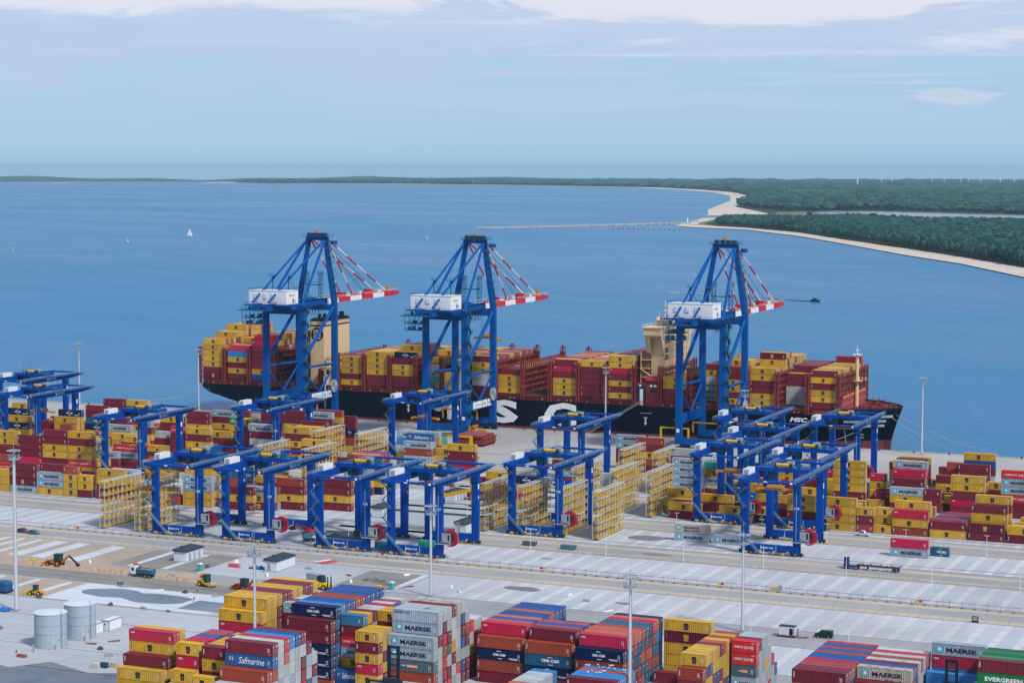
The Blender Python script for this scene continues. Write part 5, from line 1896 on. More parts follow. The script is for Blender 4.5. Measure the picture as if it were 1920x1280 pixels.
# ------------------------------------------------------------------ yard gantry cranes (rail mounted)
FRONT = [593.5+49.8*k for k in range(5)]
XL, SPAN = -16.8, 27.5     # left girder offset from the right girder; rail gauge
def stair(mb, x, y, z0, z1, step=2.9, w=1.7, side=-1):
    """zig-zag flights climbing the outside (-X side) of a leg, seen from the front"""
    z = z0; k = 0
    while z < z1-.5:
        zt = min(z+step, z1)
        xa, xb = (x-w, x+w*.6) if k % 2 == 0 else (x+w*.6, x-w)
        mb.beam((xa, y, z), (xb, y, zt), .7, .10, 0)
        mb.beam((xa, y-.32, z+1.0), (xb, y-.32, zt+1.0), .06, .06, 1); mb.beam((xa, y+.32, z+1.0), (xb, y+.32, zt+1.0), .06, .06, 1)
        px = xb; mb.box(px-.55, px+.55, y-.45, y+.45, zt-.06, zt, 0)
        for dx in (-.5, .5): mb.beam((px+dx, y-.42, zt), (px+dx, y-.42, zt+1.05), .05, .05, 1)
        mb.beam((px-.5, y-.42, zt+1.05), (px+.5, y-.42, zt+1.05), .05, .05, 1)
        z = zt; k += 1
def make_rmg():
    t = thing('yard_gantry_crane', 'x', 'yard crane')
    for nm, x, y, wtop in (('leg', 0.3, 0, .0), ('leg', XL-.3, 0, .0), ('leg', 0.3, SPAN, .55), ('leg', XL-.3, SPAN, .55)):
        mb = MB(); mb.taper((x-1.15, x+1.15, y-.75, y+.75), (x-1.15, x+1.15, y-.8, y+.8+wtop), .9, 23.2, 0)
        mb.box(x-1.5, x+1.5, y-1.2, y+1.2+wtop, 21.2, 21.32, 1)
        for a in (-1.45, 0, 1.45): mb.beam((x+a, y-1.15, 21.3), (x+a, y-1.15, 22.4), .06, .06, 1)
        mb.beam((x-1.5, y-1.15, 22.4), (x+1.5, y-1.15, 22.4), .06, .06, 1)
        if y == 0 and x > 0:   # ladder and cable tray on the right leg
            mb.box(x-.15, x+.0, y-.86, y-.76, 4, 21, 2)
        mb.build(nm, [BLUE, TEALB, RAIL], t)
    for y in (0, SPAN):
        mb = MB(); mb.box(XL-1.45, 1.45, y-.72, y+.72, 1.05, 3.3, 0)
        for x in (XL-1.2, XL+1.8, -1.8, 1.2):
            mb.box(x-1.1, x+1.1, y-.45, y+.45, .45, 1.15, 1)
            for dx in (-.6, .6): mb.tube((x+dx, y-.28, .42), (x+dx, y+.28, .42), .40, n=10, mi=1)
        for q in range(6): mb.box(XL+2.5+q*2.3, XL+3.1+q*2.3, y-1.1, y-.75, .9, 1.5, 2 if q % 2 else 0)
        for q in (5.2, 10.3): mb.box(XL+q, XL+q+.10, y-.76, y-.73, 1.2, 3.2, 3)
        if y == 0:
            for q in range(9): mb.box(XL-.5+q*2.1, XL+.6+q*2.1, y-1.25, y-.80, .35, .95, 4 if q % 3 else 2)
        mb.build('sill_beam', [BLUE, DARK, YEL, TEXTW, MM('bumper_brown', (.20,.15,.09), .8, .4, 1.5)], t)
    for gx in (0.0, XL):
        mb = MB(); w = .75
        prof = [(-6.5, 24.2), (-1.2, 23.0), (SPAN+1.5, 23.0), (SPAN+4, 23.2), (41.3, 24.3), (41.3, 25.3), (-6.5, 25.3)]
        mb.prism_x(prof, gx-w, gx+w, 0)
        s = 1 if gx == 0 else -1
        mb.box(min(gx+s*.75, gx+s*1.75), max(gx+s*.75, gx+s*1.75), -6.5, 41.3, 24.75, 24.85, 1)
        for yy in range(-6, 42, 3): mb.box(gx+s*.74-.02, gx+s*.76+.02, yy, yy+.12, 23.3, 25.2, 1)
        mb.build('girder', [BLUE, TEALB], t)
    mb = MB()
    for gx, s in ((0.0, 1), (XL, -1)):
        for off in (.95, 1.70):
            for hh in (25.5, 25.95): mb.beam((gx+s*off, -6.5, hh), (gx+s*off, 41.3, hh), .05, .05)
        for k in range(24):
            y = -6.4+k*2.07
            for off in (.95, 1.70): mb.beam((gx+s*off, y, 24.8), (gx+s*off, y, 25.95), .045, .045)
    mb.build('railing', [RAIL], t)
    for y, z in ((-6.2, 24.75), (41.0, 24.8)):
        mb = MB(); mb.tube((XL, y, z), (0, y, z), .42, n=10)
        if y < 0: mb.box(XL-.5, XL+2.5, y-.5, y+.5, z-.5, z+.3); mb.box(-2.5, .8, y-.5, y+.5, z-.5, z+.3)
        mb.build('end_tie', [BLUE], t)
    # white electrical cabinets on the left girder
    mb = MB()
    for k in range(5):
        y = 2.2+k*1.32; mb.box(XL-1.9, XL+.1, y, y+1.22, 25.35, 27.05, 0)
    mb.box(XL-2.0, XL-1.9, 2.1, 8.8, 25.3, 27.2, 1); mb.box(XL-1.6, XL-.2, 2.12, 2.19, 25.6, 26.7, 2); mb.box(XL-2.0, XL+.2, 2.1, 2.19, 26.95, 27.2, 0)
    for k in range(6): mb.box(XL-1.95, XL+.15, 2.12+k*1.32, 2.20+k*1.32, 27.05, 27.2, 1)
    mb.build('electrical_cabinet', [WHITE, OFFW, GREY], t)
    # trolley
    ty = 15.0
    mb = MB(); mb.box(XL-.6, .6, ty-3.4, ty-2.2, 25.4, 26.7, 0); mb.box(XL-.6, .6, ty+2.2, ty+3.4, 25.4, 26.7, 0)
    for x in (XL+.2, XL+4.5, XL+8.2, XL+12, -.2): mb.box(x-.6, x+.6, ty-2.2, ty+2.2, 25.5, 26.5, 0)
    mb.box(XL+.4, -.4, ty-3.3, ty+3.3, 26.5, 26.62, 1)
    mb.box(XL+3.0, XL+4.8, ty-1.6, ty+1.6, 22.4, 25.4, 1)
    rr = random.Random(4)
    for k in range(16):
        x = XL+6.5+rr.random()*9; y = ty+rr.uniform(-2.6, 2.4); a = rr.uniform(.3, .8); mb.box(x-a, x+a, y-a*.7, y+a*.7, 26.62, 26.62+rr.uniform(.4, 1.3), rr.choice((2, 2, 1, 3)))
    mb.box(XL+9.2, XL+11.4, ty-.6, ty+1.6, 27.5, 28.5, 2)
    for k in range(9):
        x = XL-.4+k*2.15; mb.beam((x, ty-3.5, 26.6), (x, ty-3.5, 27.9), .07, .07, 1); mb.beam((x, ty+3.4, 26.6), (x, ty+3.4, 27.9), .07, .07, 1)
    for hh in (27.2, 27.8): mb.beam((XL-.4, ty-3.5, hh), (.6, ty-3.5, hh), .07, .07, 1)
    for x in (XL+1.5, -.6): mb.beam((x, ty+1, 26.6), (x, ty+1, 30.2), .09, .09, 1)
    tr = mb.build('trolley', [BLUE, TEALB, GREY, DARK], t)
    mb = MB(); mb.tube((XL+6.2, ty-2.2, 27.6), (XL+10.6, ty-2.2, 27.6), .62, n=12, mi=0); mb.box(XL+5.6, XL+6.2, ty-2.8, ty-1.6, 26.6, 28.1, 1); mb.box(XL+10.6, XL+11.4, ty-2.8, ty-1.6, 26.6, 28.1, 1)
    mb.build('hoist_drum', [YEL, DARK], tr)
    mb = MB(); sz = 14.5
    mb.box(XL+2.4, -2.2, ty-.55, ty+.55, sz, sz+.7, 0); mb.box(XL+5.6, XL+10.8, ty-1.1, ty+1.1, sz+.75, sz+1.5, 0)
    for x in (XL+2.2, -2.4): mb.box(x-.3, x+.5, ty-1.22, ty+1.22, sz-.3, sz+.5, 0)
    for x in (XL+6.4, XL+10.0):
        for y in (ty-1, ty+1): mb.beam((x, y, sz+1.4), (x, y, 25.5), .05, .05, 1)
    mb.build('spreader', [ORNG, DARK], t)
    # stairs on the left front leg, long flight to the ground
    mb = MB(); stair(mb, XL-1.2, -1.0, 6.2, 23.2)
    for dy in (-1.55, -.85):
        mb.beam((XL-1.6, dy, 6.9), (XL+4.6, dy, .8), .06, .06, 1); mb.beam((XL-1.6, dy, 7.3), (XL+4.6, dy, 1.3), .06, .06, 1)
    mb.beam((XL-1.6, -1.2, 6.2), (XL+4.6, -1.2, .1), .7, .10, 0)
    mb.build('stair', [TEALB, RAIL], t)
    # cable reel with its drive box on the right front leg
    mb = MB(); cx, cz = 4.4, 6.7
    for k in range(40):
        a = 2*math.pi*k/40; c_, s_ = math.cos(a), math.sin(a)
        mb.beam((cx+1.35*c_, -.05, cz+1.35*s_), (cx+2.65*c_, -.05, cz+2.65*s_), .17, .5, 0, up=(0,1,0))
    n = 36
    for rad in (1.35, 2.0, 2.65):
        for k in range(n):
            a, b = 2*math.pi*k/n, 2*math.pi*(k+1)/n
            mb.beam((cx+rad*math.cos(a), 0, cz+rad*math.sin(a)), (cx+rad*math.cos(b), 0, cz+rad*math.sin(b)), .10, .55, 0, up=(0,1,0))
    mb.tube((cx, .1, cz), (cx, .35, cz), 2.0, n=28, mi=2)
    mb.box(1.5, 4.4, -1.0, -.2, cz-1.5, cz+1.5, 1); mb.box(2.2, 3.6, -1.25, -1.0, cz-1.1, cz-.1, 3); mb.box(3.7, 4.3, -1.1, -1.0, cz-.6, cz+1.2, 4)
    mb.box(-.9, 4.6, -1.5, .4, cz-2.0, cz-1.85, 3)
    for x in (-.8, 1.4, 4.5): mb.beam((x, -1.45, cz-1.9), (x, -1.45, cz-.8), .06, .06, 3)
    mb.build('cable_reel', [REEL, GREY, MM('reel_cable', (.10,.05,.07), .7, .3), RAIL, DARK], t)
    # white name on the beams
    mb = MB()
    put_text(mb, 'Baltic Hub', XL+6.0, 2.05, 3.4, .62, -.745, 0, .02); quad(mb, XL+5.3, XL+5.8, 2.05, 2.6, -.745, 0)
    put_text(mb, 'Baltic Hub', 14.2, 23.75, 5.0, .95, .775, 0, .02, face='side'); mb.add([(.775,12.6,23.6),(.775,13.8,23.6),(.775,13.8,24.9),(.775,12.6,24.9)], [(0,1,2,3)])
    for q in (0, 1.2): mb.add([(.775,38.4+q,24.4),(.775,39.3+q,24.5),(.775,39.3+q,25.0),(.775,38.4+q,25.0)], [(0,1,2,3)])
    mb.add([(.78,-6.0,24.4),(.78,-4.6,24.3),(.78,-4.6,25.0),(.78,-6.0,25.0)], [(0,1,2,3)]); quad(mb, -.35, .45, 24.4, 25.1, -6.72, 0); quad(mb, XL+7.6, XL+8.9, 24.6, 24.95, -6.65, 0)
    for x in (1.475,):
        mb.add([(x,SPAN-.5,18.5),(x,SPAN+.4,18.5),(x,SPAN+.4,20.3),(x,SPAN-.5,20.3)], [(0,1,2,3)]); mb.add([(x,SPAN-.35,15.3),(x,SPAN+.2,15.3),(x,SPAN+.2,16.2),(x,SPAN-.35,16.2)], [(0,1,2,3)])
    mb.build('lettering', [TEXTW], t)
    return t
RMG = [  # girder X, rail row, number, trolley/hoist note, label
 (-377.2, 0, '120', 'yard gantry crane numbered 120, leftmost along the front row of yard cranes'),
 (-349.4, 0, '119', 'yard gantry crane numbered 119, standing right beside crane 120'),
 (-313.4, 0, '118', 'yard gantry crane numbered 118, with teal containers by its right foot'),
 (-286.9, 0, '117', 'yard gantry crane numbered 117, at the right end of the front row'),
 (-266.0, 1, '115', 'yard gantry crane numbered 115, standing among the yellow reefer racks'),
 (-182.8, 1, '114', 'yard gantry crane numbered 114, alone on the pale slab at right'),
 (-467.3, 2, '113', 'yard gantry crane over the left blocks with orange spreader lowered to grey containers'),
 (-216.3, 2, '110', 'yard gantry crane behind the grey name-lettered pair, left of crane 114'),
 (-187.8, 2, '112', 'yard gantry crane right behind crane 114, its girder ending by yellow stacks'),
 (-554.6, 3, '123', 'yard gantry crane at far left, nearer of the two against the sea'),
 (-434.2, 3, '121', 'yard gantry crane in front of the leftmost quay crane'),
 (-297.8, 3, '116', 'yard gantry crane whose girder crosses the last big white hull letter'),
 (-220.0, 3, '111', 'yard gantry crane between the right quay crane and the hatch of small white bow letters'),
 (-595.8, 4, '124', 'yard gantry crane at far left, farther of the two against the sea'),
 (-388.5, 4, '122', 'yard gantry crane in front of the first big white hull letter'),
 (-240.1, 4, '125', 'yard gantry crane directly in front of the rightmost quay crane'),
 (-201.4, 4, '126', 'yard gantry crane in front of the ship bow stripes')]
TROL = {'120':0,'119':0,'118':0,'117':0,'115':0,'114':0}
_p0 = make_rmg()
_all = [_p0]+[dup(_p0, (0,0,0)) for _ in RMG[1:]]
for i, (gx, row, num, lab) in enumerate(RMG):
    o = _all[i]
    o.location = (gx, FRONT[row], 0); o['label'] = lab; o['group'] = 'rail mounted yard gantry cranes'
    if num in ('120','119','118','117','115','114','113','121'):
     mb = MB(); put_text(mb, num, -.35, 15.4, 1.5, .85, -.80, 0, .03); put_text(mb, num, -.55, 1.7, 1.6, .85, -.745, 0, .03)
     link('number', mb.mesh('crane_number', [TEXTW]), o)
    dz = [0, -1.5, 3.0, 5.0, 4.5, 2.0, -3.5, -1, 3.0, -1.5, 1.0, 4.5, 3, 2, -1.0, 4, 4][i]
    for c in kids(o):
        if c.name.startswith('spreader'):
            if i in (6, 7): c.location.z = -3.5 if i == 6 else 1.5
            elif i in (9, 10, 14): c.location.z = 1.0
            elif i == 5: c.location.z = 6.0; c.location.y = -10
            else: c.location.z = 6.5
# ------------------------------------------------------------------ ship-to-shore quay cranes
def make_sts():
    t = thing('quay_crane', 'x', 'quay crane')
    LY = -32.0
    for x in (-10, 10):
        for y in (0, LY):
            mb = MB(); top = 57.5
            mb.taper((x-1.4, x+1.4, y-1.3, y+1.3), (x-1.25, x+1.25, y-1.15, y+1.15), 3.2, top, 0)
            if y == 0: mb.taper((x-1.2, x+1.2, y-1.1, y+1.1), (x*.45-.9, x*.45+.9, y+.2, y+1.8), top, 89.3, 0)
            mb.build('leg', [BLUE2], t)
    for y in (0, LY):
        mb = MB(); mb.box(-11.6, 11.6, y-1.1, y+1.1, 2.6, 5.4, 0)
        for x in (-10.5, -6.5, 6.5, 10.5):
            mb.box(x-1.7, x+1.7, y-.7, y+.7, 1.0, 2.7, 1)
            for dx in (-1.2, -.4, .4, 1.2): mb.tube((x+dx, y-.4, .5), (x+dx, y+.4, .5), .42, n=10, mi=2)
        mb.build('sill_beam', [BLUE2, DARK, BLACK], t)
    for x in (-10, 10):
        mb = MB(); mb.box(x-1.0, x+1.0, LY+1.2, -1.2, 11.6, 15.6, 0); mb.build('portal_beam', [BLUE2], t)
        mb = MB()
        mb.tube((x, LY+1, 28.6), (x, -1, 28.2), .62, n=10); mb.tube((x, LY+.6, 31.8), (x, -1.0, 56.0), .85, n=10)
        mb.tube((x, LY+1.2, 26.5), (x, LY/2-.3, 15.7), .5, n=8); mb.tube((x, -1.2, 26.5), (x, LY/2+.3, 15.7), .5, n=8)
        mb.build('brace', [BLUE2], t)
    # top beams across the portal
    mb = MB()
    for y in (0, LY): mb.box(-8.7, 8.7, y-1.0, y+1.0, 54.2, 57.0)
    mb.build('cross_beam', [BLUE2], t)
    # twin girder from the rear end to the waterside, boom beyond
    mb = MB()
    for x in (-3.6, 3.6): mb.box(x-.75, x+.75, -55, 3.0, 57.1, 60.2, 0)
    for y in range(-54, 4, 8): mb.box(-2.85, 2.85, y, y+.6, 58.6, 59.8, 0)
    for s in (-1, 1):
        mb.box(s*4.5-.5, s*4.5+.5, -55, 3, 60.2, 60.3, 1)
        for hh in (60.8, 61.35): mb.beam((s*5, -55, hh), (s*5, 3, hh), .08, .08, 1)
        for k in range(30): mb.beam((s*5, -55+2*k, 60.2), (s*5, -55+2*k, 61.35), .07, .07, 1)
    mb.build('main_girder', [BLUE2, TEALB], t)
    mb = MB(); ys = [3.4, 17.5, 31.0, 46.0, 60.5, 74.5, 88.0, 95.5]
    ys = [3.4+(82.5-3.4)*k/6.4 for k in range(7)]+[82.5]
    for k in range(len(ys)-1):
        for x in (-3.2, 3.2):
            z0, z1 = (57.2, 59.6) if k < 6 else (57.6, 59.4)
            mb.box(x-.7, x+.7, ys[k], ys[k+1], z0, z1, 1 if k % 2 == 0 and k < 6 else 0)
    for k in range(12): mb.box(-2.5, 2.5, 7+6.4*k, 7.7+6.4*k, 58.2, 59.2, 0)
    rr = random.Random(2)
    for s in (-1, 1):
        for hh in (60.2, 60.7): mb.beam((s*4.2, 4, hh), (s*4.2, 82, hh), .08, .08, 1)
        for k in range(31): mb.beam((s*4.2, 4+2.55*k, 59.5), (s*4.2, 4+2.55*k, 60.7), .07, .07, 2)
    for k in range(22):
        y = 8+rr.random()*72; x = rr.uniform(-3.5, 3.5); mb.box(x-.3, x+.3, y-.5, y+.5, 59.6, 59.6+rr.uniform(.5, 1.6), rr.choice((0, 2, 1)))
    for y in (24, 55): mb.box(-2.2, 2.2, y-1, y+1, 59.6, 61.6, 0)
    mb.box(-.8, .8, 76, 78, 59.4, 62.2, 3)
    mb.build('boom', [RED, WHITE, DARK, ORNG], t)
    # apex and stays
    mb = MB(); mb.box(-5.6, 5.6, -.5, 2.6, 88.6, 90.4, 0); mb.box(-6.4, 7.4, -2.0, 4.2, 90.4, 90.6, 1)
    for s in (-1, 1):
        for hh in (91.1, 91.6): mb.beam((-6.4, -2 if s < 0 else 4.2, hh), (7.4, -2 if s < 0 else 4.2, hh), .09, .09, 1)
    for k in range(8):
        for y in (-2.0, 4.2): mb.beam((-6.4+k*1.95, y, 90.5), (-6.4+k*1.95, y, 91.7), .09, .09, 1)
    for x in (-4, -1.2, 1.6, 4.2): mb.tube((x, -.6, 91.4), (x, 2.4, 91.4), .9, n=10, mi=2)
    mb.box(7.0, 9.6, 1.0, 4.6, 86.6, 86.8, 1); mb.box(7.2, 9.4, 1.2, 4.4, 86.8, 88.4, 0)
    mb.box(-.7, .9, 0, 1.6, 92.3, 93.4, 3)
    mb.build('apex_frame', [BLUE2, TEALB, DARK, ORNG], t)
    mb = MB()
    for s in (-1, 1):
        mb.tube((s*4.8, .4, 89.4), (s*4.2, -54, 61.2), .50, n=8); mb.tube((s*5.0, .2, 89.4), (s*9.4, LY+.5, 58.0), .66, n=8)
    mb.build('back_stay', [BLUE2], t)
    mb = MB()
    def banded(p, q, r, n):
        p, q = Vector(p), Vector(q)
        for k in range(n): mb.tube(p.lerp(q, k/n), p.lerp(q, (k+1)/n), r, n=6, mi=k % 2)
    for s in (-1, 1):
        banded((s*4.6, 2, 89.6), (s*3.2, 67, 60.6), .42, 6); banded((s*4.6, 2, 89.4), (s*3.2, 31, 60.6), .40, 5)
    for x in (-1, 1): mb.tube((x, 2, 90), (x*1.5, 60, 60.5), .10, n=5, mi=2); mb.tube((x*.4, 2, 90), (x*.8, 50, 60.5), .10, n=5, mi=2)
    mb.build('fore_stay', [RED, WHITE, DARK], t)
    # rear stay posts with platforms
    mb = MB()
    for x in (-4.3, 4.3):
        mb.box(x-1.4, x+1.4, -36.5, -33.5, 72.6, 72.8); mb.beam((x, -35, 66.2), (x, -35, 72.6), .4, .4)
        for dx, dy in ((-2.5, -2), (2.5, 2)): mb.beam((x+dx, -35+dy, 66.2), (x, -35, 72.6), .16, .16)
        for a, b in ((-1.4, -36.5), (1.4, -36.5), (-1.4, -33.5), (1.4, -33.5)): mb.beam((x+a, b, 72.8), (x+a, b, 74), .08, .08)
        for z in (73.4, 74): mb.beam((x-1.4, -36.5, z), (x+1.4, -36.5, z), .08, .08); mb.beam((x+1.4, -36.5, z), (x+1.4, -33.5, z), .08, .08)
    mb.build('stay_post', [TEALB], t)
    # goal-post towers over the girder
    mb = MB()
    for x in (-4, 4):
        for a, b in ((-.8, -.8), (.8, -.8), (-.8, .8), (.8, .8)): mb.beam((x+a, b-3, 60.2), (x+a, b-3, 73.4), .2, .2)
        for k in range(6):
            z = 61+k*2.1; mb.box(x-1.0, x+1.0, -4.0, -2.0, z, z+.1)
            mb.beam((x-.8, -3.8, z), (x+.8, -3.8, z+2.1), .1, .1)
        mb.box(x-1.5, x+1.5, -4.5, -1.5, 72.4, 72.6)
        for a in (-1.5, 1.5): mb.beam((x+a, -4.5, 72.6), (x+a, -4.5, 73.8), .1, .1)
        mb.beam((x-1.5, -4.5, 73.8), (x+1.5, -4.5, 73.8), .1, .1)
    mb.box(-4, 4, -3.5, -2.5, 66.6, 67.1); mb.beam((-4, -3.6, 68.2), (4, -3.6, 68.2), .1, .1)
    mb.build('service_tower', [TEALB], t)
    # machinery house
    mb = MB(); mb.box(-10.2, 10.2, -47.6, -36.2, 59.9, 66.1, 0); mb.box(-10.35, 10.35, -47.75, -36.05, 66.1, 66.3, 2)
    for s, y in ((0, -47.7), (1, -36.1)):
        for hh in (66.9, 67.4): mb.beam((-10.3, y, hh), (10.3, y, hh), .09, .09, 1)
    for x in (-10.3, 10.3):
        for hh in (66.9, 67.4): mb.beam((x, -47.7, hh), (x, -36.1, hh), .09, .09, 1)
    for k in range(12):
        for y in (-47.7, -36.1): mb.beam((-10.3+k*1.87, y, 66.3), (-10.3+k*1.87, y, 67.4), .08, .08, 1)
    for x in (-6.2, -1.2, 3.2): mb.box(x-.9, x+.9, -48.0, -47.6, 62.6, 64.8, 2)
    mb.box(-10.0, -9.5, -47.66, -47.6, 60.2, 65.8, 2); mb.box(-5.2, -5.0, -47.66, -47.6, 60.0, 66.0, 2)
    mb.add([(10.22,-41.5,60.2),(10.22,-40.4,60.2),(10.22,-40.4,62.4),(10.22,-41.5,62.4)], [(0,1,2,3)], 3); mb.add([(10.22,-39.6,60.6),(10.22,-39.0,60.6),(10.22,-39.0,61.8),(10.22,-39.6,61.8)], [(0,1,2,3)], 3)
    put_text(mb, 'Baltic Hub', -44.6, 63.6, 4.6, .9, 10.22, 3, .02, face='side')
    mb.build('machinery_house', [WHITE, TEALB, OFFW, TEXTD], t)
    # rear cage and platforms
    mb = MB(); rr = random.Random(6)
    mb.box(-11.4, 11.4, -50.5, -34.5, 59.2, 59.8, 0); mb.box(-11.5, 3, -56.5, -49, 57.2, 57.5, 1)
    for z in (50.6, 53.6, 57.0):
        mb.box(-9.8, -.6, -54.5, -48.0, z, z+.12, 1)
        for hh in (.55, 1.1):
            for y in (-54.5, -48.0): mb.beam((-9.8, y, z+hh), (-.6, y, z+hh), .10, .10, 1)
            for x in (-9.8, -.6): mb.beam((x, -54.5, z+hh), (x, -48, z+hh), .10, .10, 1)
    for x in (-9.8, -7.5, -5.2, -2.9, -.6):
        for y in (-54.5, -48): mb.beam((x, y, 50.6), (x, y, 59), .16, .16, 1)
    for k in range(16):
        x = rr.uniform(-9.3, -1.2); y = rr.uniform(-53.8, -48.6); z = rr.choice((50.7, 53.7, 57.1)); a = rr.uniform(.4, .9); mb.box(x-a, x+a, y-a*.6, y+a*.6, z, z+rr.uniform(.8, 2.2), rr.choice((0, 1, 2)))
    for s in (-1, 1):
        for k in range(10): mb.beam((-11.4+k*2.5, -50.4, 59.8), (-11.4+k*2.5, -50.4, 60.9), .08, .08, 1)
        mb.beam((-11.4, -50.4, 60.9), (11.4, -50.4, 60.9), .08, .08, 1)
    mb.build('rear_platform', [BLUE2, TEALB, DARK], t)
    # festoon loops beneath the girder
    mb = MB()
    for k in range(8):
        y0 = -30+k*3.2; pts = [(5.4, y0+3.2*q/8, 56.6-4.2*math.sin(math.pi*q/8)**.6) for q in range(9)]
        mb.path(pts, .12, 5)
    mb.beam((5.4, -31, 56.7), (5.4, 2, 56.7), .25, .25); mb.build('festoon', [DARK], t)
    # stair tower up the landside right leg, waterside upper-leg stairs
    mb = MB(); z = 5.5; k = 0
    while z < 56:
        ya, yb = (LY-1.7, LY+1.7) if k % 2 == 0 else (LY+1.7, LY-1.7)
        xx = 10+2.3
        mb.beam((xx, ya, z), (xx, yb, z+3.3), 1.1, .25, 0); mb.beam((xx+.6, ya, z+1), (xx+.6, yb, z+4.3), .08, .3, 0)
        mb.box(xx-1.1, xx+1.0, yb-.6, yb+.6, z+3.2, z+3.35, 0); mb.beam((xx+.9, yb-.6, z+4.4), (xx+.9, yb+.6, z+4.4), .1, .1, 0); mb.beam((xx+.9, yb, z+3.3), (xx+.9, yb, z+4.4), .1, .1, 0)
        z += 3.3; k += 1
    for k in range(9):
        f = (k+.6)/9; x = 10+(4.5-10)*f+1.6; z = 57.5+31.8*f; y = .5
        mb.box(x-.3, x+1.6, y-1.2, y+1.2, z, z+.12, 0)
        for a in (-.2, 1.5): mb.beam((x+a, y-1.1, z), (x+a, y-1.1, z+1.2), .1, .1, 0)
        mb.beam((x-.2, y-1.1, z+1.2), (x+1.5, y-1.1, z+1.2), .1, .1, 0); mb.beam((x+1.5, y-1.1, z+1.2), (x+1.5, y+1.1, z+1.2), .1, .1, 0)
        mb.beam((x+.3, y-.6, z), (x-.3, y-.6, z+3.4), .5, .1, 0)
    mb.build('stair_tower', [TEALB], t)
    # cable drum on the waterside leg, signboards on the landside portal beam
    mb = MB(); mb.tube((11.5, -4.0, 17.4), (12.1, -4.0, 17.4), 3.1, n=26, mi=0)
    for k in range(26):
        a = 2*math.pi*k/26; mb.beam((12.15, -4+.5*math.cos(a), 17.4+.5*math.sin(a)), (12.15, -4+3.1*math.cos(a), 17.4+3.1*math.sin(a)), .1, .16, 1, up=(1,0,0))
    mb.build('cable_drum', [GREY, RAIL], t)
    mb = MB()
    for (y0, y1) in ((-25, -22.6), (-22.2, -15.0), (-14.4, -9.4), (-8.8, -5.2)): mb.box(11.02, 11.12, y0, y1, 12.2, 15.4, 0)
    put_text(mb, 'Baltic Hub', -21.6, 13.2, 6.0, 1.1, 11.14, 1, .02, face='side')
    for y in (-13.6, -8.0): mb.box(11.125, 11.14, y, y+2.4, 13.0, 14.4, 1)
    mb.build('sign_board', [WHITE, GREY], t)
    mb = MB()
    for x in (-10, 10):
        mb.box(x-.7, x+.7, LY-1.50, LY-1.42, 8.0, 9.6)
    for y in (-.8, LY-.8): mb.add([(11.46,y,17),(11.46,y+1.2,17),(11.46,y+1.2,18.4),(11.46,y,18.4)], [(0,1,2,3)])
    mb.build('number_plate', [TEXTW], t)
    # lashing platform / hatch beam hanging low at the portal
    mb = MB(); mb.beam((-9, -16, 10.6), (9, -16, 10.6), .6, .6); mb.box(8.6, 9.2, -16.3, -15.7, 6.2, 10.4); mb.box(-9.2, -8.6, -16.3, -15.7, 6.2, 10.4)
    mb.build('hatch_beam', [ORNG], t)
    # trolley with ropes and spreader
    return t
STS = [(-501.1, 'blue quay crane with white house standing over the funnel end of the ship', None),
       (-415.2, 'blue quay crane with an empty orange spreader, middle of the three at the ship', (912, 'empty', 42)),
       (-290.3, 'blue quay crane lifting a cream container, beside the cream bridge tower', (915, 'load', 36))]
_s0 = make_sts()
_sa = [_s0]+[dup(_s0, (0,0,0)) for _ in STS[1:]]
for o, (x, lab, tr) in zip(_sa, STS):
    o.location = (x, 898.0, 0); o['label'] = lab; o['group'] = 'quay cranes along the ship'
    if not tr: continue
    Y, kind, z = tr; ly = Y-898
    mb = MB(); mb.box(-3.2, 3.2, ly-4, ly+4, 55.6, 57.0, 0); mb.box(3.6, 6.0, ly-6, ly-3.4, 52.6, 55.6, 1)
    link('trolley', mb.mesh('trolley', [BLUE2, DARK]), o)
    mb = MB(); mb.box(-6.0, 6.0, ly-.5, ly+.5, z, z+.8, 0); mb.box(-3, 3, ly-1.1, ly+1.1, z+.9, z+2.1, 0)
    for a in (-6, 6): mb.box(a-.35, a+.35, ly-1.2, ly+1.2, z-.4, z+.6, 0)
    for a in (-2, 2): mb.box(a-.5, a+.5, ly-.8, ly+.8, z+2.1, z+3.2, 0)
    for a in (-2.4, 2.4):
        for b in (-1, 1): mb.beam((a, ly+b, z+2), (a, ly+b, 55.8), .09, .09, 1)
    if kind == 'empty': mb.box(6.0, 8.8, ly-.5, ly+.5, z-1.2, z-.2, 0)
    link('spreader', mb.mesh('spreader', [ORNG, DARK]), o)
    if kind == 'load':
        c = link('shipping_container', cmesh('body', 12.19, 2.85), None, (x-6.1, Y-1.22, z-.45-2.85)); c.color = (0.50, 0.36, 0.20, 1)
        tag(c, 'cream container hanging from the spreader of the right quay crane', 'container', 'stacked shipping containers')
        d = link('door', cmesh('door', 12.19, 2.85), c); d.color = c.color
# ------------------------------------------------------------------ container ship
SHIP = thing('container_ship', 'long black hulled container ship moored at the quay with white hull letters', 'ship', (0,0,0))
CY, HB = 929.5, 25.3
def hbd(x):      # half breadth at deck
    if x < -566: return HB*(.90+.10*(x+573)/7)
    if x < -262: return HB
    t = min(1, (x+262)/46.6); return HB*max(.012, (1-t**2.3))**.62 if t < 1 else .3
def hbw(x):      # half breadth at the waterline
    if x < -520: return HB*max(.10, min(1, (x+574)/54))**.55
    if x < -290: return HB
    t = min(1, (x+290)/70); return max(.15, HB*(1-t**1.7))
def zlow(x):     # lower edge of the counter at the stern
    pts = [(-573,10.6),(-569,8.4),(-566,7.3),(-560,5.4),(-554,3.8),(-548,2.4),(-540,.6),(-530,-1.8),(-518,-5),(-500,-8)]
    if x >= -500: return -8
    for (a, za), (b, zb) in zip(pts, pts[1:]):
        if a <= x <= b: return za+(zb-za)*(x-a)/(b-a)
    return 10.6
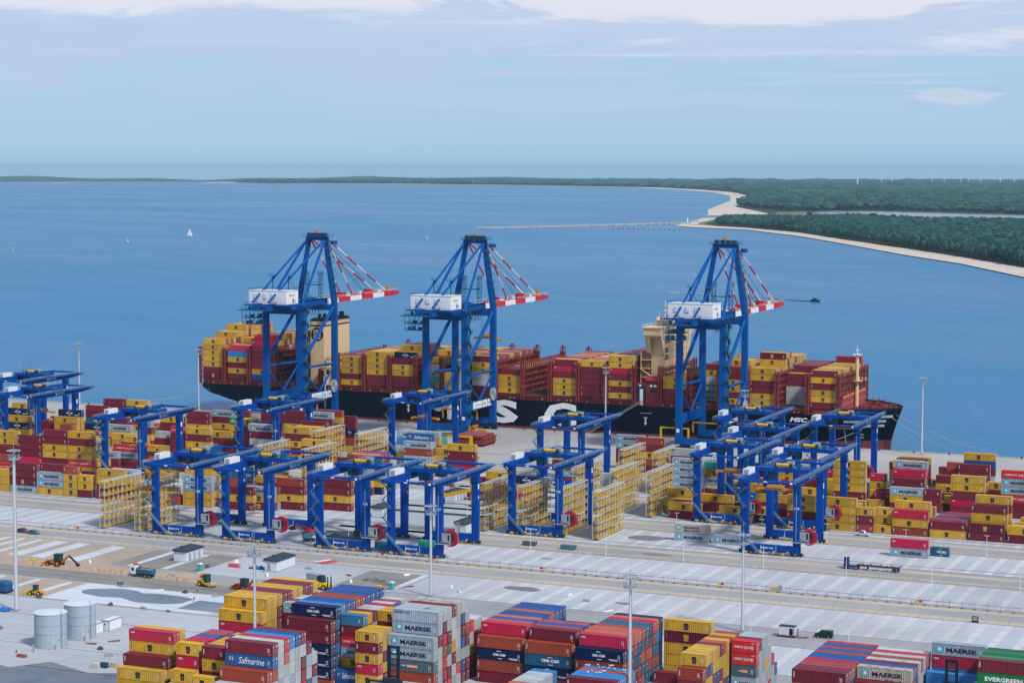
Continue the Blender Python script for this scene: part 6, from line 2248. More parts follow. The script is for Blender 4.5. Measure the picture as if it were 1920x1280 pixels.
def zdeck(x): return 14.1 if x < -262 else 14.1+1.9*min(1, (x+262)/14)
xs = [-573,-569,-566,-560,-554,-548,-540,-530,-518,-500,-470,-430,-380,-330,-300,-290,-280,-270,-262,-256,-250,-244,-238,-232,-227,-223,-220,-217.5,-215.6]
NV = 9
hull = MB(); boot = MB()
def section(x):
    zl, zt = zlow(x), zdeck(x); P = []
    xe = x
    for k in range(NV):
        f = k/(NV-1); z = zl+(zt-zl)*f
        wz = max(0, min(1, (z+3.9)/(zt+3.9)))
        wl, dk = hbw(x), hbd(x)
        b = wl+(dk-wl)*wz**1.7 if x > -300 else dk
        if x < -500:
            u = min(1, f/ .35); b = dk*(.62+.38*math.sin(u*math.pi/2)) if x < -515 else dk
        # raked stem
        xx = x
        if x > -232:
            st = -220.2+ (4.8)*max(0, min(1, (z+1)/17))**1.3
            sh = (x+232)/(-215.6+232); xx = -232+(st+232)*sh
        P.append((xx, b, z))
    return P
secs = [section(x) for x in xs]
for mbk, zlo, zhi in ((hull, 0, 1), ):
    pass
o = 0
for s_ in secs:
    for (x, b, z) in s_: hull.v.append((x, CY-b, z))
for s_ in secs:
    for (x, b, z) in s_: hull.v.append((x, CY+b, z))
n = len(xs)
for i in range(n-1):
    for k in range(NV-1):
        a = i*NV+k; hull.f.append((a, a+NV, a+NV+1, a+1)); hull.m.append(0)
        a += n*NV; hull.f.append((a, a+1, a+NV+1, a+NV)); hull.m.append(0)
    # bottom and deck
    a = i*NV; c = a+n*NV; hull.f.append((a, c, c+NV, a+NV)); hull.m.append(0)
    a = i*NV+NV-1; c = a+n*NV; hull.f.append((a, a+NV, c+NV, c)); hull.m.append(1)
hull.f.append(tuple(range(0, NV))+tuple(range(n*NV+NV-1, n*NV-1, -1))); hull.m.append(0)
# split the paint at the boot-topping line by a material that reads the height above water
hm, nt, b_ = node_mat('ship_side_paint')
sp = nt.nodes.new('ShaderNodeSeparateXYZ'); ge = nt.nodes.new('ShaderNodeNewGeometry'); nt.links.new(ge.outputs['Position'], sp.inputs[0])
cm = nt.nodes.new('ShaderNodeMath'); cm.operation = 'LESS_THAN'; cm.inputs[1].default_value = 1.3; nt.links.new(sp.outputs[2], cm.inputs[0])
nz = nt.nodes.new('ShaderNodeTexNoise'); nz.inputs['Scale'].default_value = .25; nz.inputs['Detail'].default_value = 7
mp_ = nt.nodes.new('ShaderNodeMapping'); mp_.inputs['Scale'].default_value = (1.0, 1.0, .25); nt.links.new(ge.outputs['Position'], mp_.inputs[0]); nt.links.new(mp_.outputs[0], nz.inputs['Vector'])
m1 = nt.nodes.new('ShaderNodeMix'); m1.data_type = 'RGBA'; nt.links.new(nz.outputs[0], m1.inputs[0]); m1.inputs[6].default_value = (.002,.003,.010,1); m1.inputs[7].default_value = (.004,.007,.020,1)
m2 = nt.nodes.new('ShaderNodeMix'); m2.data_type = 'RGBA'; nt.links.new(nz.outputs[0], m2.inputs[0]); m2.inputs[6].default_value = (.13,.028,.035,1); m2.inputs[7].default_value = (.23,.055,.06,1)
m3 = nt.nodes.new('ShaderNodeMix'); m3.data_type = 'RGBA'; nt.links.new(cm.outputs[0], m3.inputs[0]); nt.links.new(m1.outputs[2], m3.inputs[6]); nt.links.new(m2.outputs[2], m3.inputs[7]); nt.links.new(m3.outputs[2], b_.inputs['Base Color'])
b_.inputs['Roughness'].default_value = .5; b_.inputs['Specular IOR Level'].default_value = .1
hull.build('hull', [hm, SHIPRED], SHIP)
# bulwark round the bow
mb = MB(); bx = [x for x in xs if x >= -238]
for s in (-1, 1):
    for a, b in zip(bx, bx[1:]):
        pa, pb = section(a)[-1], section(b)[-1]
        mb.beam((pa[0], CY+s*pa[1], zdeck(a)+.45), (pb[0], CY+s*pb[1], zdeck(b)+.45), .25, .95, 0)
mb.build('bulwark', [HULL], SHIP)
# white hull lettering
mb = MB(); yl = CY-HB-.06
put_text(mb, 'M', -447.5, 2.6, 20.5, 10.8, yl, 0, .05); put_text(mb, 'S', -410.2, 2.4, 15.4, 11.2, yl, 0, .05); put_text(mb, 'C', -381.2, 2.4, 16.4, 11.2, yl, 0, .05)
put_text(mb, 'MSC', -260.6, 10.5, 8.2, 2.0, yl-.02, 0, .04, .25)
for x in (-453.5, -330.0):
    mb.add([(x-.9,yl,6.4),(x,yl,4.9),(x+.9,yl,6.4)], [(0,1,2)], 0); mb.add([(x-.4,yl,6.4),(x+.4,yl,6.4),(x+.4,yl,8.4),(x-.4,yl,8.4)], [(0,1,2,3)], 0); quad(mb, x-.9, x+.9, 8.4, 8.9, yl, 0)
    quad(mb, x-2.5, x+3, 10.7, 10.9, yl, 0); quad(mb, x+14, x+18, 8.3, 8.5, yl, 0)
mb.build('hull_lettering', [TEXTW], SHIP)
# bow stripes follow the flare
mb = MB()
def side_pt(x, z, off=.12):
    x = max(xs[0], min(-215.7, x))
    S0 = None
    for a, b in zip(xs, xs[1:]):
        if a <= x <= b: S0 = (a, b, (x-a)/(b-a)); break
    A, B, t = section(S0[0]), section(S0[1]), S0[2]
    P = [(p[0]+(q[0]-p[0])*t, p[1]+(q[1]-p[1])*t, p[2]+(q[2]-p[2])*t) for p, q in zip(A, B)]
    for p, q in zip(P, P[1:]):
        if p[2] <= z <= q[2]:
            u = (z-p[2])/(q[2]-p[2]); return (p[0]+(q[0]-p[0])*u+off*.6, CY-(p[1]+(q[1]-p[1])*u)-off, z)
    p = P[-1]; return (p[0], CY-p[1]-off, z)
for z0, z1, xa, xb in ((12.2, 13.4, -238, -217.6), (10.0, 11.2, -238, -220), (7.8, 8.9, -237, -220.5)):
    k = 9
    for q in range(k):
        x0, x1 = xa+(xb-xa)*q/k, xa+(xb-xa)*(q+1)/k; mb.add([side_pt(x0, z0), side_pt(x1, z0), side_pt(x1, z1), side_pt(x0, z1)], [(0,1,2,3)])
for (x0, z0, x1, z1) in ((-233.2, 2.6, -230.4, 2.6), (-230.4, 2.6, -230.4, 4.0), (-232.4, 4.2, -230.4, 4.0), (-232.6, 4.0, -232.0, 5.2)):
    mb.add([side_pt(x0, z0), side_pt(x1+.01, z1), side_pt(x1+.01, z1+.35), side_pt(x0, z0+.35)], [(0,1,2,3)])
for k in range(8): mb.add([side_pt(-238.5, .5+k*.9), side_pt(-238.1, .5+k*.9), side_pt(-238.1, .9+k*.9), side_pt(-238.5, .9+k*.9)], [(0,1,2,3)])
mb.build('bow_stripe', [TEXTW], SHIP)
# side coaming, stanchions and deck edge rails
mb = MB(); rr = random.Random(9)
mb.box(-571, -240, CY-HB+.9, CY-HB+1.3, 14.1, 16.2, 0); mb.box(-571, -240, CY+HB-1.3, CY+HB-.9, 14.1, 16.2, 0)
mb.box(-571, -250, CY-HB+.1, CY-HB+1.3, 16.0, 16.3, 0)
for k in range(150):
    x = -570+k*2.1; mb.box(x, x+.22, CY-HB+.1, CY-HB+.3, 14.1, 16.0, 0)
    if rr.random() < .35: mb.box(x+.3, x+.8, CY-HB+.5, CY-HB+.88, 14.5, 15.1, 1)
for hh in (14.8, 15.4): mb.beam((-571, CY-HB+.15, hh), (-240, CY-HB+.15, hh), .07, .07, 0)
mb.build('deck_coaming', [SHIPRED, OFFW], SHIP)
# hatch covers
mb = MB()
for X in BAYS: mb.box(X+.1, X+12.1, CY-HB+1.6, CY+HB-1.6, 14.1, 16.75)
mb.build('hatch_cover', [MM('hatch_green_grey', (.09,.075,.07), .8, .4)], SHIP)
# lashing bridges: tall red frames between the bays
def lashing(mb, X, top, w=1.35):
    y0, y1 = CY-HB+.05, CY+HB-.05; x0, x1 = X, X+w
    nrow = 20; pitch = (y1-y0)/nrow
    for k in range(nrow+1):
        y = y0+k*pitch
        for x in (x0, x1): mb.box(x-.13, x+.13, y-.13, y+.13, 14.2, top+1.1, 0)
        mb.box(x0, x1, y-.10, y+.10, top-.2, top, 0)
    z = 16.9
    while z <= top+.1:
        mb.box(x0-.35, x1+.35, y0, y1, z, z+.22, 0); mb.box(x1+.28, x1+.36, y0, y1, z+.9, z+1.05, 0)
        z += 2.87
    for y in (y0-.1, y1+.1):
        mb.box(x0-.30, x0+.34, y-.5, y+.5, 14.1, top+1.6, 0); mb.box(x1-.34, x1+.30, y-.5, y+.5, 14.1, top+1.6, 0)
        for q in range(3): mb.box(x0+.34, x1-.34, y-.4, y+.4, 16+q*(top-16)/3, 16.5+q*(top-16)/3, 0)
    r2 = random.Random(int(X))
    for k in range(26):
        y = r2.uniform(y0, y1); zz = 16.9+2.87*r2.randrange(int((top-16.9)/2.87)+1); mb.box(x1+.05, x1+.4, y, y+.35, zz+.25, zz+1.1, 1)
for X, top in LASH:
    mb = MB(); lashing(mb, X, top); mb.build('lashing_bridge', [SHIPRED, MM('lashing_gear', (.42,.20,.10), .7, .4, 2)], SHIP)
# far-side bay masts that rise above the stacks
for X in (-478.5, -420.0, -406.3, -392.4, -378.6, -305):
    mb = MB(); y = CY+HB-4
    for dx in (0, 1.6):
        for dy in (0, 3): mb.box(X+dx-.16, X+dx+.16, y+dy-.16, y+dy+.16, 26, 35.5, 0)
    for z in (29, 31, 33, 35): mb.box(X-.3, X+1.9, y-.3, y+3.3, z, z+.2, 0)
    for z in (29, 31, 33): mb.beam((X, y, z), (X+1.6, y, z+2), .12, .12, 0); mb.beam((X, y, z), (X, y+3, z+2), .12, .12, 0)
    mb.tube((X+.8, y+1.5, 35.2), (X+.8, y+1.5, 36.4), .8, n=10, mi=0)
    mb.build('lashing_mast', [SHIPRED], SHIP)
# funnel casing
mb = MB(); x0, x1, y0, y1 = -513.1, -505.4, 913, 940
mb.box(x0, x1, y0, y1, 14.1, 47.2, 0); mb.box(x0-.06, x1+.06, y0-.06, y1+.06, 47.2, 48.2, 1); mb.box(x0-.05, x1+.05, y0-.05, y1+.05, 44.6, 45.4, 2)
for y in (917, 922, 931): mb.tube((-510.5, y, 48.2), (-510.0, y+.6, 50.6), .9, .8, 10, 1); mb.box(-508.5, -506.5, y, y+2, 48.2, 49.3, 1)
mb.tube((-507.5, 935.5, 48.2), (-507.5, 935.5, 51.0), 1.5, 1.2, 12, 1); mb.box(-512.6, -506, 914, 939, 48.2, 48.7, 1)
for k in range(6): mb.box(x1, x1+.04, y0+3.5+k*4, y0+3.56+k*4, 20, 44.5, 3)
fn = mb.build('funnel', [CREAM, DARK, MM('funnel_brown', (.06,.02,.02), .6, .1), MM('cream_seam', (.52,.38,.22), .6, .1)], SHIP)
mb = MB(); cx, cz, rad = -509.2, 40.6, 3.5
mb.add([(cx, y0-.05, cz)]+[(cx+rad*math.cos(2*math.pi*k/32), y0-.05, cz+rad*math.sin(2*math.pi*k/32)) for k in range(32)], [(0, 1+k, 1+(k+1) % 32) for k in range(32)], 0)
put_text(mb, 'm', cx-2.2, cz+.25, 4.4, 2.3, y0-.09, 1, .06); put_text(mb, 'sc', cx-2.0, cz-2.3, 4.0, 2.2, y0-.09, 1, .05)
mb.build('funnel_emblem', [TEXTD, CREAM], fn)
# accommodation block and bridge
mb = MB(); X0, X1 = -329.8, -323.3; ya, yb = 911.0, 948.0
mb.box(X0, X1, ya, yb, 17.5, 44.5, 0)
mb.prism_x([(ya, 44.5), (905.2, 47.0), (905.2, 50.4), (953.8, 50.4), (953.8, 47.0), (yb, 44.5)], X0-2.0, X1, 0)
mb.prism_x([(ya, 37.0), (ya, 44.5), (907.2, 46.2), (907.2, 45.0)], X0-2.0, X0+.6, 0); mb.prism_x([(ya, 37.0), (ya, 44.5), (907.2, 46.2), (907.2, 45.0)], X1-.6, X1, 0)
mb.box(X0-2.6, X1+.4, 904.6, 954.4, 50.4, 50.9, 0)
for y in range(915, 946, 2): mb.box(X1+.0, X1+.03, y, y+1.5, 47.7, 49.2, 1)
for z in (20.5, 23.5, 26.5, 29.5, 32.5, 35.5, 38.5, 41.0):
    for y in range(918, 946, 4):
        mb.box(X1, X1+.03, y+.2*math.sin(z), y+.7+.2*math.sin(z), z, z+.8, 1)
# recessed balconies on the front corner
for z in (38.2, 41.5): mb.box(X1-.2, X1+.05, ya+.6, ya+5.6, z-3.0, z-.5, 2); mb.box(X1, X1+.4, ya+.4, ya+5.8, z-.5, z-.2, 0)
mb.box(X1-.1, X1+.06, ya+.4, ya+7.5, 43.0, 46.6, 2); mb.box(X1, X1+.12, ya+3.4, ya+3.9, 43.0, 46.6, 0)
for k in range(4): mb.box(X0+1.2+k*1.4, X0+1.7+k*1.4, ya-.03, ya, 22+k*5, 22.8+k*5, 1)
# side galleries aft of the block
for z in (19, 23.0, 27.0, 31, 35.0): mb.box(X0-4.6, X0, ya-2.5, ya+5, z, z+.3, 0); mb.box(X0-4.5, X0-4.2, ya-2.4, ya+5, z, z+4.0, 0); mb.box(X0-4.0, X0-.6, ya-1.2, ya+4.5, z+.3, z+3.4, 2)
mb.beam((X0-4.4, ya-2.6, 31), (X0+3.8, ya-2.6, 26), .7, .4, 0); mb.beam((X0+3.8, ya-2.6, 26), (X0+4.2, ya-2.6, 21), .6, .4, 0)
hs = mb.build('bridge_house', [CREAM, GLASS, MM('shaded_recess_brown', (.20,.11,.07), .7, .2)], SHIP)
mb = MB(); rr = random.Random(3)
mb.box(X0+.2, X1-.4, 917, 944, 50.9, 53.4, 0); mb.box(X0, X1, 916, 945, 53.4, 53.7, 0)
for k in range(15):
    y = 905+3.5*k
    for x in (X0-2.4, X1+.3): mb.beam((x, y, 50.9), (x, y, 52.0), .08, .08, 1)
for x in (X0-2.4, X1+.3):
    for hh in (51.5, 52.0): mb.beam((x, 904.7, hh), (x, 954.3, hh), .08, .08, 1)
mb.tube((-327, 922, 53.7), (-327, 922, 62.2), .35, .15, 8, 1); mb.tube((-326, 930, 53.7), (-326, 930, 60.4), .4, .3, 8, 3); mb.box(-328.5, -325.5, 921.2, 922.8, 57.4, 57.7, 1); mb.box(-328, -326, 920, 924, 59.6, 59.9, 4); mb.tube((-326, 930, 60.4), (-326, 930, 61.4), .5, .5, 10, 2)
for k in range(26):
    y = rr.uniform(917, 944); x = rr.uniform(X0+.4, X1-.8); a = rr.uniform(.2, .6); mb.box(x-a, x+a, y-a, y+a, 53.7, 53.7+rr.uniform(.6, 2.6), rr.choice((0, 1, 3, 4, 2)))
for k in range(4): mb.tube((X0+1+k*1.2, 919+5*k, 53.7), (X0+1+k*1.2, 919+5*k, 57.5), .07, n=5, mi=1)
mb.build('bridge_mast', [CREAM, WHITE, DARK, YEL, MM('mast_orange', (.6,.2,.05), .5, .1)], hs)
# lifeboat on its side deck, red side house below
mb = MB(); mb.box(-335.4, -322.5, CY-HB+.2, 912, 14.1, 24.2, 0); mb.box(-336, -322, CY-HB+.1, 910.8, 24.2, 24.5, 0)
mb.box(-334.8, -329.8, CY-HB+.14, CY-HB+.20, 15, 23.6, 1); mb.box(-328.0, -325.2, CY-HB+.14, CY-HB+.2, 20.6, 22.6, 1); mb.box(-333, -331.4, CY-HB+.1, CY-HB+.2, 14.5, 22, 2)
for x in (-333.4, -328, -326): mb.box(x, x+1.2, CY-HB+.1, CY-HB+.4, 23.2, 24.1, 2)
mb.build('side_house', [SHIPRED, DARK, WHITE], SHIP)
mb = MB()
for k in range(8):
    a, b = k/8, (k+1)/8; ra, rb = 1.5*math.sin(math.pi*(.08+.84*a))**.6, 1.5*math.sin(math.pi*(.08+.84*b))**.6
    mb.tube((-331+8.6*a, 906.6, 26.2), (-331+8.6*b, 906.6, 26.2), ra, rb, 10, 0, cap=(k in (0, 7)))
mb.box(-329.6, -325, 905.8, 907.4, 27.2, 28.0, 0)
mb.build('lifeboat', [MM('lifeboat_red', (.52,.05,.04), .4, .1)], SHIP)
# gangway down to the quay
mb = MB(); mb.beam((-333.5, 903.6, 15.0), (-356.5, 902.6, .8), 1.0, .25, 0)
for dy in (-.5, .5): mb.beam((-333.5, 903.6+dy, 16.0), (-356.5, 902.6+dy, 1.8), .08, .08, 0); mb.beam((-333.5, 903.6+dy, 15.5), (-356.5, 902.6+dy, 1.3), .08, .08, 0)
for k in range(14):
    f = k/13; mb.beam((-333.5-23*f, 903.1-f, 15-14.2*f), (-333.5-23*f, 903.1-f, 16-14.2*f), .07, .07, 0)
mb.build('gangway', [GREY], SHIP)
# wave breaker bulkhead ahead of the last bay, foremast, forecastle gear
mb = MB(); mb.prism_x([(907.2, 15.6), (909.6, 21.6), (949.6, 21.6), (951.6, 15.6)], -238.4, -237.6, 0); mb.prism_x([(909.4, 21.5), (909.8, 22.5), (949.4, 22.5), (949.8, 21.5)], -238.9, -237.2, 1)
rr = random.Random(8)
for k in range(26): y = rr.uniform(910, 949); z = rr.uniform(16.5, 20.8); mb.box(-237.6, -237.55, y, y+.35, z, z+.3, 2)
mb.build('wave_breaker', [SALMON, MM('breaker_cap', (.62,.17,.09), .6, .1), SHIPRED], SHIP)
mb = MB(); mb.tube((-236.4, CY, 15.5), (-236.4, CY, 39.6), .95, .80, 12, 0); mb.box(-238.6, -234.2, CY-2.2, CY+2.2, 27.6, 27.9, 0); mb.box(-238.2, -234.6, CY-1.6, CY+1.6, 39.6, 39.9, 1)
for a in (-1.4, 1.4): mb.beam((-236.4+a, CY-1.4, 39.9), (-236.4+a, CY-1.4, 41), .09, .09, 1)
mb.tube((-236.4, CY, 39.9), (-236.4, CY, 44.2), .22, .1, 8, 1); mb.box(-237, -235.8, CY-.5, CY+.5, 41.4, 42, 1)
for a in (0, 1.5, 3): mb.beam((-236.6+a, CY+2.2, 27.9), (-236.6+a, CY+2.2, 29.2), .1, .1, 1); mb.box(-236+a, -235.6+a, CY+1.4, CY+2, 27.9, 29.4, 0)
mb.build('foremast', [CREAM, WHITE], SHIP)
mb = MB(); rr = random.Random(12)
for k in range(60):
    x = rr.uniform(-234, -219); hb = hbd(x)*.85; y = CY+rr.uniform(-hb, hb); a = rr.uniform(.25, .8)
    if rr.random() < .4: mb.tube((x-a, y, 16.6), (x+a, y, 16.6), .55, n=8, mi=0)
    else: mb.box(x-a, x+a, y-a*.6, y+a*.6, 15.9, 15.9+rr.uniform(.5, 1.5), rr.choice((0, 0, 1)))
mb.beam((-229, CY+3, 16), (-225.5, CY, 20.6), .3, .3, 2); mb.beam((-229, CY-3, 16), (-229, CY-3, 20), .3, .3, 0); mb.box(-230, -224, CY+3, CY+5, 18.6, 18.9, 0)
for x in (-230, -227, -224): mb.beam((x, CY+4, 16), (x, CY+4, 20.4), .15, .15, 0)
for k in range(16):
    for s in (-1, 1):
        x = -237+k*1.35; P = section(min(x, -216.2))[-1]; mb.beam((P[0], CY+s*P[1], 16.4), (P[0], CY+s*P[1], 17.9), .10, .10, 1)
mb.build('forecastle_gear', [SHIPRED, DARK, CREAM], SHIP)
# stern deck clutter with the yellow handling crane and white housing by the funnel
mb = MB(); rr = random.Random(14)
for k in range(60):
    x = rr.uniform(-503, -494); y = rr.uniform(906, 912); z = rr.uniform(16, 30); a = rr.uniform(.3, .9); mb.box(x-a, x+a, y-.3, y+.3, z, z+rr.uniform(.3, 1.6), rr.choice((0, 0, 1, 2)))
mb.box(-506, -494, 908, 913, 14.1, 24, 0); mb.box(-501.5, -498.5, 905.4, 908, 16.0, 20.6, 3); mb.box(-498.3, -496.9, 905.4, 907, 16, 24, 2); mb.box(-503, -496.5, 905.4, 906.4, 24, 25, 2)
mb.build('stores_crane', [SHIPRED, CREAM, YEL, WHITE], SHIP)
# mooring ropes
ROPE = MM('mooring_rope', (.45,.42,.36), .9, .2)
mb = MB()
for p, q in (((-217, 925, 13.5), (-166, 903.5, .5)), ((-219, 922, 13), (-183, 903.5, .5)), ((-222, 918, 12.6), (-248, 903.4, .5)), ((-571, 906, 11.5), (-615, 903.5, .5)), ((-569, 905, 11.5), (-533, 903.5, .5)), ((-570, 906, 11.2), (-626, 903.5, .5))):
    p, q = Vector(p), Vector(q); pts = [p.lerp(q, k/10)-Vector((0, 0, 1.6*math.sin(math.pi*k/10))) for k in range(11)]; mb.path(pts, .10, 5)
mb.build('mooring_rope', [ROPE], SHIP)
# ------------------------------------------------------------------ reefer racks
def make_rack():
    t = thing('reefer_rack', 'x', 'reefer rack')
    Ln, W, Hh, lv = 24.4, 2.1, 16.5, 6
    mb = MB()
    for k in range(10):
        y = Ln*k/9
        for x in (0, W): mb.box(x-.06, x+.06, y-.06, y+.06, 0, Hh)
        mb.beam((0, y, Hh), (W, y, Hh), .12, .12)
    for x in (0, W): mb.box(x-.09, x+.09, 0, Ln, Hh-.12, Hh+.08)
    for k in range(19): mb.beam((0, Ln*k/18, Hh), (W, Ln*(k+.5)/18, Hh), .07, .07)
    for k in range(2): mb.beam((W, Ln*(3+3*k)/9, .2), (W, Ln*(4+3*k)/9, 5.4), .1, .1); mb.beam((W, Ln*(4+3*k)/9, 8.2), (W, Ln*(3+3*k)/9, 11), .1, .1)
    mb.build('steel_frame', [MM('rack_white_steel', (.56,.57,.54), .55, .12)], t)
    mb = MB(); rr = random.Random(3)
    for q in range(lv):
        z = .6+q*2.72
        mb.box(.15, W-.15, 0, Ln, z, z+.06, 1)
        for x in (0.02, W-.02):
            mb.box(x-.05, x+.05, 0, Ln, z-.12, z+.26, 0)
            mb.beam((x, 0, z+.65), (x, Ln, z+.65), .07, .07, 0); mb.beam((x, 0, z+1.1), (x, Ln, z+1.1), .08, .08, 0)
            for k in range(37): mb.beam((x, Ln*k/36, z), (x, Ln*k/36, z+1.1), .07, .07, 0)
        for y in (0, Ln):
            for hh in (.65, 1.1): mb.beam((0, y, z+hh), (W, y, z+hh), .07, .07, 0)
        for k in range(9):
            y = Ln*(k+.5)/9; mb.box(W*.35, W*.65, y-.35, y+.35, z+.1, z+1.3, 0 if rr.random() < .8 else 2)
    mb.build('walkway', [RYEL, GREY, LGREY], t)
    mb = MB()
    for k in range(3): mb.box(.4, 1.7, 3+8*k, 5+8*k, 0, .75)
    mb.build('power_cabinet', [LGREY], t)
    return t
_rk = make_rack()
_where = {(-417.4,0):'yellow and white reefer rack, leftmost in front, beside the left container blocks', (-403,0):'yellow and white reefer rack behind the stair leg of crane 120',
 (-295.3,1):'yellow and white reefer rack behind the right legs of crane 117', (-281,1):'yellow and white reefer rack just behind the left leg of crane 115', (-267,1):'yellow and white reefer rack behind the cable reel of crane 115', (-253.5,1):'yellow and white reefer rack, rightmost in front, beside the bare slab',
 (-281,2):'yellow and white reefer rack behind the rack at the left leg of crane 115', (-266.5,2):'yellow and white reefer rack in second line, directly behind the rightmost front rack', (-252.5,2):'yellow and white reefer rack in front of four grey star-marked containers',
 (-415,2):'yellow and white reefer rack whose top shows above the girders of cranes 120 and 119', (-394,2):'yellow and white reefer rack showing behind the girder of crane 119, beside star-marked grey containers',
 (-282,3):'yellow and white reefer rack in third line behind the girder of crane 115', (-268,3):'yellow and white reefer rack in third line, left of the white topped stack',
 (-417,3):'yellow and white reefer rack farthest left in the back line, below the leftmost quay crane', (-397,3):'yellow and white reefer rack in the back line beside the six-high star-marked stack'}
_rall = [_rk]+[dup(_rk, (0,0,0)) for _ in RACKS[1:]]
for o, (x, r) in zip(_rall, RACKS):
    o.location = (x, FRONT[r]+.0, 0); o['label'] = _where[(x, r)]; o['group'] = 'yellow reefer racks'
# ------------------------------------------------------------------ high masts
def make_mast(H, r=.42):
    t = thing('light_mast', 'x', 'light mast')
    mb = MB(); mb.tube((0,0,0), (0,0,H-1.5), r, r*.62, 12, 0); mb.box(-.7, .7, -.7, .7, 0, .6, 1)
    mb.beam((r*.9, 0, .5), (r*.75, 0, H-2), .10, .16, 1)
    mb.build('pole', [LGREY, GREY], t)
    mb = MB(); z = H-2.2; n = 20
    for rad in (1.6,):
        for k in range(n):
            a, b = 2*math.pi*k/n, 2*math.pi*(k+1)/n
            for zz in (z, z+.6, z+1.2): mb.beam((rad*math.cos(a), rad*math.sin(a), zz), (rad*math.cos(b), rad*math.sin(b), zz), .08, .08 if zz > z else .2)
            if k % 2 == 0: mb.beam((rad*math.cos(a), rad*math.sin(a), z), (rad*math.cos(a), rad*math.sin(a), z+1.2), .07, .07); mb.beam((0, 0, z), (rad*math.cos(a), rad*math.sin(a), z), .15, .15)
    mb.tube((0,0,z-.2), (0,0,z+2.6), .24, .2, 8); mb.tube((0,0,z+2.6), (0,0,z+6.0), .06, .03, 5)
    mb.build('head_platform', [RAIL], t)
    mb = MB()
    for k in range(8):
        a = 2*math.pi*k/8+.2; c, s = math.cos(a), math.sin(a); mb.beam((.2*c, .2*s, z+2.2), (1.5*c, 1.5*s, z+2.5), .1, .1, 1)
        mb.beam((1.2*c, 1.2*s, z+2.6), (2.0*c, 2.0*s, z+2.35), .7, .22, 0)
    mb.build('floodlight', [GREY, LGREY], t)
    return t
MASTS = [(-360.9,472.4,45.5,'tall light mast standing left of the grey silos, its head out of the picture'),(-262.9,538.5,None,'light mast in front of crane 117'),(-165.8,532.1,None,'light mast in front of the left foot of crane 114'),
 (-246.5,411.5,None,'light mast in front of the blue script-lettered container'),(-164.5,441.5,None,'light mast among the foreground stacks with the crimson container behind its head'),
 (-703.8,982.8,None,'light mast at far left against the sea'),(-574.6,905.4,None,'light mast beside the ship stern'),(-502.5,908.9,None,'light mast in front of the waterside leg of the leftmost quay crane'),(-431.6,917.9,None,'light mast in front of the middle quay crane stair leg'),
 (-348.6,900.6,None,'light mast in front of the ship, left of its gangway'),(-198.7,896.6,None,'light mast standing alone on the quay right of the bow'),(-263.5,845,None,'light mast behind the yard crane beside the rightmost quay crane')]
MASTZ = {1:26.6,2:26.4,3:37.5,4:31.5,5:17,6:31.5,7:29,8:32,9:31.5,10:33.5,11:30}
_m0 = None
for i, (x, y, h, lab) in enumerate(MASTS):
    if i in (5, 8, 7, 6, 9):     # stand inside the quay edge
        f = 899.0/y if y > 899 else 1; x, y = x*f, y*f
    hh = h or MASTZ[i]
    if i == 5: hh = 32
    t = make_mast(hh, .62 if i == 0 else .45); t.location = (x, y, 0); t['label'] = lab; t['group'] = 'high light masts'
# ------------------------------------------------------------------ small lamp posts, mesh fence, railings
def lamp():
    t = thing('lamp_post', 'x', 'lamp post'); mb = MB(); mb.tube((0,0,0), (0,0,6.8), .09, .06, 6, 0); mb.box(-.14, .14, -.14, .14, 0, .9, 0); mb.build('pole', [WHITE], t)
    mb = MB(); mb.beam((-.9, 0, 6.85), (.9, 0, 6.85), .35, .12, 0); mb.build('lamp_head', [LGREY], t); return t
_l0 = lamp(); LP = []
for k in range(4):
    Yl = 520+49.4*k
    for j in range(11): LP.append((-372+26.5*j+(7 if k % 2 else 0), Yl+(.9 if k != 1 else 17.6), k))
LP = [p for p in LP if not (p[2] == 0 and p[0] < -160) and not (p[2] == 1 and p[0] < -250) and p[0] < -90]
for i, (x, y, k) in enumerate(LP):
    o = _l0 if i == 0 else dup(_l0, (0,0,0))
    o.location = (x, y, 0); o['label'] = 'slim white lamp post along the pale service roads of the slab field'; o['group'] = 'slim lamp posts along the service roads'
f = thing('mesh_fence', 'temporary wire mesh fence on block feet along the yard road', 'fence')
for j in range(98):
    x = -436+3.62*j; mb = MB(); mb.tube((x, 586.3, 0), (x, 586.3, 2.1), .07, n=5, mi=0); mb.box(x-.45, x+.45, 586.1, 586.5, 0, .16, 1); mb.build('post', [GREY, DARK], f)
mb = MB()
for z in (.35, 1.2, 2.05): mb.beam((-436, 586.3, z), (-82, 586.3, z), .045, .045)
mb.build('wire', [GREY], f)
for k, (x, w1, w2) in enumerate(((-423, YEL, RED), (-304, RED, YEL), (-287.0, YEL, RED), (-248.5, RED, YEL), (-190.8, YEL, RED), (-131, YEL, RED))):
    t = thing('warning_banner', (('yellow and red' if w1 is YEL else 'red and yellow')+' warning banner on the mesh fence near '+['the far left road','crane 119','crane 117','the rightmost rack','crane 114','the right picture edge'][k]), 'banner', (x, 586.15, 0)); mb = MB(); mb.box(0, 1.1, -.03, 0, .9, 1.6, 0); mb.box(1.15, 2.2, -.03, 0, .9, 1.5, 1); mb.build('banner_cloth', [w1 if w1 is not YEL else MM('banner_yellow', (.55,.52,.04), .6, .1), w2 if w2 is not YEL else MM('banner_yellow', (.55,.52,.04), .6, .1)], t)
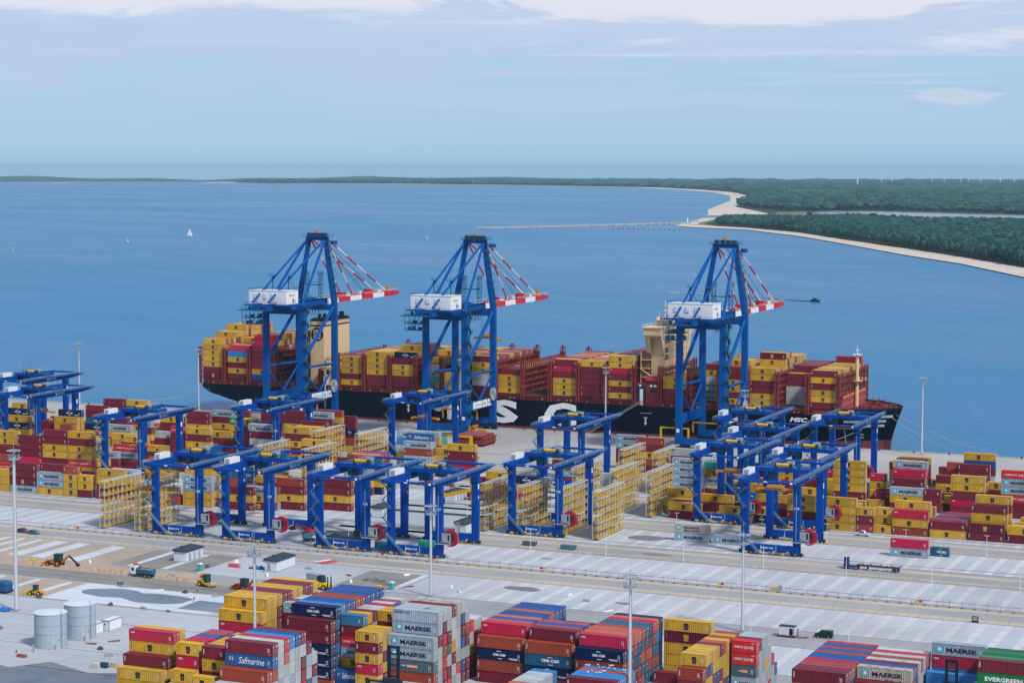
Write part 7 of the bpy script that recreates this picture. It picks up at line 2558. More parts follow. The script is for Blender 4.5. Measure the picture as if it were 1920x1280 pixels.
for Yb, lab in ((570.5,'yellow bollard and rail line beside the mesh fence road'), (618.8+.8,'yellow bollard and rail line along the road in front of crane 114'), (635.4,'yellow bollard and rail line along the far kerb before the slab'), (668.9,'yellow bollard and rail line in front of the right container block'), (586.9+.9,'yellow bollard and rail line beneath the front row of cranes')):
    t = thing('bollard_rail', lab, 'bollard rail'); mb = MB(); x = -430 if Yb < 600 else -300
    while x < -80: mb.box(x-.05, x+.05, Yb-.05, Yb+.05, 0, .85); x += 1.75 if Yb > 600 else 3.1
    mb.build('bollard', [MM('faded_yellow', (.52,.42,.20), .7, .25)], t)
# ------------------------------------------------------------------ buildings
def substation(x, y, lx, ly, lab, doors=True, h=3.3):
    t = thing('substation_cabin', lab, 'cabin', (x, y, 0)); mb = MB(); mb.box(0, lx, 0, ly, 0, h, 0); mb.box(-.1, lx+.1, -.1, ly+.1, 0, .25, 1); mb.build('wall', [OFFW, GREY], t)
    mb = MB(); mb.prism_y([(-.35, h), (lx+.35, h), (lx+.35, h+.3), (-.35, h+.75)], -.35, ly+.35, 0); mb.box(.6, 1.0, ly*.3, ly*.3+.4, h+.5, h+1.3, 0); mb.build('roof', [ROOF], t)
    if doors:
        for k in range(3):
            y0 = ly*(.18+.27*k); mb = MB(); mb.box(lx, lx+.06, y0, y0+1.3, .3, 2.6, 0)
            for q in range(4): mb.box(lx+.06, lx+.09, y0+.2, y0+1.1, .6+q*.5, .8+q*.5, 1)
            mb.build('louvre_door', [GREY, LGREY], t)
    else:
        mb = MB(); mb.box(.8, 1.9, -.06, 0, .2, 2.4, 0); mb.build('door', [GREY], t)
    return t
substation(-361.0, 553.2, 4.4, 10.2, 'white cabin with dark roof on the building site, three louvred doors facing right')
substation(-326.6, 551.6, 4.2, 11.4, 'white cabin with dark roof and a blank wall, beside blue pipes', False)
p = []
substation(-342.5, 653.5, 4.2, 9.5, 'white cabin with dark roof, louvred doors, seen between the legs of crane 118')
substation(-301.5, 636.5, 4.2, 11.0, 'white cabin with dark roof behind the left leg of crane 117', False)
substation(-333.5, 695.5, 4.2, 10, 'white cabin with louvred doors behind the girder of crane 117')
t = thing('flat_shed', 'low shed with broad dark roof behind the sill beam of crane 118', 'shed', (-331.5, 600, 0)); mb = MB(); mb.box(0, 13, 0, 6, 0, 2.5, 0); mb.build('wall', [OFFW], t)
mb = MB(); mb.box(-.4, 13.4, -.4, 6.4, 2.5, 2.8, 0); mb.box(6.5, 6.7, 3, 3.2, 2.8, 4.0, 1); mb.box(8, 9.5, 4, 5.5, 2.8, 4.6, 2); mb.build('roof', [ROOF, WHITE, DARK], t)
for i, (x, y, lx, ly, c1, lab) in enumerate(((-313, 599, 6, 2.5, (.03,.22,.30), 'teal site container right of the shed at crane 118'), (-310.5, 594.5, 6, 2.5, (.02,.13,.24), 'blue site container at the right foot of crane 118'), (-300.5, 606, 7, 2.5, (.03,.25,.27), 'teal site container behind the left leg of crane 117'), (-299.0, 603.0, 2.4, 2.5, (.01,.22,.08), 'green site container behind the stair of crane 117'), (-293.2, 606, 2.4, 3, (.5,.5,.5), 'white site container right of the green one at crane 117'))):
    t = thing('site_container', lab, 'site container', (x, y, 0), 0, 'site containers under the front cranes'); mb = MB(); m = mat('site_container_paint', c1, .55, .2)
    mb.box(0, lx, 0, ly, 0, 2.6, 0)
    for k in range(int(lx/.5)): mb.box(.2+k*.5, .42+k*.5, -.05, 0, .15, 2.45, 0)
    mb.build('body', [m], t)
    mb = MB(); mb.box(lx, lx+.05, .1, ly/2-.03, .1, 2.5, 0); mb.box(lx, lx+.05, ly/2+.03, ly-.1, .1, 2.5, 0); mb.build('door', [m], t)
for i, (x, lab) in enumerate(((-326.0, 'low white site office nearest the silos with dark roof edge'), (-324.9, 'low white site office behind, farther from the silos'))):
    y = 455.0+i*7.0; t = thing('site_office', lab, 'site office', (x, y, 0)); mb = MB(); mb.box(0, 2.5, 0, 6, .1, 2.7, 0); mb.box(.95, 1.35, -.03, 0, 1.6, 2.0, 1); mb.build('wall', [WHITE, DARK], t)
    mb = MB(); mb.box(-.08, 2.58, -.08, 6.08, 2.7, 2.82, 0); mb.box(.05, 2.45, .05, 5.95, 2.82, 2.86, 1)
    for a, b in ((0, 0), (2.42, 0), (0, 5.92), (2.42, 5.92)): mb.box(a-.02, a+.10, b-.02, b+.10, 0, 2.7, 0)
    mb.build('roof', [MM('maroon_trim', (.06,.02,.04), .6, .1), OFFW], t)
SILO = MM('silo_cladding', (0.36, 0.43, 0.50), .45, .08, .3)
for (x, y, r, h, lab) in ((-326.2, 441.2, 4.25, 9.0, 'round grey silo in front, with two ring seams'), (-325.3, 452.9, 4.2, 9.2, 'round grey silo standing behind the front one')):
    t = thing('silo', lab, 'silo', (x, y, 0)); mb = MB(); mb.tube((0,0,0), (0,0,h), r, n=48, mi=0)
    for z in (h*.42, h*.68): mb.tube((0,0,z), (0,0,z+.07), r+.03, n=48, mi=1)
    for k in range(20):
        a = 2*math.pi*k/20; mb.box(r*math.cos(a)-.02, r*math.cos(a)+.02, r*math.sin(a)-.02, r*math.sin(a)+.02, .1, h*.42, 1)
    ob = mb.build('shell', [SILO, MM('silo_seam', (.20,.25,.30), .5, .1)], t)
    mb = MB(); mb.tube((0,0,h), (0,0,h+.12), r+.12, n=48, mi=0); mb.tube((0,0,h+.12), (0,0,h+.5), r+.05, .3, 48, 0); mb.tube((r*.6, 1.2, h+.2), (r*.6, 1.2, h+.9), .3, n=10, mi=0); mb.build('roof', [MM('silo_roof', (.56,.60,.64), .5, .06)], t)
    mb = MB(); a = R_(-14); px, py = (r+.1)*math.cos(a), (r+.1)*math.sin(a)
    for d in (-.22, .22): mb.beam((px, py+d, 0), (px, py+d, h+.8), .07, .07)
    for k in range(22): mb.beam((px, py-.22, .4+k*.4), (px, py+.22, .4+k*.4), .05, .05)
    mb.build('ladder', [GREY], t)
    mb = MB(); a = R_(-62); px, py = r*math.cos(a), r*math.sin(a); mb.beam((px, py, .2), (px*1.01, py*1.01, 2.2), .9, .12); mb.build('hatch', [LGREY], t)
    mb = MB(); a = R_(-40); px, py = r*math.cos(a), r*math.sin(a); mb.path([(px, py, 1.2), (px*1.12, py*1.12, 1.0), (px*1.15, py*1.15, .1)], .12, 6); mb.tube((r*.93, -1.8, 2.6), (r*.99, -1.9, 2.6), .15, n=8); mb.build('pipe', [GREY], t)
# ------------------------------------------------------------------ vehicles
def wheels(t, spots, r, w, hub=GREY):
    for (x, y) in spots:
        mb = MB(); mb.tube((x, y-w/2, r), (x, y+w/2, r), r, n=16, mi=0); o = mb.build('wheel', [BLACK], t)
        mb = MB(); mb.tube((x, y-w/2-.02, r), (x, y+w/2+.02, r), r*.55, n=12, mi=0); mb.build('rim', [hub], o)
def car(x, y, rz, col, lab, kind='car', cat='car'):
    t = thing('parked_'+kind if kind == 'car' else kind, lab, cat, (x, y, 0), rz); m = mat('car_paint', col, .3, .05)
    mb = MB()
    if kind == 'van': body = [(-2.4,.35),(2.3,.35),(2.5,.7),(2.4,1.05),(1.55,1.25),(.95,1.95),(.6,2.05),(-2.3,2.05),(-2.45,1.8)]
    elif kind == 'pickup_truck': body = [(-2.5,.4),(2.5,.4),(2.6,.85),(2.4,1.05),(1.3,1.15),(.6,1.75),(-.6,1.8),(-.9,1.1),(-2.5,1.1)]
    else: body = [(-2.1,.3),(2.1,.3),(2.2,.65),(2.0,.85),(1.1,.95),(.45,1.45),(-1.0,1.5),(-1.7,1.0),(-2.15,.95)]
    mb.prism_y(body, -.88, .88, 0); mb.build('body', [m], t)
    mb = MB(); hh = 2.05 if kind == 'van' else 1.8 if kind == 'pickup_truck' else 1.5
    if kind == 'van': win = [(1.5,1.28),(.95,1.88),(-.2,1.9),(-.2,1.3)]
    elif kind == 'pickup_truck': win = [(1.15,1.18),(.58,1.68),(-.55,1.72),(-.75,1.18)]
    else: win = [(1.0,.98),(.42,1.38),(-.95,1.42),(-1.5,1.02)]
    mb.prism_y(win, -.90, .90, 0); mb.build('window', [GLASS], t)
    mb = MB()
    a, b = (win[0][0]+.03, win[0][1]), (win[1][0]+.03, win[1][1]); mb.add([(a[0],-.75,a[1]),(a[0],.75,a[1]),(b[0],.7,b[1]),(b[0],-.7,b[1])], [(0,1,2,3)]); mb.build('windscreen', [GLASS], t)
    r = .36; fx = 1.45; rx = -1.4; wheels(t, [(fx,-.8),(fx,.8),(rx,-.8),(rx,.8)], r, .24)
    for s in (-.6, .6): mb = MB(); mb.box(body[2][0]-.12, body[2][0]+.02, s-.18, s+.18, .62, .82); mb.build('headlight', [WHITE], t)
    return t
car(-431.5, 575.0, R_(2), (.03,.14,.20), 'teal grey car on the road at far left', 'car')
car(-437, 576.2, R_(2), (.10,.03,.06), 'small maroon car behind the teal one at far left', 'car')
car(-344, 618, R_(170), (.7,.7,.7), 'white pickup behind the dark roofed shed at crane 118', 'pickup_truck', 'pickup')
car(-172.5, 689.6, R_(175), (.55,.62,.66), 'pale pickup in front of the right container block', 'pickup_truck', 'pickup')
car(-143.8, 534.6, R_(183), (.012,.03,.028), 'black green van parked on the road before the red stacks', 'van', 'van')
# cabin pickup by the foreground yellow stack
t = thing('tarpaulin_truck', 'white light truck with grey canvas box behind the yellow forklift', 'truck', (-303.2, 542.6, 0), R_(-14)); mb = MB(); mb.prism_y([(.9,.5),(3.1,.5),(3.2,1.1),(2.9,1.35),(2.35,2.15),(.9,2.2)], -1, 1, 0); mb.build('cab', [WHITE], t)
mb = MB(); mb.prism_y([(2.75,1.35),(2.33,2.05),(1.7,2.08),(1.7,1.35)], -1.02, 1.02, 0); mb.add([(2.93,-.85,1.38),(2.93,.85,1.38),(2.4,.8,2.1),(2.4,-.8,2.1)], [(0,1,2,3)]); mb.build('window', [GLASS], t)
mb = MB(); mb.box(-3.4, .8, -1.1, 1.1, .8, 2.6, 0); mb.box(-3.4, .8, -1.05, 1.05, 2.6, 2.7, 0); mb.build('canvas_box', [MM('grey_canvas', (.30,.31,.36), .8, .12)], t); wheels(t, [(2.2,-.9),(2.2,.9),(-2.2,-.9),(-2.2,.9)], .4, .3)
def digger(name, x, y, rz, body, lab, cat, sc=1.0, kind='loader'):
    t = thing(name, lab, cat, (x, y, 0), rz); t.scale = (sc,)*3; m = body
    if kind == 'loader':
        mb = MB(); mb.prism_y([(-2.6,.8),(-.2,.8),(-.2,1.5),(-2.3,1.75),(-2.7,1.5)], -.9, .9, 0); mb.prism_y([(-.1,.7),(1.3,.7),(1.2,1.2),(-.1,1.3)], -.6, .6, 0); mb.build('body', [m], t)
        mb = MB(); mb.prism_y([(-1.0,1.5),(.4,1.4),(.3,3.0),(-.9,3.05)], -.75, .75, 0); mb.box(-1.1, .5, -.85, .85, 3.0, 3.15, 1); mb.build('cab', [MM('cab_glass_green', (.015,.06,.06), .2, .1), DARK], t)
        mb = MB(); mb.beam((.8, -.5, 1.2), (2.6, -.5, .8), .2, .3); mb.beam((.8, .5, 1.2), (2.6, .5, .8), .2, .3); mb.prism_y([(2.5,.2),(3.4,.15),(3.2,.35),(2.8,1.2),(2.5,1.1)], -1.2, 1.2); mb.build('bucket', [m], t)
        wheels(t, [(1.2,-.95),(1.2,.95),(-1.6,-.95),(-1.6,.95)], .72, .5, YEL)
    elif kind == 'backhoe':
        mb = MB(); mb.prism_y([(-.6,.8),(2.6,.8),(2.6,1.5),(-.6,1.75)], -.7, .7, 0); mb.build('body', [m], t)
        mb = MB(); mb.prism_y([(-1.5,1.4),(.4,1.5),(.2,3.0),(-1.4,3.0)], -.85, .85, 0); mb.box(-1.6, .5, -.95, .95, 3.0, 3.15, 1); mb.build('cab', [MM('cab_glass_green', (.015,.06,.06), .2, .1), DARK], t)
        mb = MB(); mb.beam((-1.6, 0, 1.0), (-3.6, 0, 2.9), .35, .5, 0); mb.beam((-3.6, 0, 2.9), (-6.0, 0, 1.0), .28, .4, 1); mb.prism_y([(-6.6,.2),(-5.7,.3),(-5.8,1.1),(-6.3,1.0)], -.5, .5, 1); mb.build('backhoe_arm', [m, DARK], t)
        mb = MB(); mb.beam((1.2, -.6, 1.5), (3.2, -.6, .7), .2, .3); mb.beam((1.2, .6, 1.5), (3.2, .6, .7), .2, .3); mb.prism_y([(3.1,.15),(4.1,.15),(3.6,.4),(3.3,1.1)], -1.15, 1.15); mb.build('bucket', [m], t)
        wheels(t, [(1.9,-.95),(1.9,.95)], .62, .4, m); wheels(t, [(-.9,-.95),(-.9,.95)], .85, .5, m)
    elif kind == 'roller':
        mb = MB(); mb.prism_y([(-2.4,.8),(-.2,.8),(-.2,1.7),(-2.0,1.9),(-2.5,1.5)], -.9, .9, 0); mb.prism_y([(.2,.7),(2.8,.5),(2.9,.95),(.2,1.2)], -1.15, 1.15, 0); mb.build('body', [m], t)
        mb = MB(); mb.prism_y([(-.6,1.2),(.9,1.2),(.8,3.1),(-.5,3.1)], -.8, .8, 0); mb.box(-.7, 1.0, -.9, .9, 3.1, 3.25, 0); mb.build('cab', [MM('cab_glass_green', (.015,.06,.06), .2, .1)], t)
        mb = MB(); mb.tube((1.8, -1.0, .72), (1.8, 1.0, .72), .72, n=20); mb.build('drum', [GREY], t); wheels(t, [(-1.4,-.95),(-1.4,.95)], .72, .45, YEL)
    elif kind == 'forklift':
        mb = MB(); mb.prism_y([(-2.4,.5),(1.6,.5),(1.7,1.3),(.4,1.5),(-1.2,1.9),(-2.5,1.7)], -1.0, 1.0, 0); mb.build('body', [m], t)
        mb = MB(); mb.prism_y([(-1.2,1.7),(.5,1.6),(.2,3.0),(-1.0,3.0)], -.75, .75, 0); mb.build('cab', [GLASS], t)
        mb = MB(); mb.box(1.8, 2.0, -.7, -.5, .2, 3.0); mb.box(1.8, 2.0, .5, .7, .2, 3.0); mb.box(2.0, 3.2, -.6, -.4, .2, .3); mb.box(2.0, 3.2, .4, .6, .2, .3); mb.build('fork_mast', [DARK], t); wheels(t, [(1.1,-.95),(1.1,.95),(-1.6,-.9),(-1.6,.9)], .6, .45, YEL)
    return t
ORM = MM('digger_orange', (.52,.16,.03), .5, .15)
digger('backhoe_loader', -390.3, 531.4, R_(185), ORM, 'orange backhoe loader digging the sand bank at left', 'backhoe', 1.25, 'backhoe')
digger('road_roller', -330.6, 524.0, R_(-8), YEL, 'yellow road roller with green cab on the gravel road', 'road roller', 1.15, 'roller')
digger('wheel_loader', -369.6, 492.6, R_(190), YEL, 'yellow wheel loader on the concrete left of the damp patches', 'wheel loader', .95)
digger('wheel_loader', -390.8, 493.0, R_(200), YEL, 'yellow wheel loader at the left picture edge beside the blue tent', 'wheel loader', .8)
digger('forklift_truck', -297.0, 535.0, R_(-10), MM('forklift_yellow', (.72,.52,.01), .45, .1), 'yellow heavy forklift in front of the canvas light truck', 'forklift', 1.35, 'forklift')
digger('tractor_digger', -318.0, 524.2, R_(170), MM('digger_red', (.50,.04,.02), .5, .15), 'red orange tractor digger behind the yellow foreground stack', 'digger', 1.1, 'backhoe')
t = thing('dump_truck', 'white cab tipper truck with blue load body on the gravel road', 'truck', (-355.8, 528.3, 0), R_(176)); mb = MB(); mb.prism_y([(2.0,.9),(4.0,.9),(4.1,1.8),(3.95,3.1),(2.1,3.2)], -1.2, 1.2, 0); mb.build('cab', [WHITE], t)
mb = MB(); mb.add([(4.12,-1.05,1.9),(4.12,1.05,1.9),(4.0,1.0,2.9),(4.0,-1.0,2.9)], [(0,1,2,3)]); mb.prism_y([(3.7,1.9),(3.65,2.85),(2.7,2.85),(2.7,1.9)], -1.22, 1.22); mb.build('window', [GLASS], t)
mb = MB(); mb.box(-4.0, 4.0, -.5, .5, .75, 1.05, 1); mb.box(-3.8, 1.7, -1.2, 1.2, 1.2, 1.4, 0); mb.box(-3.8, 1.7, -1.25, -1.15, 1.3, 2.6, 0); mb.box(-3.8, 1.7, 1.15, 1.25, 1.3, 2.6, 0); mb.box(1.6, 1.75, -1.2, 1.2, 1.3, 2.9, 0); mb.box(-3.9, -3.75, -1.2, 1.2, 1.3, 2.5, 0)
for k in range(6): mb.box(-3.4+k, -3.25+k, -1.31, -1.25, 1.3, 2.6, 0); mb.box(-3.4+k, -3.25+k, 1.25, 1.31, 1.3, 2.6, 0)
mb.build('load_body', [MM('tipper_blue', (.02,.13,.24), .5, .2), DARK], t)
mb = MB(); mb.box(-3.6, 1.5, -1.1, 1.1, 1.4, 2.45); mb.build('sand_load', [MM('load_sand', (.36,.20,.17), .9, .3)], t)
mb = MB(); mb.beam((1.9, -.6, 2.6), (1.4, -.2, 3.6), .25, .25); mb.beam((1.4, -.2, 3.6), (3.2, .2, 3.9), .25, .25); mb.box(2.6, 3.4, -.6, .6, 3.6, 4.1); mb.build('loader_arm', [MM('crane_red', (.55,.06,.04), .5, .1)], t)
wheels(t, [(3.0,-1.05),(3.0,1.05),(-1.6,-1.05),(-1.6,1.05),(-3.0,-1.05),(-3.0,1.05)], .52, .4)
t = thing('terminal_tractor', 'dark blue terminal tractor on the road before crane 114', 'tractor', (-161.9, 631.2, 0), R_(180)); TB = MM('tractor_blue', (.01,.04,.16), .45, .15)
mb = MB(); mb.box(-3.2, 1.6, -1.1, 1.1, .6, 1.1, 0); mb.box(.2, 1.7, -1.2, 1.2, .5, 1.6, 0); mb.build('chassis', [TB], t); mb = MB(); mb.box(.3, 1.7, -1.1, .6, 1.6, 3.3, 0); mb.box(.2, 1.8, -1.2, .7, 3.3, 3.45, 1); mb.build('cab', [TB, DARK], t)
mb = MB(); mb.box(.5, 1.5, -1.13, -1.08, 2.1, 3.1); mb.box(1.68, 1.73, -1.0, .5, 2.1, 3.1); mb.build('window', [MM('cab_window', (.12,.30,.34), .15, .1)], t); wheels(t, [(.9,-1.0),(.9,1.0),(-2.4,-.95),(-2.4,.95)], .55, .45)
t = thing('container_chassis', 'empty blue container trailer coupled behind the dark blue terminal tractor', 'trailer', (-152.6, 631.2, 0)); mb = MB()
for y in (-.6, .6): mb.box(-7, 6.4, y-.14, y+.14, 1.2, 1.55, 0)
for x in (-6.6, -4, -1, 2.4, 6.0): mb.box(x-.2, x+.2, -1.2, 1.2, 1.25, 1.6, 0)
for x in (-5.4, -2.8, .4, 3.8): mb.box(x-.45, x+.45, -1.25, 1.25, 1.6, 1.85, 1)
mb.box(-3.6, -3.4, -.8, .8, .2, 1.2, 2); mb.beam((6.2, 0, 1.5), (7.4, 0, 2.0), 2.3, .15, 0); mb.build('frame', [MM('trailer_blue', (.02,.05,.13), .6, .3), WOODB, DARK], t)
wheels(t, [(4.6,-1.0),(4.6,1.0),(5.9,-1.0),(5.9,1.0)], .5, .42)
t = thing('box_trailer', 'white box trailer with open door and red deck on the road', 'trailer', (-152.8, 531.8, 0)); mb = MB(); mb.box(-2.4, 2.0, -1.1, 1.1, .6, 2.9, 0); mb.box(-2.5, 2.05, -1.15, 1.15, 2.9, 3.0, 1); mb.box(.5, 1.4, -1.14, -1.09, .7, 2.5, 2); mb.box(1.45, 2.0, -1.16, -1.10, .7, 2.5, 3); mb.build('box', [OFFW, DARK, BLACK, GREY], t)
mb = MB(); mb.box(-3.0, 2.3, -1.2, 1.2, .42, .6); mb.build('deck', [MM('deck_red', (.30,.05,.04), .7, .3)], t); mb = MB(); mb.beam((2.0, 1.1, 1.9), (2.9, .2, 1.3), .08, 2.0); mb.build('open_door', [WHITE], t); wheels(t, [(-1.0,-1.0),(-1.0,1.0)], .38, .25)
mb = MB(); rr = random.Random(4)
for k in range(26): a = rr.uniform(.15, .5); x = rr.uniform(2.2, 5.4); y = rr.uniform(-1, 1); mb.beam((x-a, y, .1), (x+a, y+rr.uniform(-.4, .4), .12+rr.random()*.3), .12, .12)
o = mb.build('timber_scraps', [WOODB]); o.location = (-152.8, 531.8, 0); tag(o, 'heap of broken timber between the white box trailer and the dark van', 'timber heap')
# boom lifts
for (x, y, c, lab, rz) in ((-345.3, 611.5, MM('lift_red', (.50,.03,.04), .5, .1), 'red boom lift folded down beside crane 119', R_(160)), (-338.8, 601.5, MM('lift_blue', (.05,.22,.34), .5, .1), 'light blue boom lift lying low between cranes 119 and 118', R_(4))):
    t = thing('boom_lift', lab, 'boom lift', (x, y, 0), rz); mb = MB(); mb.box(-2, 1.4, -1, 1, .6, 1.2, 1); mb.box(-2.4, .4, -.9, .9, 1.2, 2.2, 0); mb.build('base', [c, DARK], t)
    mb = MB(); mb.beam((-2, 0, 2.5), (6, 0, 2.9), .45, .5, 0); mb.beam((6, 0, 2.9), (7.6, 0, 1.6), .25, .3, 1); mb.box(7.2, 8.6, -.8, .8, 1.0, 2.1, 1); mb.build('boom_arm', [c, DARK], t); wheels(t, [(-1.5,-1),(-1.5,1),(1,-1),(1,1)], .5, .4)
# empty-container handlers in the foreground
def handler(x, y, h, lab, load):
    t = thing('container_handler', lab, 'reach stacker', (x, y, 0)); mb = MB()
    for a in (-1.15, 1.15): mb.box(a-.30, a+.30, -.3, .3, .6, h, 0)
    z = 2.0
    while z < h: mb.box(-1.2, 1.2, -.15, .15, z, z+.35, 0); z += 2.6
    mb.box(-1.5, 1.5, -.35, .35, h-.5, h, 0); mb.build('mast', [MM('handler_dark', (.010,.016,.035), .5, .2)], t)
    mb = MB(); mb.box(-1.6, 1.6, -5.4, -.6, .8, 2.4, 0); mb.box(-1.0, 1.0, -3.6, -1.8, 2.4, 4.0, 1); mb.build('body', [MM('handler_dark', (.010,.016,.035), .5, .2), GLASS], t); wheels(t, [(-1.5,-1.2),(1.5,-1.2),(-1.4,-4.6),(1.4,-4.6)], .8, .6)
    mb = MB(); zz = load; mb.box(-6.2, 6.2, -.9, -.45, zz, zz+.45, 0); mb.box(-2.4, 2.4, -1.0, -.3, zz+.3, zz+1.2, 0); mb.box(5.9, 6.3, -.95, -.4, zz-1.8, zz+.5, 1); mb.box(-6.3, -5.9, -.95, -.4, zz-.8, zz+.5, 0); mb.build('spreader', [DARK, YEL], t)
    return t
handler(-211.5, 414.0, 17.0, 'dark container handler mast carrying a grey container before the tall grey stack', 8.4)
c = link('shipping_container', cmesh('body', 12.19, 2.85), None, (-216.1, 414.4, 5.5)); c.color = (.40,.41,.40,1); tag(c, 'grey container with light blue star, held by the foreground container handler', 'container', 'stacked shipping containers')
d = link('door', cmesh('door', 12.19, 2.85), c); d.color = c.color; link('lettering', cmesh('marks', 'G', 12.19, 2.85), c)
handler(-94.3, 460.5, 15.0, 'dark container handler mast in front of the light blue containers at right', 6.0)
# ------------------------------------------------------------------ quay clutter
t = thing('hatch_cover_stack', 'stack of maroon hatch covers lying on the quay apron', 'hatch covers', (-396.5, 838, 0)); rr = random.Random(1)
for k in range(5): mb = MB(); dx, dy = rr.uniform(-.8, .8), rr.uniform(-.6, .6); z = k*1.0; mb.box(dx, 13.5+dx, dy, 14+dy, z+.15, z+.85, 0); mb.box(.2+dx, 13.3+dx, .2+dy, 13.8+dy, z+.85, z+.98, 1); mb.box(.2+dx, 13.3+dx, dy-.04, dy, z+.3, z+.7, 1); mb.build('hatch_cover', [SHIPRED, MM('cover_top', (.30,.07,.07), .6, .2)], t)
t = thing('lifting_frame', 'yellow steel lifting frame standing before the maroon hatch covers', 'lifting frame', (-391.5, 826, 0)); mb = MB(); mb.beam((-8, 0, 6.0), (8, 0, 6.0), .9, .9); mb.box(7.4, 8.6, -.6, .6, 0.2, 6.2); mb.box(-8.6, -7.4, -.6, .6, 4.0, 8.4); mb.box(6.8, 9.2, -1.2, 1.2, 0, .4); mb.box(-8.4, -7.6, -.5, .5, 0, 4); mb.build('frame', [YEL], t)
t = thing('spreader_frame', 'yellow lifting frame on legs beside the rightmost quay crane', 'lifting frame', (-303.0, 868, 0)); mb = MB(); mb.beam((-6.5, 0, 9.5), (6.5, 0, 9.5), .6, .6); mb.box(-6.8, -6.1, -.4, .4, 0, 9.5); mb.box(6.1, 6.8, -.4, .4, 0, 9.5); mb.build('frame', [YEL], t)
t = thing('lashing_bin_stack', 'heap of orange lashing bins on the quay under the middle crane', 'lashing bins', (-407, 880, 0)); rr = random.Random(2)
mb = MB()
for k in range(46): x = rr.uniform(-5, 5); y = rr.uniform(-3, 3); z = rr.uniform(0, max(.3, 4.2-abs(x)*.6)); a = rr.uniform(.3, .9); mb.box(x-a, x+a, y-.4, y+.4, z, z+rr.uniform(.25, .9), 0)
mb.build('bin', [ORNG], t)
t = thing('spare_spreader', 'orange spare spreader on trestles in the open yard', 'spreader', (-371.5, 795, 0)); mb = MB(); mb.box(-6, 6, -.5, .5, 1.6, 2.2); mb.box(-2.6, 2.6, -1.1, 1.1, 2.2, 3.0); mb.box(-6.3, -5.7, -1.2, 1.2, 1.4, 2.2); mb.box(5.7, 6.3, -1.2, 1.2, 1.4, 2.2); mb.build('beam', [ORNG], t); mb = MB(); mb.box(-3, -2.6, -.9, .9, 0, 1.6); mb.box(2.6, 3, -.9, .9, 0, 1.6); mb.build('trestle', [DARK], t)
t = thing('loading_arm', 'yellow gangway arm standing in the yard between cranes 118 and 117', 'access arm', (-326, 690, 0)); mb = MB(); mb.beam((-6, 0, 3.0), (7, 0, 6.4), 1.0, 1.3); mb.box(6.2, 8.6, -1.2, 1.2, .3, 4.6); mb.beam((7, 0, 6.4), (9.5, 0, 3), .5, .6); mb.build('arm', [YEL], t); mb = MB(); mb.box(-6.4, -5.4, -.8, .8, 0, 3); mb.box(5.6, 9.4, -1.5, 1.5, 0, .5); mb.build('foot', [DARK], t)
BOL = MM('fender_dark', (.03,.03,.03), .8, .3)
_b = None
for k in range(34):
    x = -640+15.6*k; o = link('mooring_bollard', MB().tube((0,0,0),(0,0,.55),.32,.28,10).tube((0,0,.55),(0,0,.8),.48,.42,10).mesh('mooring_bollard', [BOL]) if _b is None else _b.data, None, (x, 901.6, 0)); _b = _b or o
    tag(o, 'squat dark mooring bollard at the quay edge', 'bollard', 'mooring bollards along the quay')
# toilets
for (x, y, lab) in ((-345.2, 543.6, 'turquoise portable toilet by the white cabin with louvred doors'), (-277.8, 542.6, 'turquoise portable toilet beside the blue foreground stack')):
    t = thing('portable_toilet', lab, 'portable toilet', (x, y, 0)); mb = MB(); mb.box(-.6, .6, -.6, .6, .08, 2.15, 0); mb.box(.35, .62, -.62, -.58, .2, 2.0, 1); mb.build('cabin', [MM('toilet_teal', (.02,.36,.36), .5, .1), GREY], t); mb = MB(); mb.prism_y([(-.65,2.15),(.65,2.15),(.45,2.42),(-.45,2.42)], -.65, .65); mb.build('roof', [WHITE], t)
def small(name, lab, cat, x, y, build, mats, rz=0):
    mb = MB(); build(mb); o = mb.build(name, mats); o.location = (x, y, 0); o.rotation_euler = (0,0,rz); return tag(o, lab, cat)
def dumpy(mb): mb.prism_y([(-1.1,.5),(1.1,.5),(1.3,1.15),(-.9,1.25)], -.7, .7, 0); mb.box(-.9, .9, -.6, .6, .1, .5, 1); mb.tube((-.6,-.7,.3),(-.6,.7,.3),.3,n=10,mi=1); mb.tube((.6,-.7,.3),(.6,.7,.3),.3,n=10,mi=1)
small('compressor', 'yellow rounded compressor on the sand beside the gravel road', 'compressor', -338.6, 535.5, dumpy, [YEL, BLACK])
small('compressor', 'yellow compressor on the concrete behind the crimson topped stack', 'compressor', -303.0, 458.0, dumpy, [YEL, BLACK])
small('site_dumper', 'yellow site dumper on the sand at the far left', 'dumper', -400.5, 533.0, dumpy, [YEL, BLACK])
small('yellow_plate_compactor', 'yellow compactor behind the blue stack and toilet', 'compactor', -281.5, 541.5, dumpy, [YEL, BLACK])
def hoops(mb):
    for k in range(4):
        for zz in (.2, .6, 1.0): mb.beam((-1.6+k, -.4, zz), (-.7+k, .4, zz), .12, .28)
        mb.box(-1.65+k, -1.55+k, -.5, .5, 0, 1.15)
small('red_barrier', 'group of red plastic barriers right of the white louvred cabin', 'barrier', -338.8, 553.0, hoops, [MM('barrier_red', (.60,.05,.08), .5, .1)])
def tarp(mb):
    for k in range(7): mb.beam((-2+k*.6, -.8, .3), (-1.4+k*.6, .9, .5+.2*(k % 3)), .7, .35)
small('blue_pipe_bundle', 'bundle of blue pipes left of the blank walled cabin', 'pipes', -331.0, 553.5, tarp, [MM('pipe_blue', (.02,.16,.45), .5, .2)])
small('blue_tarpaulin', 'crumpled blue tarpaulin by the foot of the tall left mast', 'tarpaulin', -364.5, 470.8, tarp, [MM('tarp_blue', (.02,.17,.50), .6, .3)])
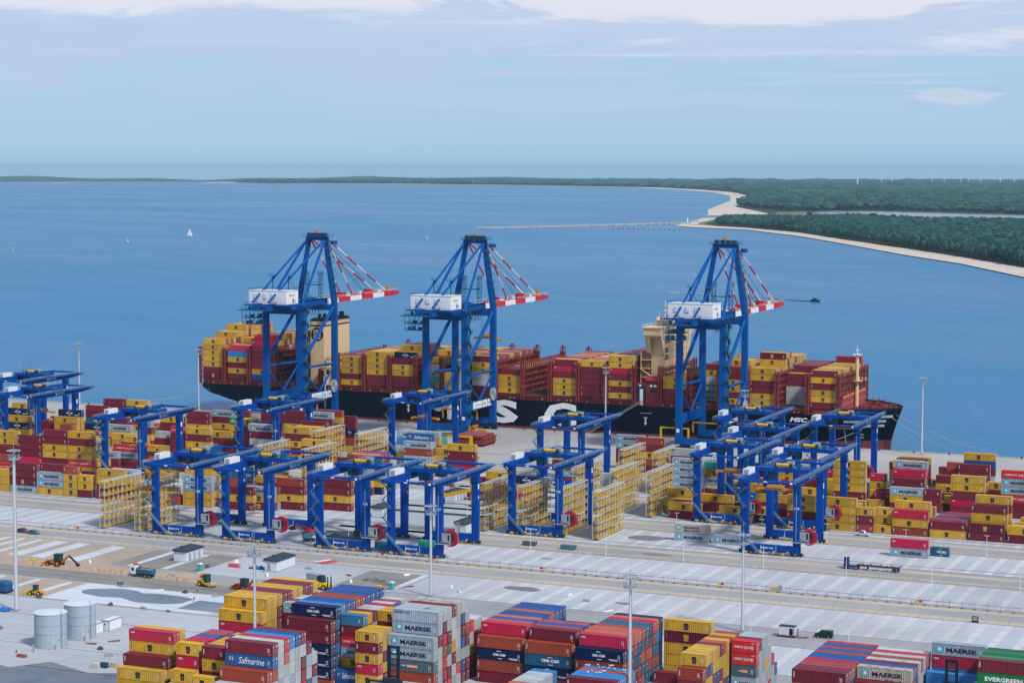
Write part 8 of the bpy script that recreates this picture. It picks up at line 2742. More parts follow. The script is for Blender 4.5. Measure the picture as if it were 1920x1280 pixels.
def frameb(mb): mb.beam((-3, 0, 0), (-3, 0, 3.4), .25, .25); mb.beam((-3, 0, 3.4), (3.2, 0, 3.2), .22, .22); mb.beam((-3, 0, .3), (0, 0, 3.2), .14, .14); mb.beam((-3, 0, 3.3), (-2, 1.4, 0), .14, .14)
small('blue_steel_frame', 'blue steel frame on the dark ground left of the yellow stacks', 'steel frame', -285.5, 421.5, frameb, [MM('frame_blue', (.015,.11,.33), .5, .1)])
def tent(mb): mb.box(-2.2, 2.2, -1.6, 1.6, .6, 2.4, 0); mb.prism_y([(-2.3,2.4),(2.3,2.4),(1.6,3.4),(-1.6,3.4)], -1.7, 1.7, 0); mb.box(-2.4, 2.4, -1.8, 1.8, .3, .6, 1)
small('canvas_trailer', 'blue canvas covered trailer right of the tall left mast', 'trailer', -380.5, 492.0, tent, [MM('canvas_blue', (.015,.10,.26), .7, .2), DARK])
def bricks(mb): mb.box(-1.3, 1.3, -.5, .5, 0, .75)
small('brick_pallet', 'rust red pallet of bricks on the dark ground', 'pallet', -325.6, 428.0, bricks, [MM('brick_red', (.28,.10,.06), .8, .2)])
for k, (x, y, c, lab) in enumerate(((-301.5, 426.0, (.55,.50,.40), 'cream crate in front on the dark ground by the silos'), (-300.0, 427.5, (.03,.05,.12), 'dark blue crate between the cream crates'), (-297.8, 428.8, (.50,.42,.28), 'tan crate right of the dark blue crate'), (-292.5, 431.0, (.52,.48,.40), 'pale crate farther right toward the yellow stacks'), (-289.0, 434.5, (.55,.50,.42), 'pale crate nearest the maroon container'))):
    small('crate', lab, 'crate', x, y, lambda mb: (mb.box(-1, 1, -.6, .6, .12, 1.3, 0), mb.box(-1, 1, -.6, .6, 0, .10, 0), mb.box(-1.03, 1.03, -.63, -.6, .6, .7, 0)), [mat('crate_side', c, .8, .15)])
def bench(mb): mb.box(-1.3, 1.3, -.4, .4, .5, .75, 0); mb.box(-1.1, -.9, -.3, .3, 0, .5, 0); mb.box(.9, 1.1, -.3, .3, 0, .5, 0)
small('skip', 'blue grey skip on the road before the reefer racks', 'skip', -254.5, 624.5, lambda mb: mb.prism_y([(-2.3,.2),(2.3,.2),(2.7,1.5),(-2.7,1.5)], -1, 1), [MM('skip_blue', (.06,.17,.24), .6, .25)])
small('skip', 'dark skip on the road left of the blue grey one', 'skip', -269.0, 626.0, lambda mb: mb.prism_y([(-2.1,.2),(2.1,.2),(2.4,1.3),(-2.4,1.3)], -1, 1), [MM('skip_dark', (.09,.10,.11), .6, .25)])
small('information_board', 'dark framed board standing beside the rail line at right', 'board', -110.6, 570.3, lambda mb: (mb.box(-.9, .9, -.1, .1, .2, 1.7, 0), mb.box(-.65, .65, -.14, -.1, .45, 1.5, 1), mb.box(-1, 1, -.4, .4, 0, .2, 0)), [DARK, MM('board_green', (.30,.34,.26), .6, .1)])
small('switch_box', 'grey switch box with yellow guard on the mesh fence road', 'switch box', -172.0, 589.0, lambda mb: (mb.box(-.6, .6, -.4, .4, 0, 1.6, 0), mb.box(-2.8, -1.0, -.4, .4, 0, .9, 1)), [GREY, YEL])
small('red_strip_ramp', 'flat red and white strip ramp behind the blank walled cabin', 'ramp', -316.5, 572.5, lambda mb: (mb.box(-2.6, 2.6, -3.2, 3.2, 0, .12, 0), mb.box(-2.6, -1.2, -3.2, 3.2, .12, .15, 1)), [MM('ramp_red', (.50,.06,.09), .6, .1), WHITE], R_(-25))
small('hose_reel', 'two round cable drums by the low maroon stack', 'cable drums', -292.3, 455.0, lambda mb: [mb.tube((a, -.5, 1.0), (a+.0, .5, 1.0), .95, n=14, mi=0) for a in (-1.2, 1.4)], [MM('drum_dark', (.07,.05,.06), .7, .4)])
small('concrete_mixer_pile', 'heap of grey rubble behind the blue stack', 'rubble', -289, 552.5, lambda mb: [mb.box(x-.5, x+.5, y-.4, y+.4, 0, .4+.3*math.sin(x*3)) for x in (-3, -2, -.5, .6, 1.9, 3) for y in (-.8, .6)], [MM('rubble', (.22,.22,.23), .9, .4)])
# loose planks, rods and boxes scattered on the site
SCAT = MM('scrap_metal', (.13,.10,.09), .7, .4)
rr = random.Random(77)
SPOT = [(-318,447),(-312,443),(-306,438),(-314,452),(-341,489.5),(-330,489.5),(-322,489.5),(-366,489.6),(-352,512.8),(-340,512.6),(-331,513),(-320,512),(-300,556),(-294,547),(-283,563),(-275,548),(-263,552),(-258,547),(-231,540.6),(-226,556),(-219,551),(-208,541),(-342,560),(-335,565),(-329,560),(-322,545),(-316,560),(-309,552),(-346,549),(-349,533),(-372,531),(-384,540.3),(-362,540.2),(-305,546)]
for k, (x, y) in enumerate(SPOT):
    kind = k % 3; mb = MB()
    if kind == 0:
        for q in range(4): mb.beam((-1.6, q*.25, .1), (1.6, q*.25+.2*rr.random(), .12+.06*q), .16, .12)
    elif kind == 1: mb.box(-.7, .7, -.4, .4, 0, .6); mb.box(-.3, .5, -.3, .3, .6, .95)
    else: mb.tube((-1.1, 0, .2), (1.1, .2, .2), .2, n=8); mb.tube((-.9, .5, .2), (1.2, .5, .2), .2, n=8); mb.tube((-1, .2, .5), (1, .3, .5), .18, n=8)
    o = mb.build(('plank_pile', 'tool_box', 'pipe_pile')[kind], [(WOODB, SCAT, GREY)[kind] if rr.random() < .7 else WHITE]); o.location = (x, y, 0); o.rotation_euler = (0,0,rr.uniform(-1, 1))
    tag(o, ('small pile of timber planks left lying on the building site', 'small site box left standing on the building site', 'small pile of short pipes left lying on the building site')[kind], ('plank pile', 'site box', 'pipe pile')[kind], ('plank piles on the site', 'site boxes', 'pipe piles on the site')[kind])
SBN = MM('sand_heap', (.42,.30,.20), .9, .25, .7, bump=.4)
mb = MB(); rr = random.Random(3)
for k in range(60):
    f = k/59; x = -402+62*f; y = 531.5-2.2*f+rr.uniform(-.8, .8); r = rr.uniform(1.2, 2.4); h = rr.uniform(.5, 1.25)
    n = 12; o_ = len(mb.v); mb.v.append((x, y, h)); 
    for rad, hh in ((.45, .72), (1.0, 0.0)):
        for q in range(n): a = 2*math.pi*q/n; j = rr.uniform(.85, 1.15); mb.v.append((x+r*rad*j*math.cos(a), y+r*.75*rad*j*math.sin(a), h*hh))
    mb.f += [(o_, o_+1+q, o_+1+(q+1) % n) for q in range(n)]+[(o_+1+q, o_+1+n+q, o_+1+n+(q+1) % n, o_+1+(q+1) % n) for q in range(n)]; mb.m += [0]*(2*n)
struct(mb.build('sand_bank', SBN), 'stuff')
# ------------------------------------------------------------------ people on the site
def person(x, y, rz, top, bottom, helmet, lab, bend=0.0):
    pts = [((0,0,.96),.15),((0,0,1.15),.14),((bend*.2,0,1.42),.17),((bend*.3,0,1.54),.07),((bend*.36,0,1.66),.105),((bend*.38,0,1.76),.09),
           ((0,.10,.90),.10),((.03,.12,.50),.075),((-.02,.13,.08),.055),((.10,.13,.04),.05),((0,-.10,.90),.10),((.08,-.12,.50),.075),((.02,-.13,.08),.055),((.14,-.13,.04),.05),
           ((bend*.2,.21,1.42),.075),((.05+bend*.3,.27,1.16),.055),((.2+bend*.3,.22,.98),.045),((bend*.2,-.21,1.42),.075),((.05+bend*.3,-.27,1.16),.055),((.22+bend*.3,-.2,1.0),.045)]
    ed = [(0,1),(1,2),(2,3),(3,4),(4,5),(0,6),(6,7),(7,8),(8,9),(0,10),(10,11),(11,12),(12,13),(2,14),(14,15),(15,16),(2,17),(17,18),(18,19)]
    me = bpy.data.meshes.new('person_body'); me.from_pydata([p for p, r in pts], ed, []); o = link('person', me, None, (x, y, 0)); o.rotation_euler = (0,0,rz)
    sk = o.modifiers.new('skin', 'SKIN'); lay = me.skin_vertices[0].data
    for i, (p, r) in enumerate(pts): lay[i].radius = (r, r)
    lay[0].use_root = True; sv = o.modifiers.new('smooth', 'SUBSURF'); sv.levels = 1; sv.render_levels = 1
    dg = bpy.context.evaluated_depsgraph_get(); dg.update(); m2 = bpy.data.meshes.new_from_object(o.evaluated_get(dg)); o.modifiers.clear(); o.data = m2
    for m in (bottom, top, SKIN): m2.materials.append(m)
    for p in m2.polygons: p.material_index = 2 if p.center.z > 1.53 else (1 if p.center.z > .93 else 0); p.use_smooth = True
    mb = MB(); c = bend*.38; mb.tube((c, 0, 1.74), (c, 0, 1.86), .135, .08, 10); mb.tube((c, 0, 1.73), (c, 0, 1.75), .17, .16, 10); mb.build('helmet', [helmet], o)
    return tag(o, lab, 'person')
HV = MM('hivis_yellow', (.55,.62,.03), .7, .1); HO = MM('hivis_orange', (.65,.14,.03), .7, .1); DK = MM('work_trousers', (.03,.04,.07), .8, .2)
for (x, y, rz, a, h, lab, b) in ((-326.6, 434.2, .4, HV, WHITE, 'person in yellow vest standing on the dark ground left of the crates', 0), (-329.6, 431.0, 1, HV, YEL, 'person in yellow vest bending over at the left dark ground', .8), (-354.4, 512.8, 2, DK, WHITE, 'person in dark clothes, left of the three at the kerb', 0), (-353.7, 512.9, 2.2, DK, WHITE, 'person in dark clothes, middle of the three at the kerb', 0), (-353.0, 513.0, 1.8, DK, YEL, 'person in dark clothes, right of the three at the kerb', 0),
   (-328.4, 515.6, 0, HO, WHITE, 'person in orange vest in front of the yellow road roller', 0), (-322.0, 503.5, .5, DK, WHITE, 'person in dark clothes bending by the wet slab', .7), (-307.2, 457.5, 1.2, DK, RED, 'person walking behind the crimson topped stack', 0), (-396.0, 538.6, .4, HV, WHITE, 'person in yellow vest left of the orange backhoe', 0), (-326.0, 549.8, .7, DK, RED, 'person in dark clothes at the door of the blank walled cabin', 0)):
    person(x, y, rz, a, DK, h, lab, b)
# gulls resting on the low blue roofs
def gull():
    mb = MB(); mb.tube((-.28,0,.2),(0,0,.24),.03,.13,8); mb.tube((0,0,.24),(.22,0,.27),.13,.08,8); mb.tube((.22,0,.27),(.33,0,.42),.07,.06,8); mb.tube((.33,0,.42),(.40,0,.43),.06,.03,6); mb.tube((.40,0,.43),(.50,0,.41),.022,.008,5,1); mb.tube((.0,.04,.0),(.02,.04,.14),.015,n=5,mi=1); mb.tube((.0,-.04,.0),(.02,-.04,.14),.015,n=5,mi=1)
    mb.prism_y([(-.42,.22),(.1,.20),(.12,.34),(-.1,.36)], -.15, -.11, 2); mb.prism_y([(-.42,.22),(.1,.20),(.12,.34),(-.1,.36)], .11, .15, 2); return mb.mesh('gull_body', [WHITE, YEL, LGREY])
gm = gull(); 
for k, (x, y) in enumerate([(-177.3, 446.3), (-176.5, 446.2), (-174.7, 447.5), (-171.7, 447.9), (-171.4, 448.4), (-173.5, 445.1), (-172.8, 445.6), (-171.3, 445.7), (-169.8, 445.5), (-167.3, 445.3), (-174.0, 441.7), (-172.0, 442.8), (-171.2, 442.5), (-174.3, 440.1), (-172.2, 440.2), (-171.5, 440.9), (-166.4, 443.2)]):
    o = link('gull', gm, None, (x, y, 8.59)); o.rotation_euler = (0,0,k*1.1); o.scale = (1.25,)*3; tag(o, 'white gull resting on the low blue container roofs in front', 'gull', 'gulls on the blue container roofs')
# ------------------------------------------------------------------ coast: beaches, woods, lagoon, far shore
def land_sheet(name, poly, dz, m, kind='structure', cells=0):
    s = MB(); s.add([(x, y, dz+drop(x, y)) for x, y in poly], [tuple(range(len(poly)))]); return struct(s.build(name, m), kind)
BEACH = MM('beach_sand', (.58,.50,.41), .9, .15, .02, col2=(.50,.42,.33))
WOODG = MM('woodland_floor', (.028,.055,.022), .95, .4, .05)
GRASS = MM('dune_grass', (.16,.17,.07), .95, .4, .02)
FIELD = MM('stubble_field', (.42,.36,.26), .95, .3, .004)
LAGN = mat('lagoon_water', (.10,.16,.22), .18, .1, .002)
W0 = [(-250,2050),(-361,2300),(-427,2451),(-565,2758),(-687,2977),(-851,3308),(-1052,3702),(-1258,4033),(-1402,4130),(-1478,4221)]
V0 = [(-300,2250),(-394,2508),(-469,2691),(-610,2977),(-747,3236),(-908,3527),(-1114,3916),(-1303,4177),(-1395,4262)]
T0 = [(-1505,4345),(-1640,4900),(-1600,5050),(-1500,5100),(-1336,4981),(-1114,4820),(-842,4814),(-700,4780),(-300,4700),(300,4500)]
land_sheet('beach', W0+T0+[(400,2050)], WATER_Z+1.2, BEACH)
land_sheet('dune_grass', [(-285,2230)]+[(x+6, y-22) for x, y in V0[1:]]+[(-1425,4290),(-1480,4345),(-1590,4880),(-1500,5060),(-1336,4960),(-1114,4800),(-842,4794),(-300,4680),(300,4480),(390,2230)], WATER_Z+1.8, GRASS)
land_sheet('woodland_floor', V0+[(-1450,4345),(-1540,4700),(-1440,4940),(-1330,4950),(-1114,4790),(-842,4784),(-300,4670),(300,4470),(380,2250)], WATER_Z+2.6, WOODG)
FB = [(-1715,5150),(-1800,5420),(-1930,5800),(-2119,6471),(-2386,7444),(-2803,8732),(-3238,9844),(-3795,10970),(-4561,12168),(-5519,12884),(-6314,13391),(-7144,13671),(-7784,13684),(-8175,13485)]
FV = [(-1560,5200),(-1648,5477),(-2009,6325),(-2330,7491),(-2745,8815),(-3150,9920),(-3700,11060),(-4450,12300),(-5430,13100),(-6250,13640),(-7100,13960),(-7750,13990),(-8050,13700)]
LS = [(-1763,6000),(-1513,5876),(-1246,5713),(-971,5547),(-868,5505),(-300,5350),(600,5100)]
FAR = [(1500,5000),(2500,9000),(2000,19000),(-3000,19500),(-9000,17500),(-9500,16000)]
land_sheet('far_beach', FB+[(-8600,13600)]+FAR[::-1]+LS[::-1][0:1]+[(-868,5505),(-1246,5713),(-1450,5800),(-1600,5700),(-1600,5150)], WATER_Z+1.0, BEACH)
land_sheet('river_meadow', [(-1560,5150),(-1640,5450),(-1950,6200),(-1560,5900),(-1400,5420),(-1380,5150)], WATER_Z+1.9, GRASS)
land_sheet('far_woodland_floor', FV+[(-8600,14000),(-9500,16000),(-9000,17500),(-3000,19500),(2000,19000),(2500,9000),(1500,5000),(600,5130)]+[(x, y+25) for x, y in LS[::-1][1:]], WATER_Z+2.2, WOODG)
land_sheet('field', [(-3486,14414),(-3070,14223),(-2760,13400),(-3100,13500)], WATER_Z+14, FIELD); land_sheet('field', [(-2342,13362),(-2043,11657),(-2339,12027),(-2750,13000)], WATER_Z+12, FIELD); land_sheet('field', [(-2700,12650),(-2420,11600),(-2560,11500),(-2850,12500)], WATER_Z+14, FIELD)
land_sheet('lagoon_water', [(-1640,4880),(-1500,5080),(-1336,4975),(-1114,4815),(-842,4808),(-300,4690),(500,4450),(600,5120),(-300,5345),(-868,5500),(-971,5542),(-1246,5708),(-1513,5870),(-1620,5800),(-1480,5400)], WATER_Z+2.4, LAGN)
# tree crowns as many small leaf clumps in one mass
LEAF = [MM('pine_foliage', (.008,.062,.046), .9, .45, .12), MM('light_foliage', (.030,.100,.055), .9, .4, .12), MM('dark_foliage', (.004,.036,.036), .9, .4, .12)]  # leaf greens tinted towards blue to carry some of the distance haze
TRUNK = MM('pine_trunk', (.20,.13,.08), .9, .3)
def inside(p, poly):
    x, y = p; c = False
    for (x1, y1), (x2, y2) in zip(poly, poly[1:]+poly[:1]):
        if (y1 > y) != (y2 > y) and x < (x2-x1)*(y-y1)/(y2-y1)+x1: c = not c
    return c
_ico = bmesh.new(); bmesh.ops.create_icosphere(_ico, subdivisions=1, radius=1.0); _iv = [v.co.copy() for v in _ico.verts]; _if = [tuple(v.index for v in f.verts) for f in _ico.faces]; _ico.free()
def crown(mb, x, y, z, r, h, rr, n=2):
    mi = rr.choice((0,0,1,1,2,2))
    for q in range(n):
        a = rr.uniform(0, 6.28); d = r*.45*rr.random() if q else 0; rq = r*(1 if q == 0 else rr.uniform(.45, .75)); zz = z+h*(.62 if q == 0 else rr.uniform(.55, .9)); hq = h*.38*(1 if q == 0 else .6)
        o = len(mb.v); cx, cy = x+d*math.cos(a), y+d*math.sin(a); rot = rr.uniform(0, 6.28); c_, s_ = math.cos(rot), math.sin(rot)
        for v in _iv:
            j = rr.uniform(.72, 1.28); mb.v.append((cx+rq*j*(v.x*c_-v.y*s_), cy+rq*j*(v.x*s_+v.y*c_), zz+hq*j*v.z))
        mb.f += [tuple(i+o for i in f) for f in _if]; mb.m += [mi]*len(_if)
def wood(name, poly, step, r0, h0, seed, n=2, trunks=False, dens=1.0, ymax=1e9):
    rr = random.Random(seed); mb = MB(); x0 = min(p[0] for p in poly); x1 = max(p[0] for p in poly); y0 = min(p[1] for p in poly); y1 = min(ymax, max(p[1] for p in poly)); y = y0
    k = 0
    while y < y1:
        x = x0+(step/2 if k % 2 else 0)
        while x < x1:
            px, py = x+rr.uniform(-.45, .45)*step, y+rr.uniform(-.45, .45)*step
            az = math.atan2(-px, py)-_y
            if -.30 < az < .30 and rr.random() < dens and inside((px, py), poly):
                s = rr.uniform(.7, 1.25)*(1+.25*math.sin(px*.011+seed)*math.cos(py*.009)); crown(mb, px, py, WATER_Z+2.4+drop(px, py), r0*s, h0*s, rr, n)
                if trunks:
                    z = WATER_Z+2.4; mb.beam((px, py, z), (px, py, z+h0*s*.55), .5, .5, 3)
            x += step
        y += step*.87; k += 1
    o = mb.build(name, LEAF+[TRUNK]); struct(o, 'stuff'); return o
EDGE = [(-300,2270)]+V0[1:]
back = [(-1250,4260),(-1060,4010),(-850,3620),(-690,3330),(-550,3070),(-400,2780),(-310,2580),(-200,2300)]
o = wood('spit_wood', EDGE+back[::1], 8.5, 4.6, 15, 1, 3, True); o['label'] = 'pine wood edge above the beach at right'; o['category'] = 'wood'
inn = [(-200,2300),(-310,2580),(-400,2780),(-550,3070),(-690,3330),(-850,3620),(-1060,4010),(-1250,4260),(-1400,4300),(-1450,4420),(-1500,4700),(-1400,4900),(-1330,4920),(-1114,4780),(-842,4770),(-300,4650),(300,4470),(380,2250)]
o = wood('pine_wood', inn, 12.0, 7.0, 11, 2, 2); o['label'] = 'broad pine wood between the beach and the lagoon'; o['category'] = 'wood'
far1 = [(-1640,5640),(-2009,6345),(-2330,7511),(-2745,8835),(-2000,8800),(-600,8600),(2000,8200),(1500,5000),(600,5240),(-300,5470),(-868,5640),(-971,5690),(-1246,5850),(-1513,6025)]
o = wood('far_wood', far1, 27, 16, 17, 3, 2); o['label'] = 'wide dark wood beyond the lagoon'; o['category'] = 'wood'
far2 = [(-2745,8835),(-3150,9940),(-3700,11080),(-4450,12320),(-5430,13120),(-6250,13660),(-7100,13980),(-7750,14010),(-8050,13720),(-8600,14020),(-8600,15600),(-4000,15600),(-600,13600),(800,8600),(-2000,8800)]
o = wood('distant_wood', far2, 62, 38, 20, 4, 1, dens=.9); o['label'] = 'blue distant woods along the long beach'; o['category'] = 'wood'
far3 = [(-8600,15600),(-4000,15600),(-600,13600),(2000,13600),(2000,19000),(-3000,19500),(-9000,17500)]
o = wood('horizon_wood', far3, 120, 70, 24, 5, 1, dens=.55); o['label'] = 'hazy wooded plain at the horizon'; o['category'] = 'wood'
# trees one can tell apart on the point
rr = random.Random(31)
for k, (x, y, s, lab) in enumerate(((-1180, 4760, 15, 'round tree crown rising above the wood before the lagoon, left of three'), (-1120, 4700, 14, 'round tree crown rising above the wood before the lagoon, middle of three'), (-1060, 4640, 13, 'round tree crown rising above the wood before the lagoon, right of three'), (-1400, 5000, 12, 'broad tree crown at the lagoon end of the point'))):
    t = thing('tree', lab, 'tree', (x, y, WATER_Z+2.4+drop(x, y)), 0, 'tall trees above the spit wood'); mb = MB(); mb.tube((0,0,0), (0,0,s*.8), .6, .3, 8); mb.beam((0,0,s*.5), (s*.3,0,s*.9), .3, .3); mb.build('trunk', [TRUNK], t)
    mb = MB()
    for q in range(9): a = rr.uniform(0, 6.28); d = s*.45*rr.random(); crown(mb, d*math.cos(a), d*math.sin(a), s*.3, s*.42, s*.9, rr, 2)
    mb.build('crown', LEAF, t)
# low hills on the horizon
def ridge(name, pts, h, m, seed):
    rr = random.Random(seed); mb = MB(); n = 160; P = []
    for k in range(n+1):
        f = k/n*(len(pts)-1); i = min(int(f), len(pts)-2); u = f-i; P.append((pts[i][0]+(pts[i+1][0]-pts[i][0])*u, pts[i][1]+(pts[i+1][1]-pts[i][1])*u))
    for k, (x, y) in enumerate(P):
        d = math.hypot(x, y); hh = h*(.55+.3*math.sin(k*.09+seed)+.15*math.sin(k*.31+seed)+.05*rr.random()); z = WATER_Z+drop(x, y)
        for s, zz in ((1.0, 0), (1.03, hh), (1.10, hh*.9), (1.14, 0)): mb.v.append((x*s, y*s, z-(x*x+y*y)*(s*s-1)/EARTH+zz))
    for k in range(n):
        for j in range(3): a = k*4+j; mb.f.append((a, a+4, a+5, a+1)); mb.m.append(0)
    return struct(mb.build(name, m))
HILLM = MM('distant_hill', (.05,.085,.06), .95, .3, .001)
ridge('far_coast_hills', [(-12400,10500),(-11400,12900),(-9800,15000),(-7800,16300)], 46, HILLM, 1)
ridge('horizon_hills', [(-9200,16000),(-6200,17400),(-2900,18300),(1600,18500)], 40, HILLM, 5)
sb = MB(); 
for (x0, y0, x1, y1, w_) in ((-8800,13900,-8200,13700,60), (-9400,12700,-9150,12600,40)):
    sb.add([(x0,y0,WATER_Z+.8+drop(x0,y0)),(x1,y1,WATER_Z+.8+drop(x1,y1)),(x1,y1+w_*6,WATER_Z+.8+drop(x1,y1)),(x0,y0+w_*6,WATER_Z+.8+drop(x0,y0))], [(0,1,2,3)])
struct(sb.build('sand_bar', BEACH))
# breakwater with rocks, beacon
mb = MB(); rr = random.Random(17); bw = [(-1774,3856),(-1697,3975),(-1615,4165),(-1560,4330),(-1500,4400)]
for (a, b) in zip(bw, bw[1:]):
    L = math.hypot(b[0]-a[0], b[1]-a[1]); n = int(L/7)
    for k in range(n):
        x, y = a[0]+(b[0]-a[0])*k/n, a[1]+(b[1]-a[1])*k/n
        mb.box(x-6, x+6, y-6, y+6, WATER_Z-2, WATER_Z+2.4+rr.uniform(-.3, .3), 0)
        for q in range(3): s = rr.uniform(1.2, 2.8); px, py = x+rr.uniform(-9, 9), y+rr.uniform(-9, 9); mb.taper((px-s, px+s, py-s, py+s), (px-s*.5, px+s*.5, py-s*.5, py+s*.5), WATER_Z-1, WATER_Z+rr.uniform(.6, 2.6), 1)
o = mb.build('breakwater', [MM('breakwater_stone', (.52,.50,.47), .9, .25), MM('breakwater_rock', (.34,.32,.30), .9, .4)]); tag(o, 'long pale stone breakwater reaching left into the sea', 'breakwater')
t = thing('beacon_tower', 'small white beacon at the root of the breakwater', 'beacon', (-1510, 4400, WATER_Z+2)); mb = MB(); mb.tube((0,0,0), (0,0,12), 1.6, 1.1, 12); mb.build('tower', [WHITE], t); mb = MB(); mb.tube((0,0,12), (0,0,14.5), 1.5, .4, 12); mb.build('lantern', [RED], t)
mb = MB(); rr = random.Random(5)
for k in range(14): mb.tube((k*11, rr.uniform(-1, 1), -3), (k*11, 0, 2.2), .8, n=8)
o = mb.build('pile_row', [MM('timber_pile', (.08,.07,.06), .9, .3)]); o.location = (-1520, 3965, WATER_Z); tag(o, 'row of dark timber piles in the water before the point', 'piles')
def hull_boat(mb, L, B, D, mi=0):
    st = [(-L/2,.85),(-L*.2,1),(L*.15,.95),(L*.35,.6),(L/2,.04)]; o = len(mb.v)
    for x, f in st: mb.v += [(x, -B/2*f, D), (x, -B/2*f*.6, 0), (x, B/2*f*.6, 0), (x, B/2*f, D)]
    for k in range(len(st)-1):
        a = o+4*k; mb.f += [(a, a+1, a+5, a+4), (a+1, a+2, a+6, a+5), (a+2, a+3, a+7, a+6), (a+3, a, a+4, a+7)]; mb.m += [mi]*4
    mb.f.append((o, o+3, o+2, o+1)); mb.m.append(mi)
t = thing('sailing_boat', 'small white sailing boat alone on the open sea at left', 'sailing boat', (-2034, 3180, WATER_Z), .4); mb = MB(); hull_boat(mb, 11, 3.4, 1.3); mb.build('hull', [WHITE], t)
mb = MB(); mb.tube((.6,0,1), (.6,0,15), .09, .05, 6); mb.build('mast', [LGREY], t); mb = MB(); mb.add([(.4,0,2.2),(-4.8,.5,2.2),(.4,0,14.6)], [(0,1,2)]); mb.add([(.45,.06,2.2),(-4.75,.56,2.2),(.45,.06,14.6)], [(2,1,0)]); mb.add([(.8,0,13),(5.2,-.2,1.6),(1.0,-.8,2)], [(0,1,2)]); mb.build('sail', [WHITE], t)
t = thing('pilot_boat', 'dark launch speeding toward the shore with a white wake', 'launch', (-532, 1930, WATER_Z), R_(-24)); mb = MB(); hull_boat(mb, 13, 4.2, 1.7); mb.build('hull', [HULL], t); mb = MB(); mb.prism_y([(-3.5,1.5),(2.2,1.5),(1.2,3.8),(-2.8,3.8)], -1.5, 1.5, 0); mb.tube((-.5,0,3.8), (-.5,0,7.0), .1, n=6, mi=1); mb.build('wheelhouse', [MM('wheelhouse_grey', (.10,.12,.16), .5, .1), WHITE], t)
mb = MB(); hull_boat(mb, 3, 3, .9); o = mb.build('bow_wave', [MM('foam', (.72,.76,.80), .9, .1)], t); o.location = (6.2, 0, 0)
FOAM = MM('wake_foam', (.62,.69,.75), .8, .3, .3)
wk = MB(); rr = random.Random(6); dx, dy = math.cos(R_(156)), math.sin(R_(156))
for k in range(70):
    d0 = 4+k*2.9; f = 1-k/70; w_ = 2.4+k*.05
    for s in (-1, 1):
        for q in range(3):
            if rr.random() < .5+.6*f:
                c = s*(.8+k*.07)+rr.uniform(-1, 1)*(1.0+k*.02); a = (-532+dx*d0-dy*c, 1930+dy*d0+dx*c); l = rr.uniform(4, 11); ww = rr.uniform(.5, 1.6)*(.3+.7*f)
                wk.add([(a[0]-dy*ww, a[1]+dx*ww, WATER_Z+.03), (a[0]+dy*ww, a[1]-dx*ww, WATER_Z+.03), (a[0]+dx*l+dy*ww*.5, a[1]+dy*l-dx*ww*.5, WATER_Z+.03), (a[0]+dx*l-dy*ww*.5, a[1]+dy*l+dx*ww*.5, WATER_Z+.03)], [(0,1,2,3)])
struct(wk.build('boat_wake', FOAM), 'stuff')
for k, (x, y, m, lab) in enumerate(((-1580,3232,ORNG,'small orange buoy behind the middle crane top, left of the white buoy'),(-1462,3206,ORNG,'small orange buoy right of the middle crane top'),(-1600,3262,WHITE,'small white buoy left of the middle crane top'),(-1994,2927,WHITE,'small white buoy on the open sea at left'),(-1929,2532,YEL,'small yellow buoy near the left picture edge'))):
    t = thing('buoy', lab, 'buoy', (x, y, WATER_Z)); mb = MB(); mb.tube((0,0,-.4), (0,0,1.2), 1.4, 1.2, 12); mb.build('float', [m], t); mb = MB(); mb.tube((0,0,1.2), (0,0,5), .5, .15, 8); mb.box(-.5, .5, -.5, .5, 5, 5.8); mb.build('top_mark', [m], t)
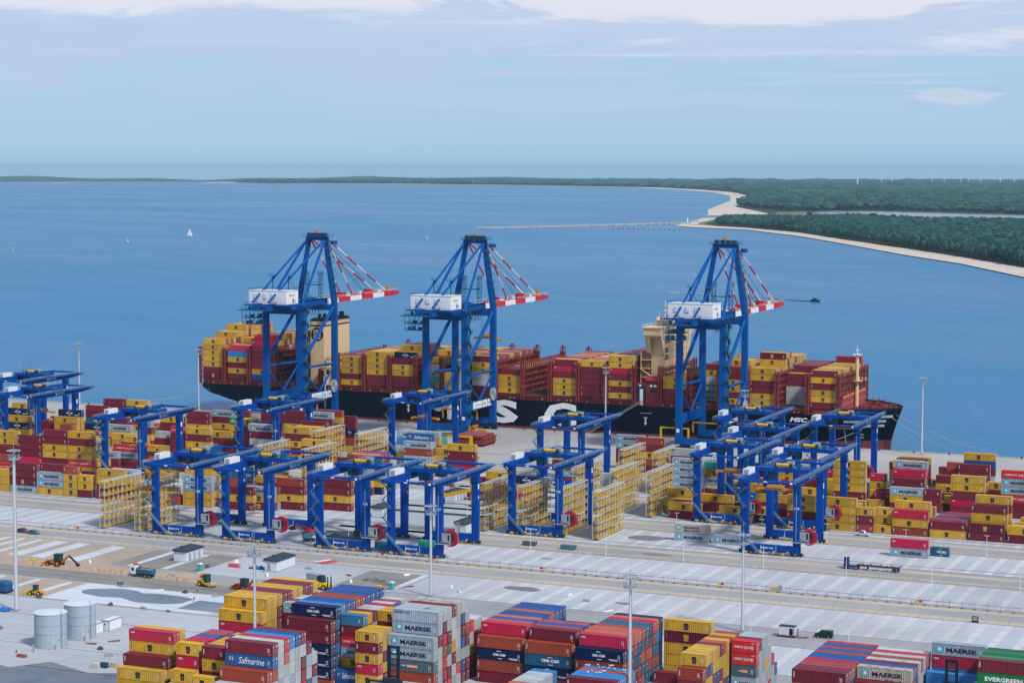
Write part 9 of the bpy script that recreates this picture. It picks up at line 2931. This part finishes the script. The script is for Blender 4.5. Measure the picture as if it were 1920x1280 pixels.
# wind turbines on the horizon
tb = None
TUR = [(1650, 1.0), (1670, 1.1), (1745, .9), (1767, .8), (1798, 1.2), (1835, 1.25), (1872, 1.25), (1898, 1.0), (1812, .8)]
for k, (px, s) in enumerate(TUR):
    az = _y-math.atan((px-960)/3888.17); D = 15500; x, y = -D*math.sin(az), D*math.cos(az); zb = WATER_Z+drop(x, y)
    t = thing('wind_turbine', 'x', 'wind turbine', (x, y, zb), az); H = 84*s+16; mb = MB(); mb.tube((0,0,0), (0,0,H), 2.6, 1.8, 8); mb.box(-2, 2, -4, 4, H-2, H+2); mb.build('tower', [WHITE], t)
    mb = MB(); a0 = k*1.3
    for q in range(3): a = a0+q*2.094; mb.beam((0, -4.5, H), (34*s*math.cos(a), -4.5, H+34*s*math.sin(a)), 2.2, 1.0)
    mb.build('rotor', [WHITE], t); t['label'] = 'tiny white wind turbine on the far horizon at right'; t['group'] = 'wind turbines on the far horizon'
t = thing('church_tower', 'tiny pale tower among the distant woods at right', 'tower', (-3350, 13100, WATER_Z+drop(-3350, 13100))); mb = MB(); mb.tube((0,0,0), (0,0,55), 5, 4, 10); mb.build('shaft', [WHITE], t); mb = MB(); mb.tube((0,0,55), (0,0,64), 6.5, 5, 10); mb.build('head', [WHITE], t)
for k, (x, y, lab) in enumerate(((-1470, 4330, 'low pale house on the point behind the breakwater'), (-1400, 4400, 'low red roofed house on the point'), (-1440, 4460, 'small grey shed on the point among the trees'))):
    t = thing('beach_house', lab, 'house', (x, y, WATER_Z+2.4+drop(x, y)), .5); mb = MB(); mb.box(-9, 9, -5, 5, 0, 4.5); mb.build('wall', [(OFFW, CREAM, GREY)[k]], t); mb = MB(); mb.prism_x([(-5.6,4.5),(5.6,4.5),(0,7.6)], -9.5, 9.5); mb.build('roof', [(GREY, MM('roof_red', (.30,.06,.05), .8, .2), ROOF)[k]], t)
# ------------------------------------------------------------------ air
HZ = 2.6e-5
if HZ:
    hz = MB(); top = 127.5; hz.box(-13500, 6500, -300, 20800, -62, top); ho = hz.build('haze', None if False else [])
    m = bpy.data.materials.new('haze_air'); m.use_nodes = True; nt = m.node_tree; nt.nodes.clear(); oo = nt.nodes.new('ShaderNodeOutputMaterial'); pv = nt.nodes.new('ShaderNodeVolumePrincipled')
    pv.inputs['Color'].default_value = (.50, .82, 1.0, 1); pv.inputs['Density'].default_value = HZ; pv.inputs['Anisotropy'].default_value = 0.1
    nt.links.new(pv.outputs[0], oo.inputs['Volume']); ho.data.materials.clear(); ho.data.materials.append(m); struct(ho, 'stuff'); ho['label'] = 'thin blue sea haze over the whole view'; ho['category'] = 'haze'
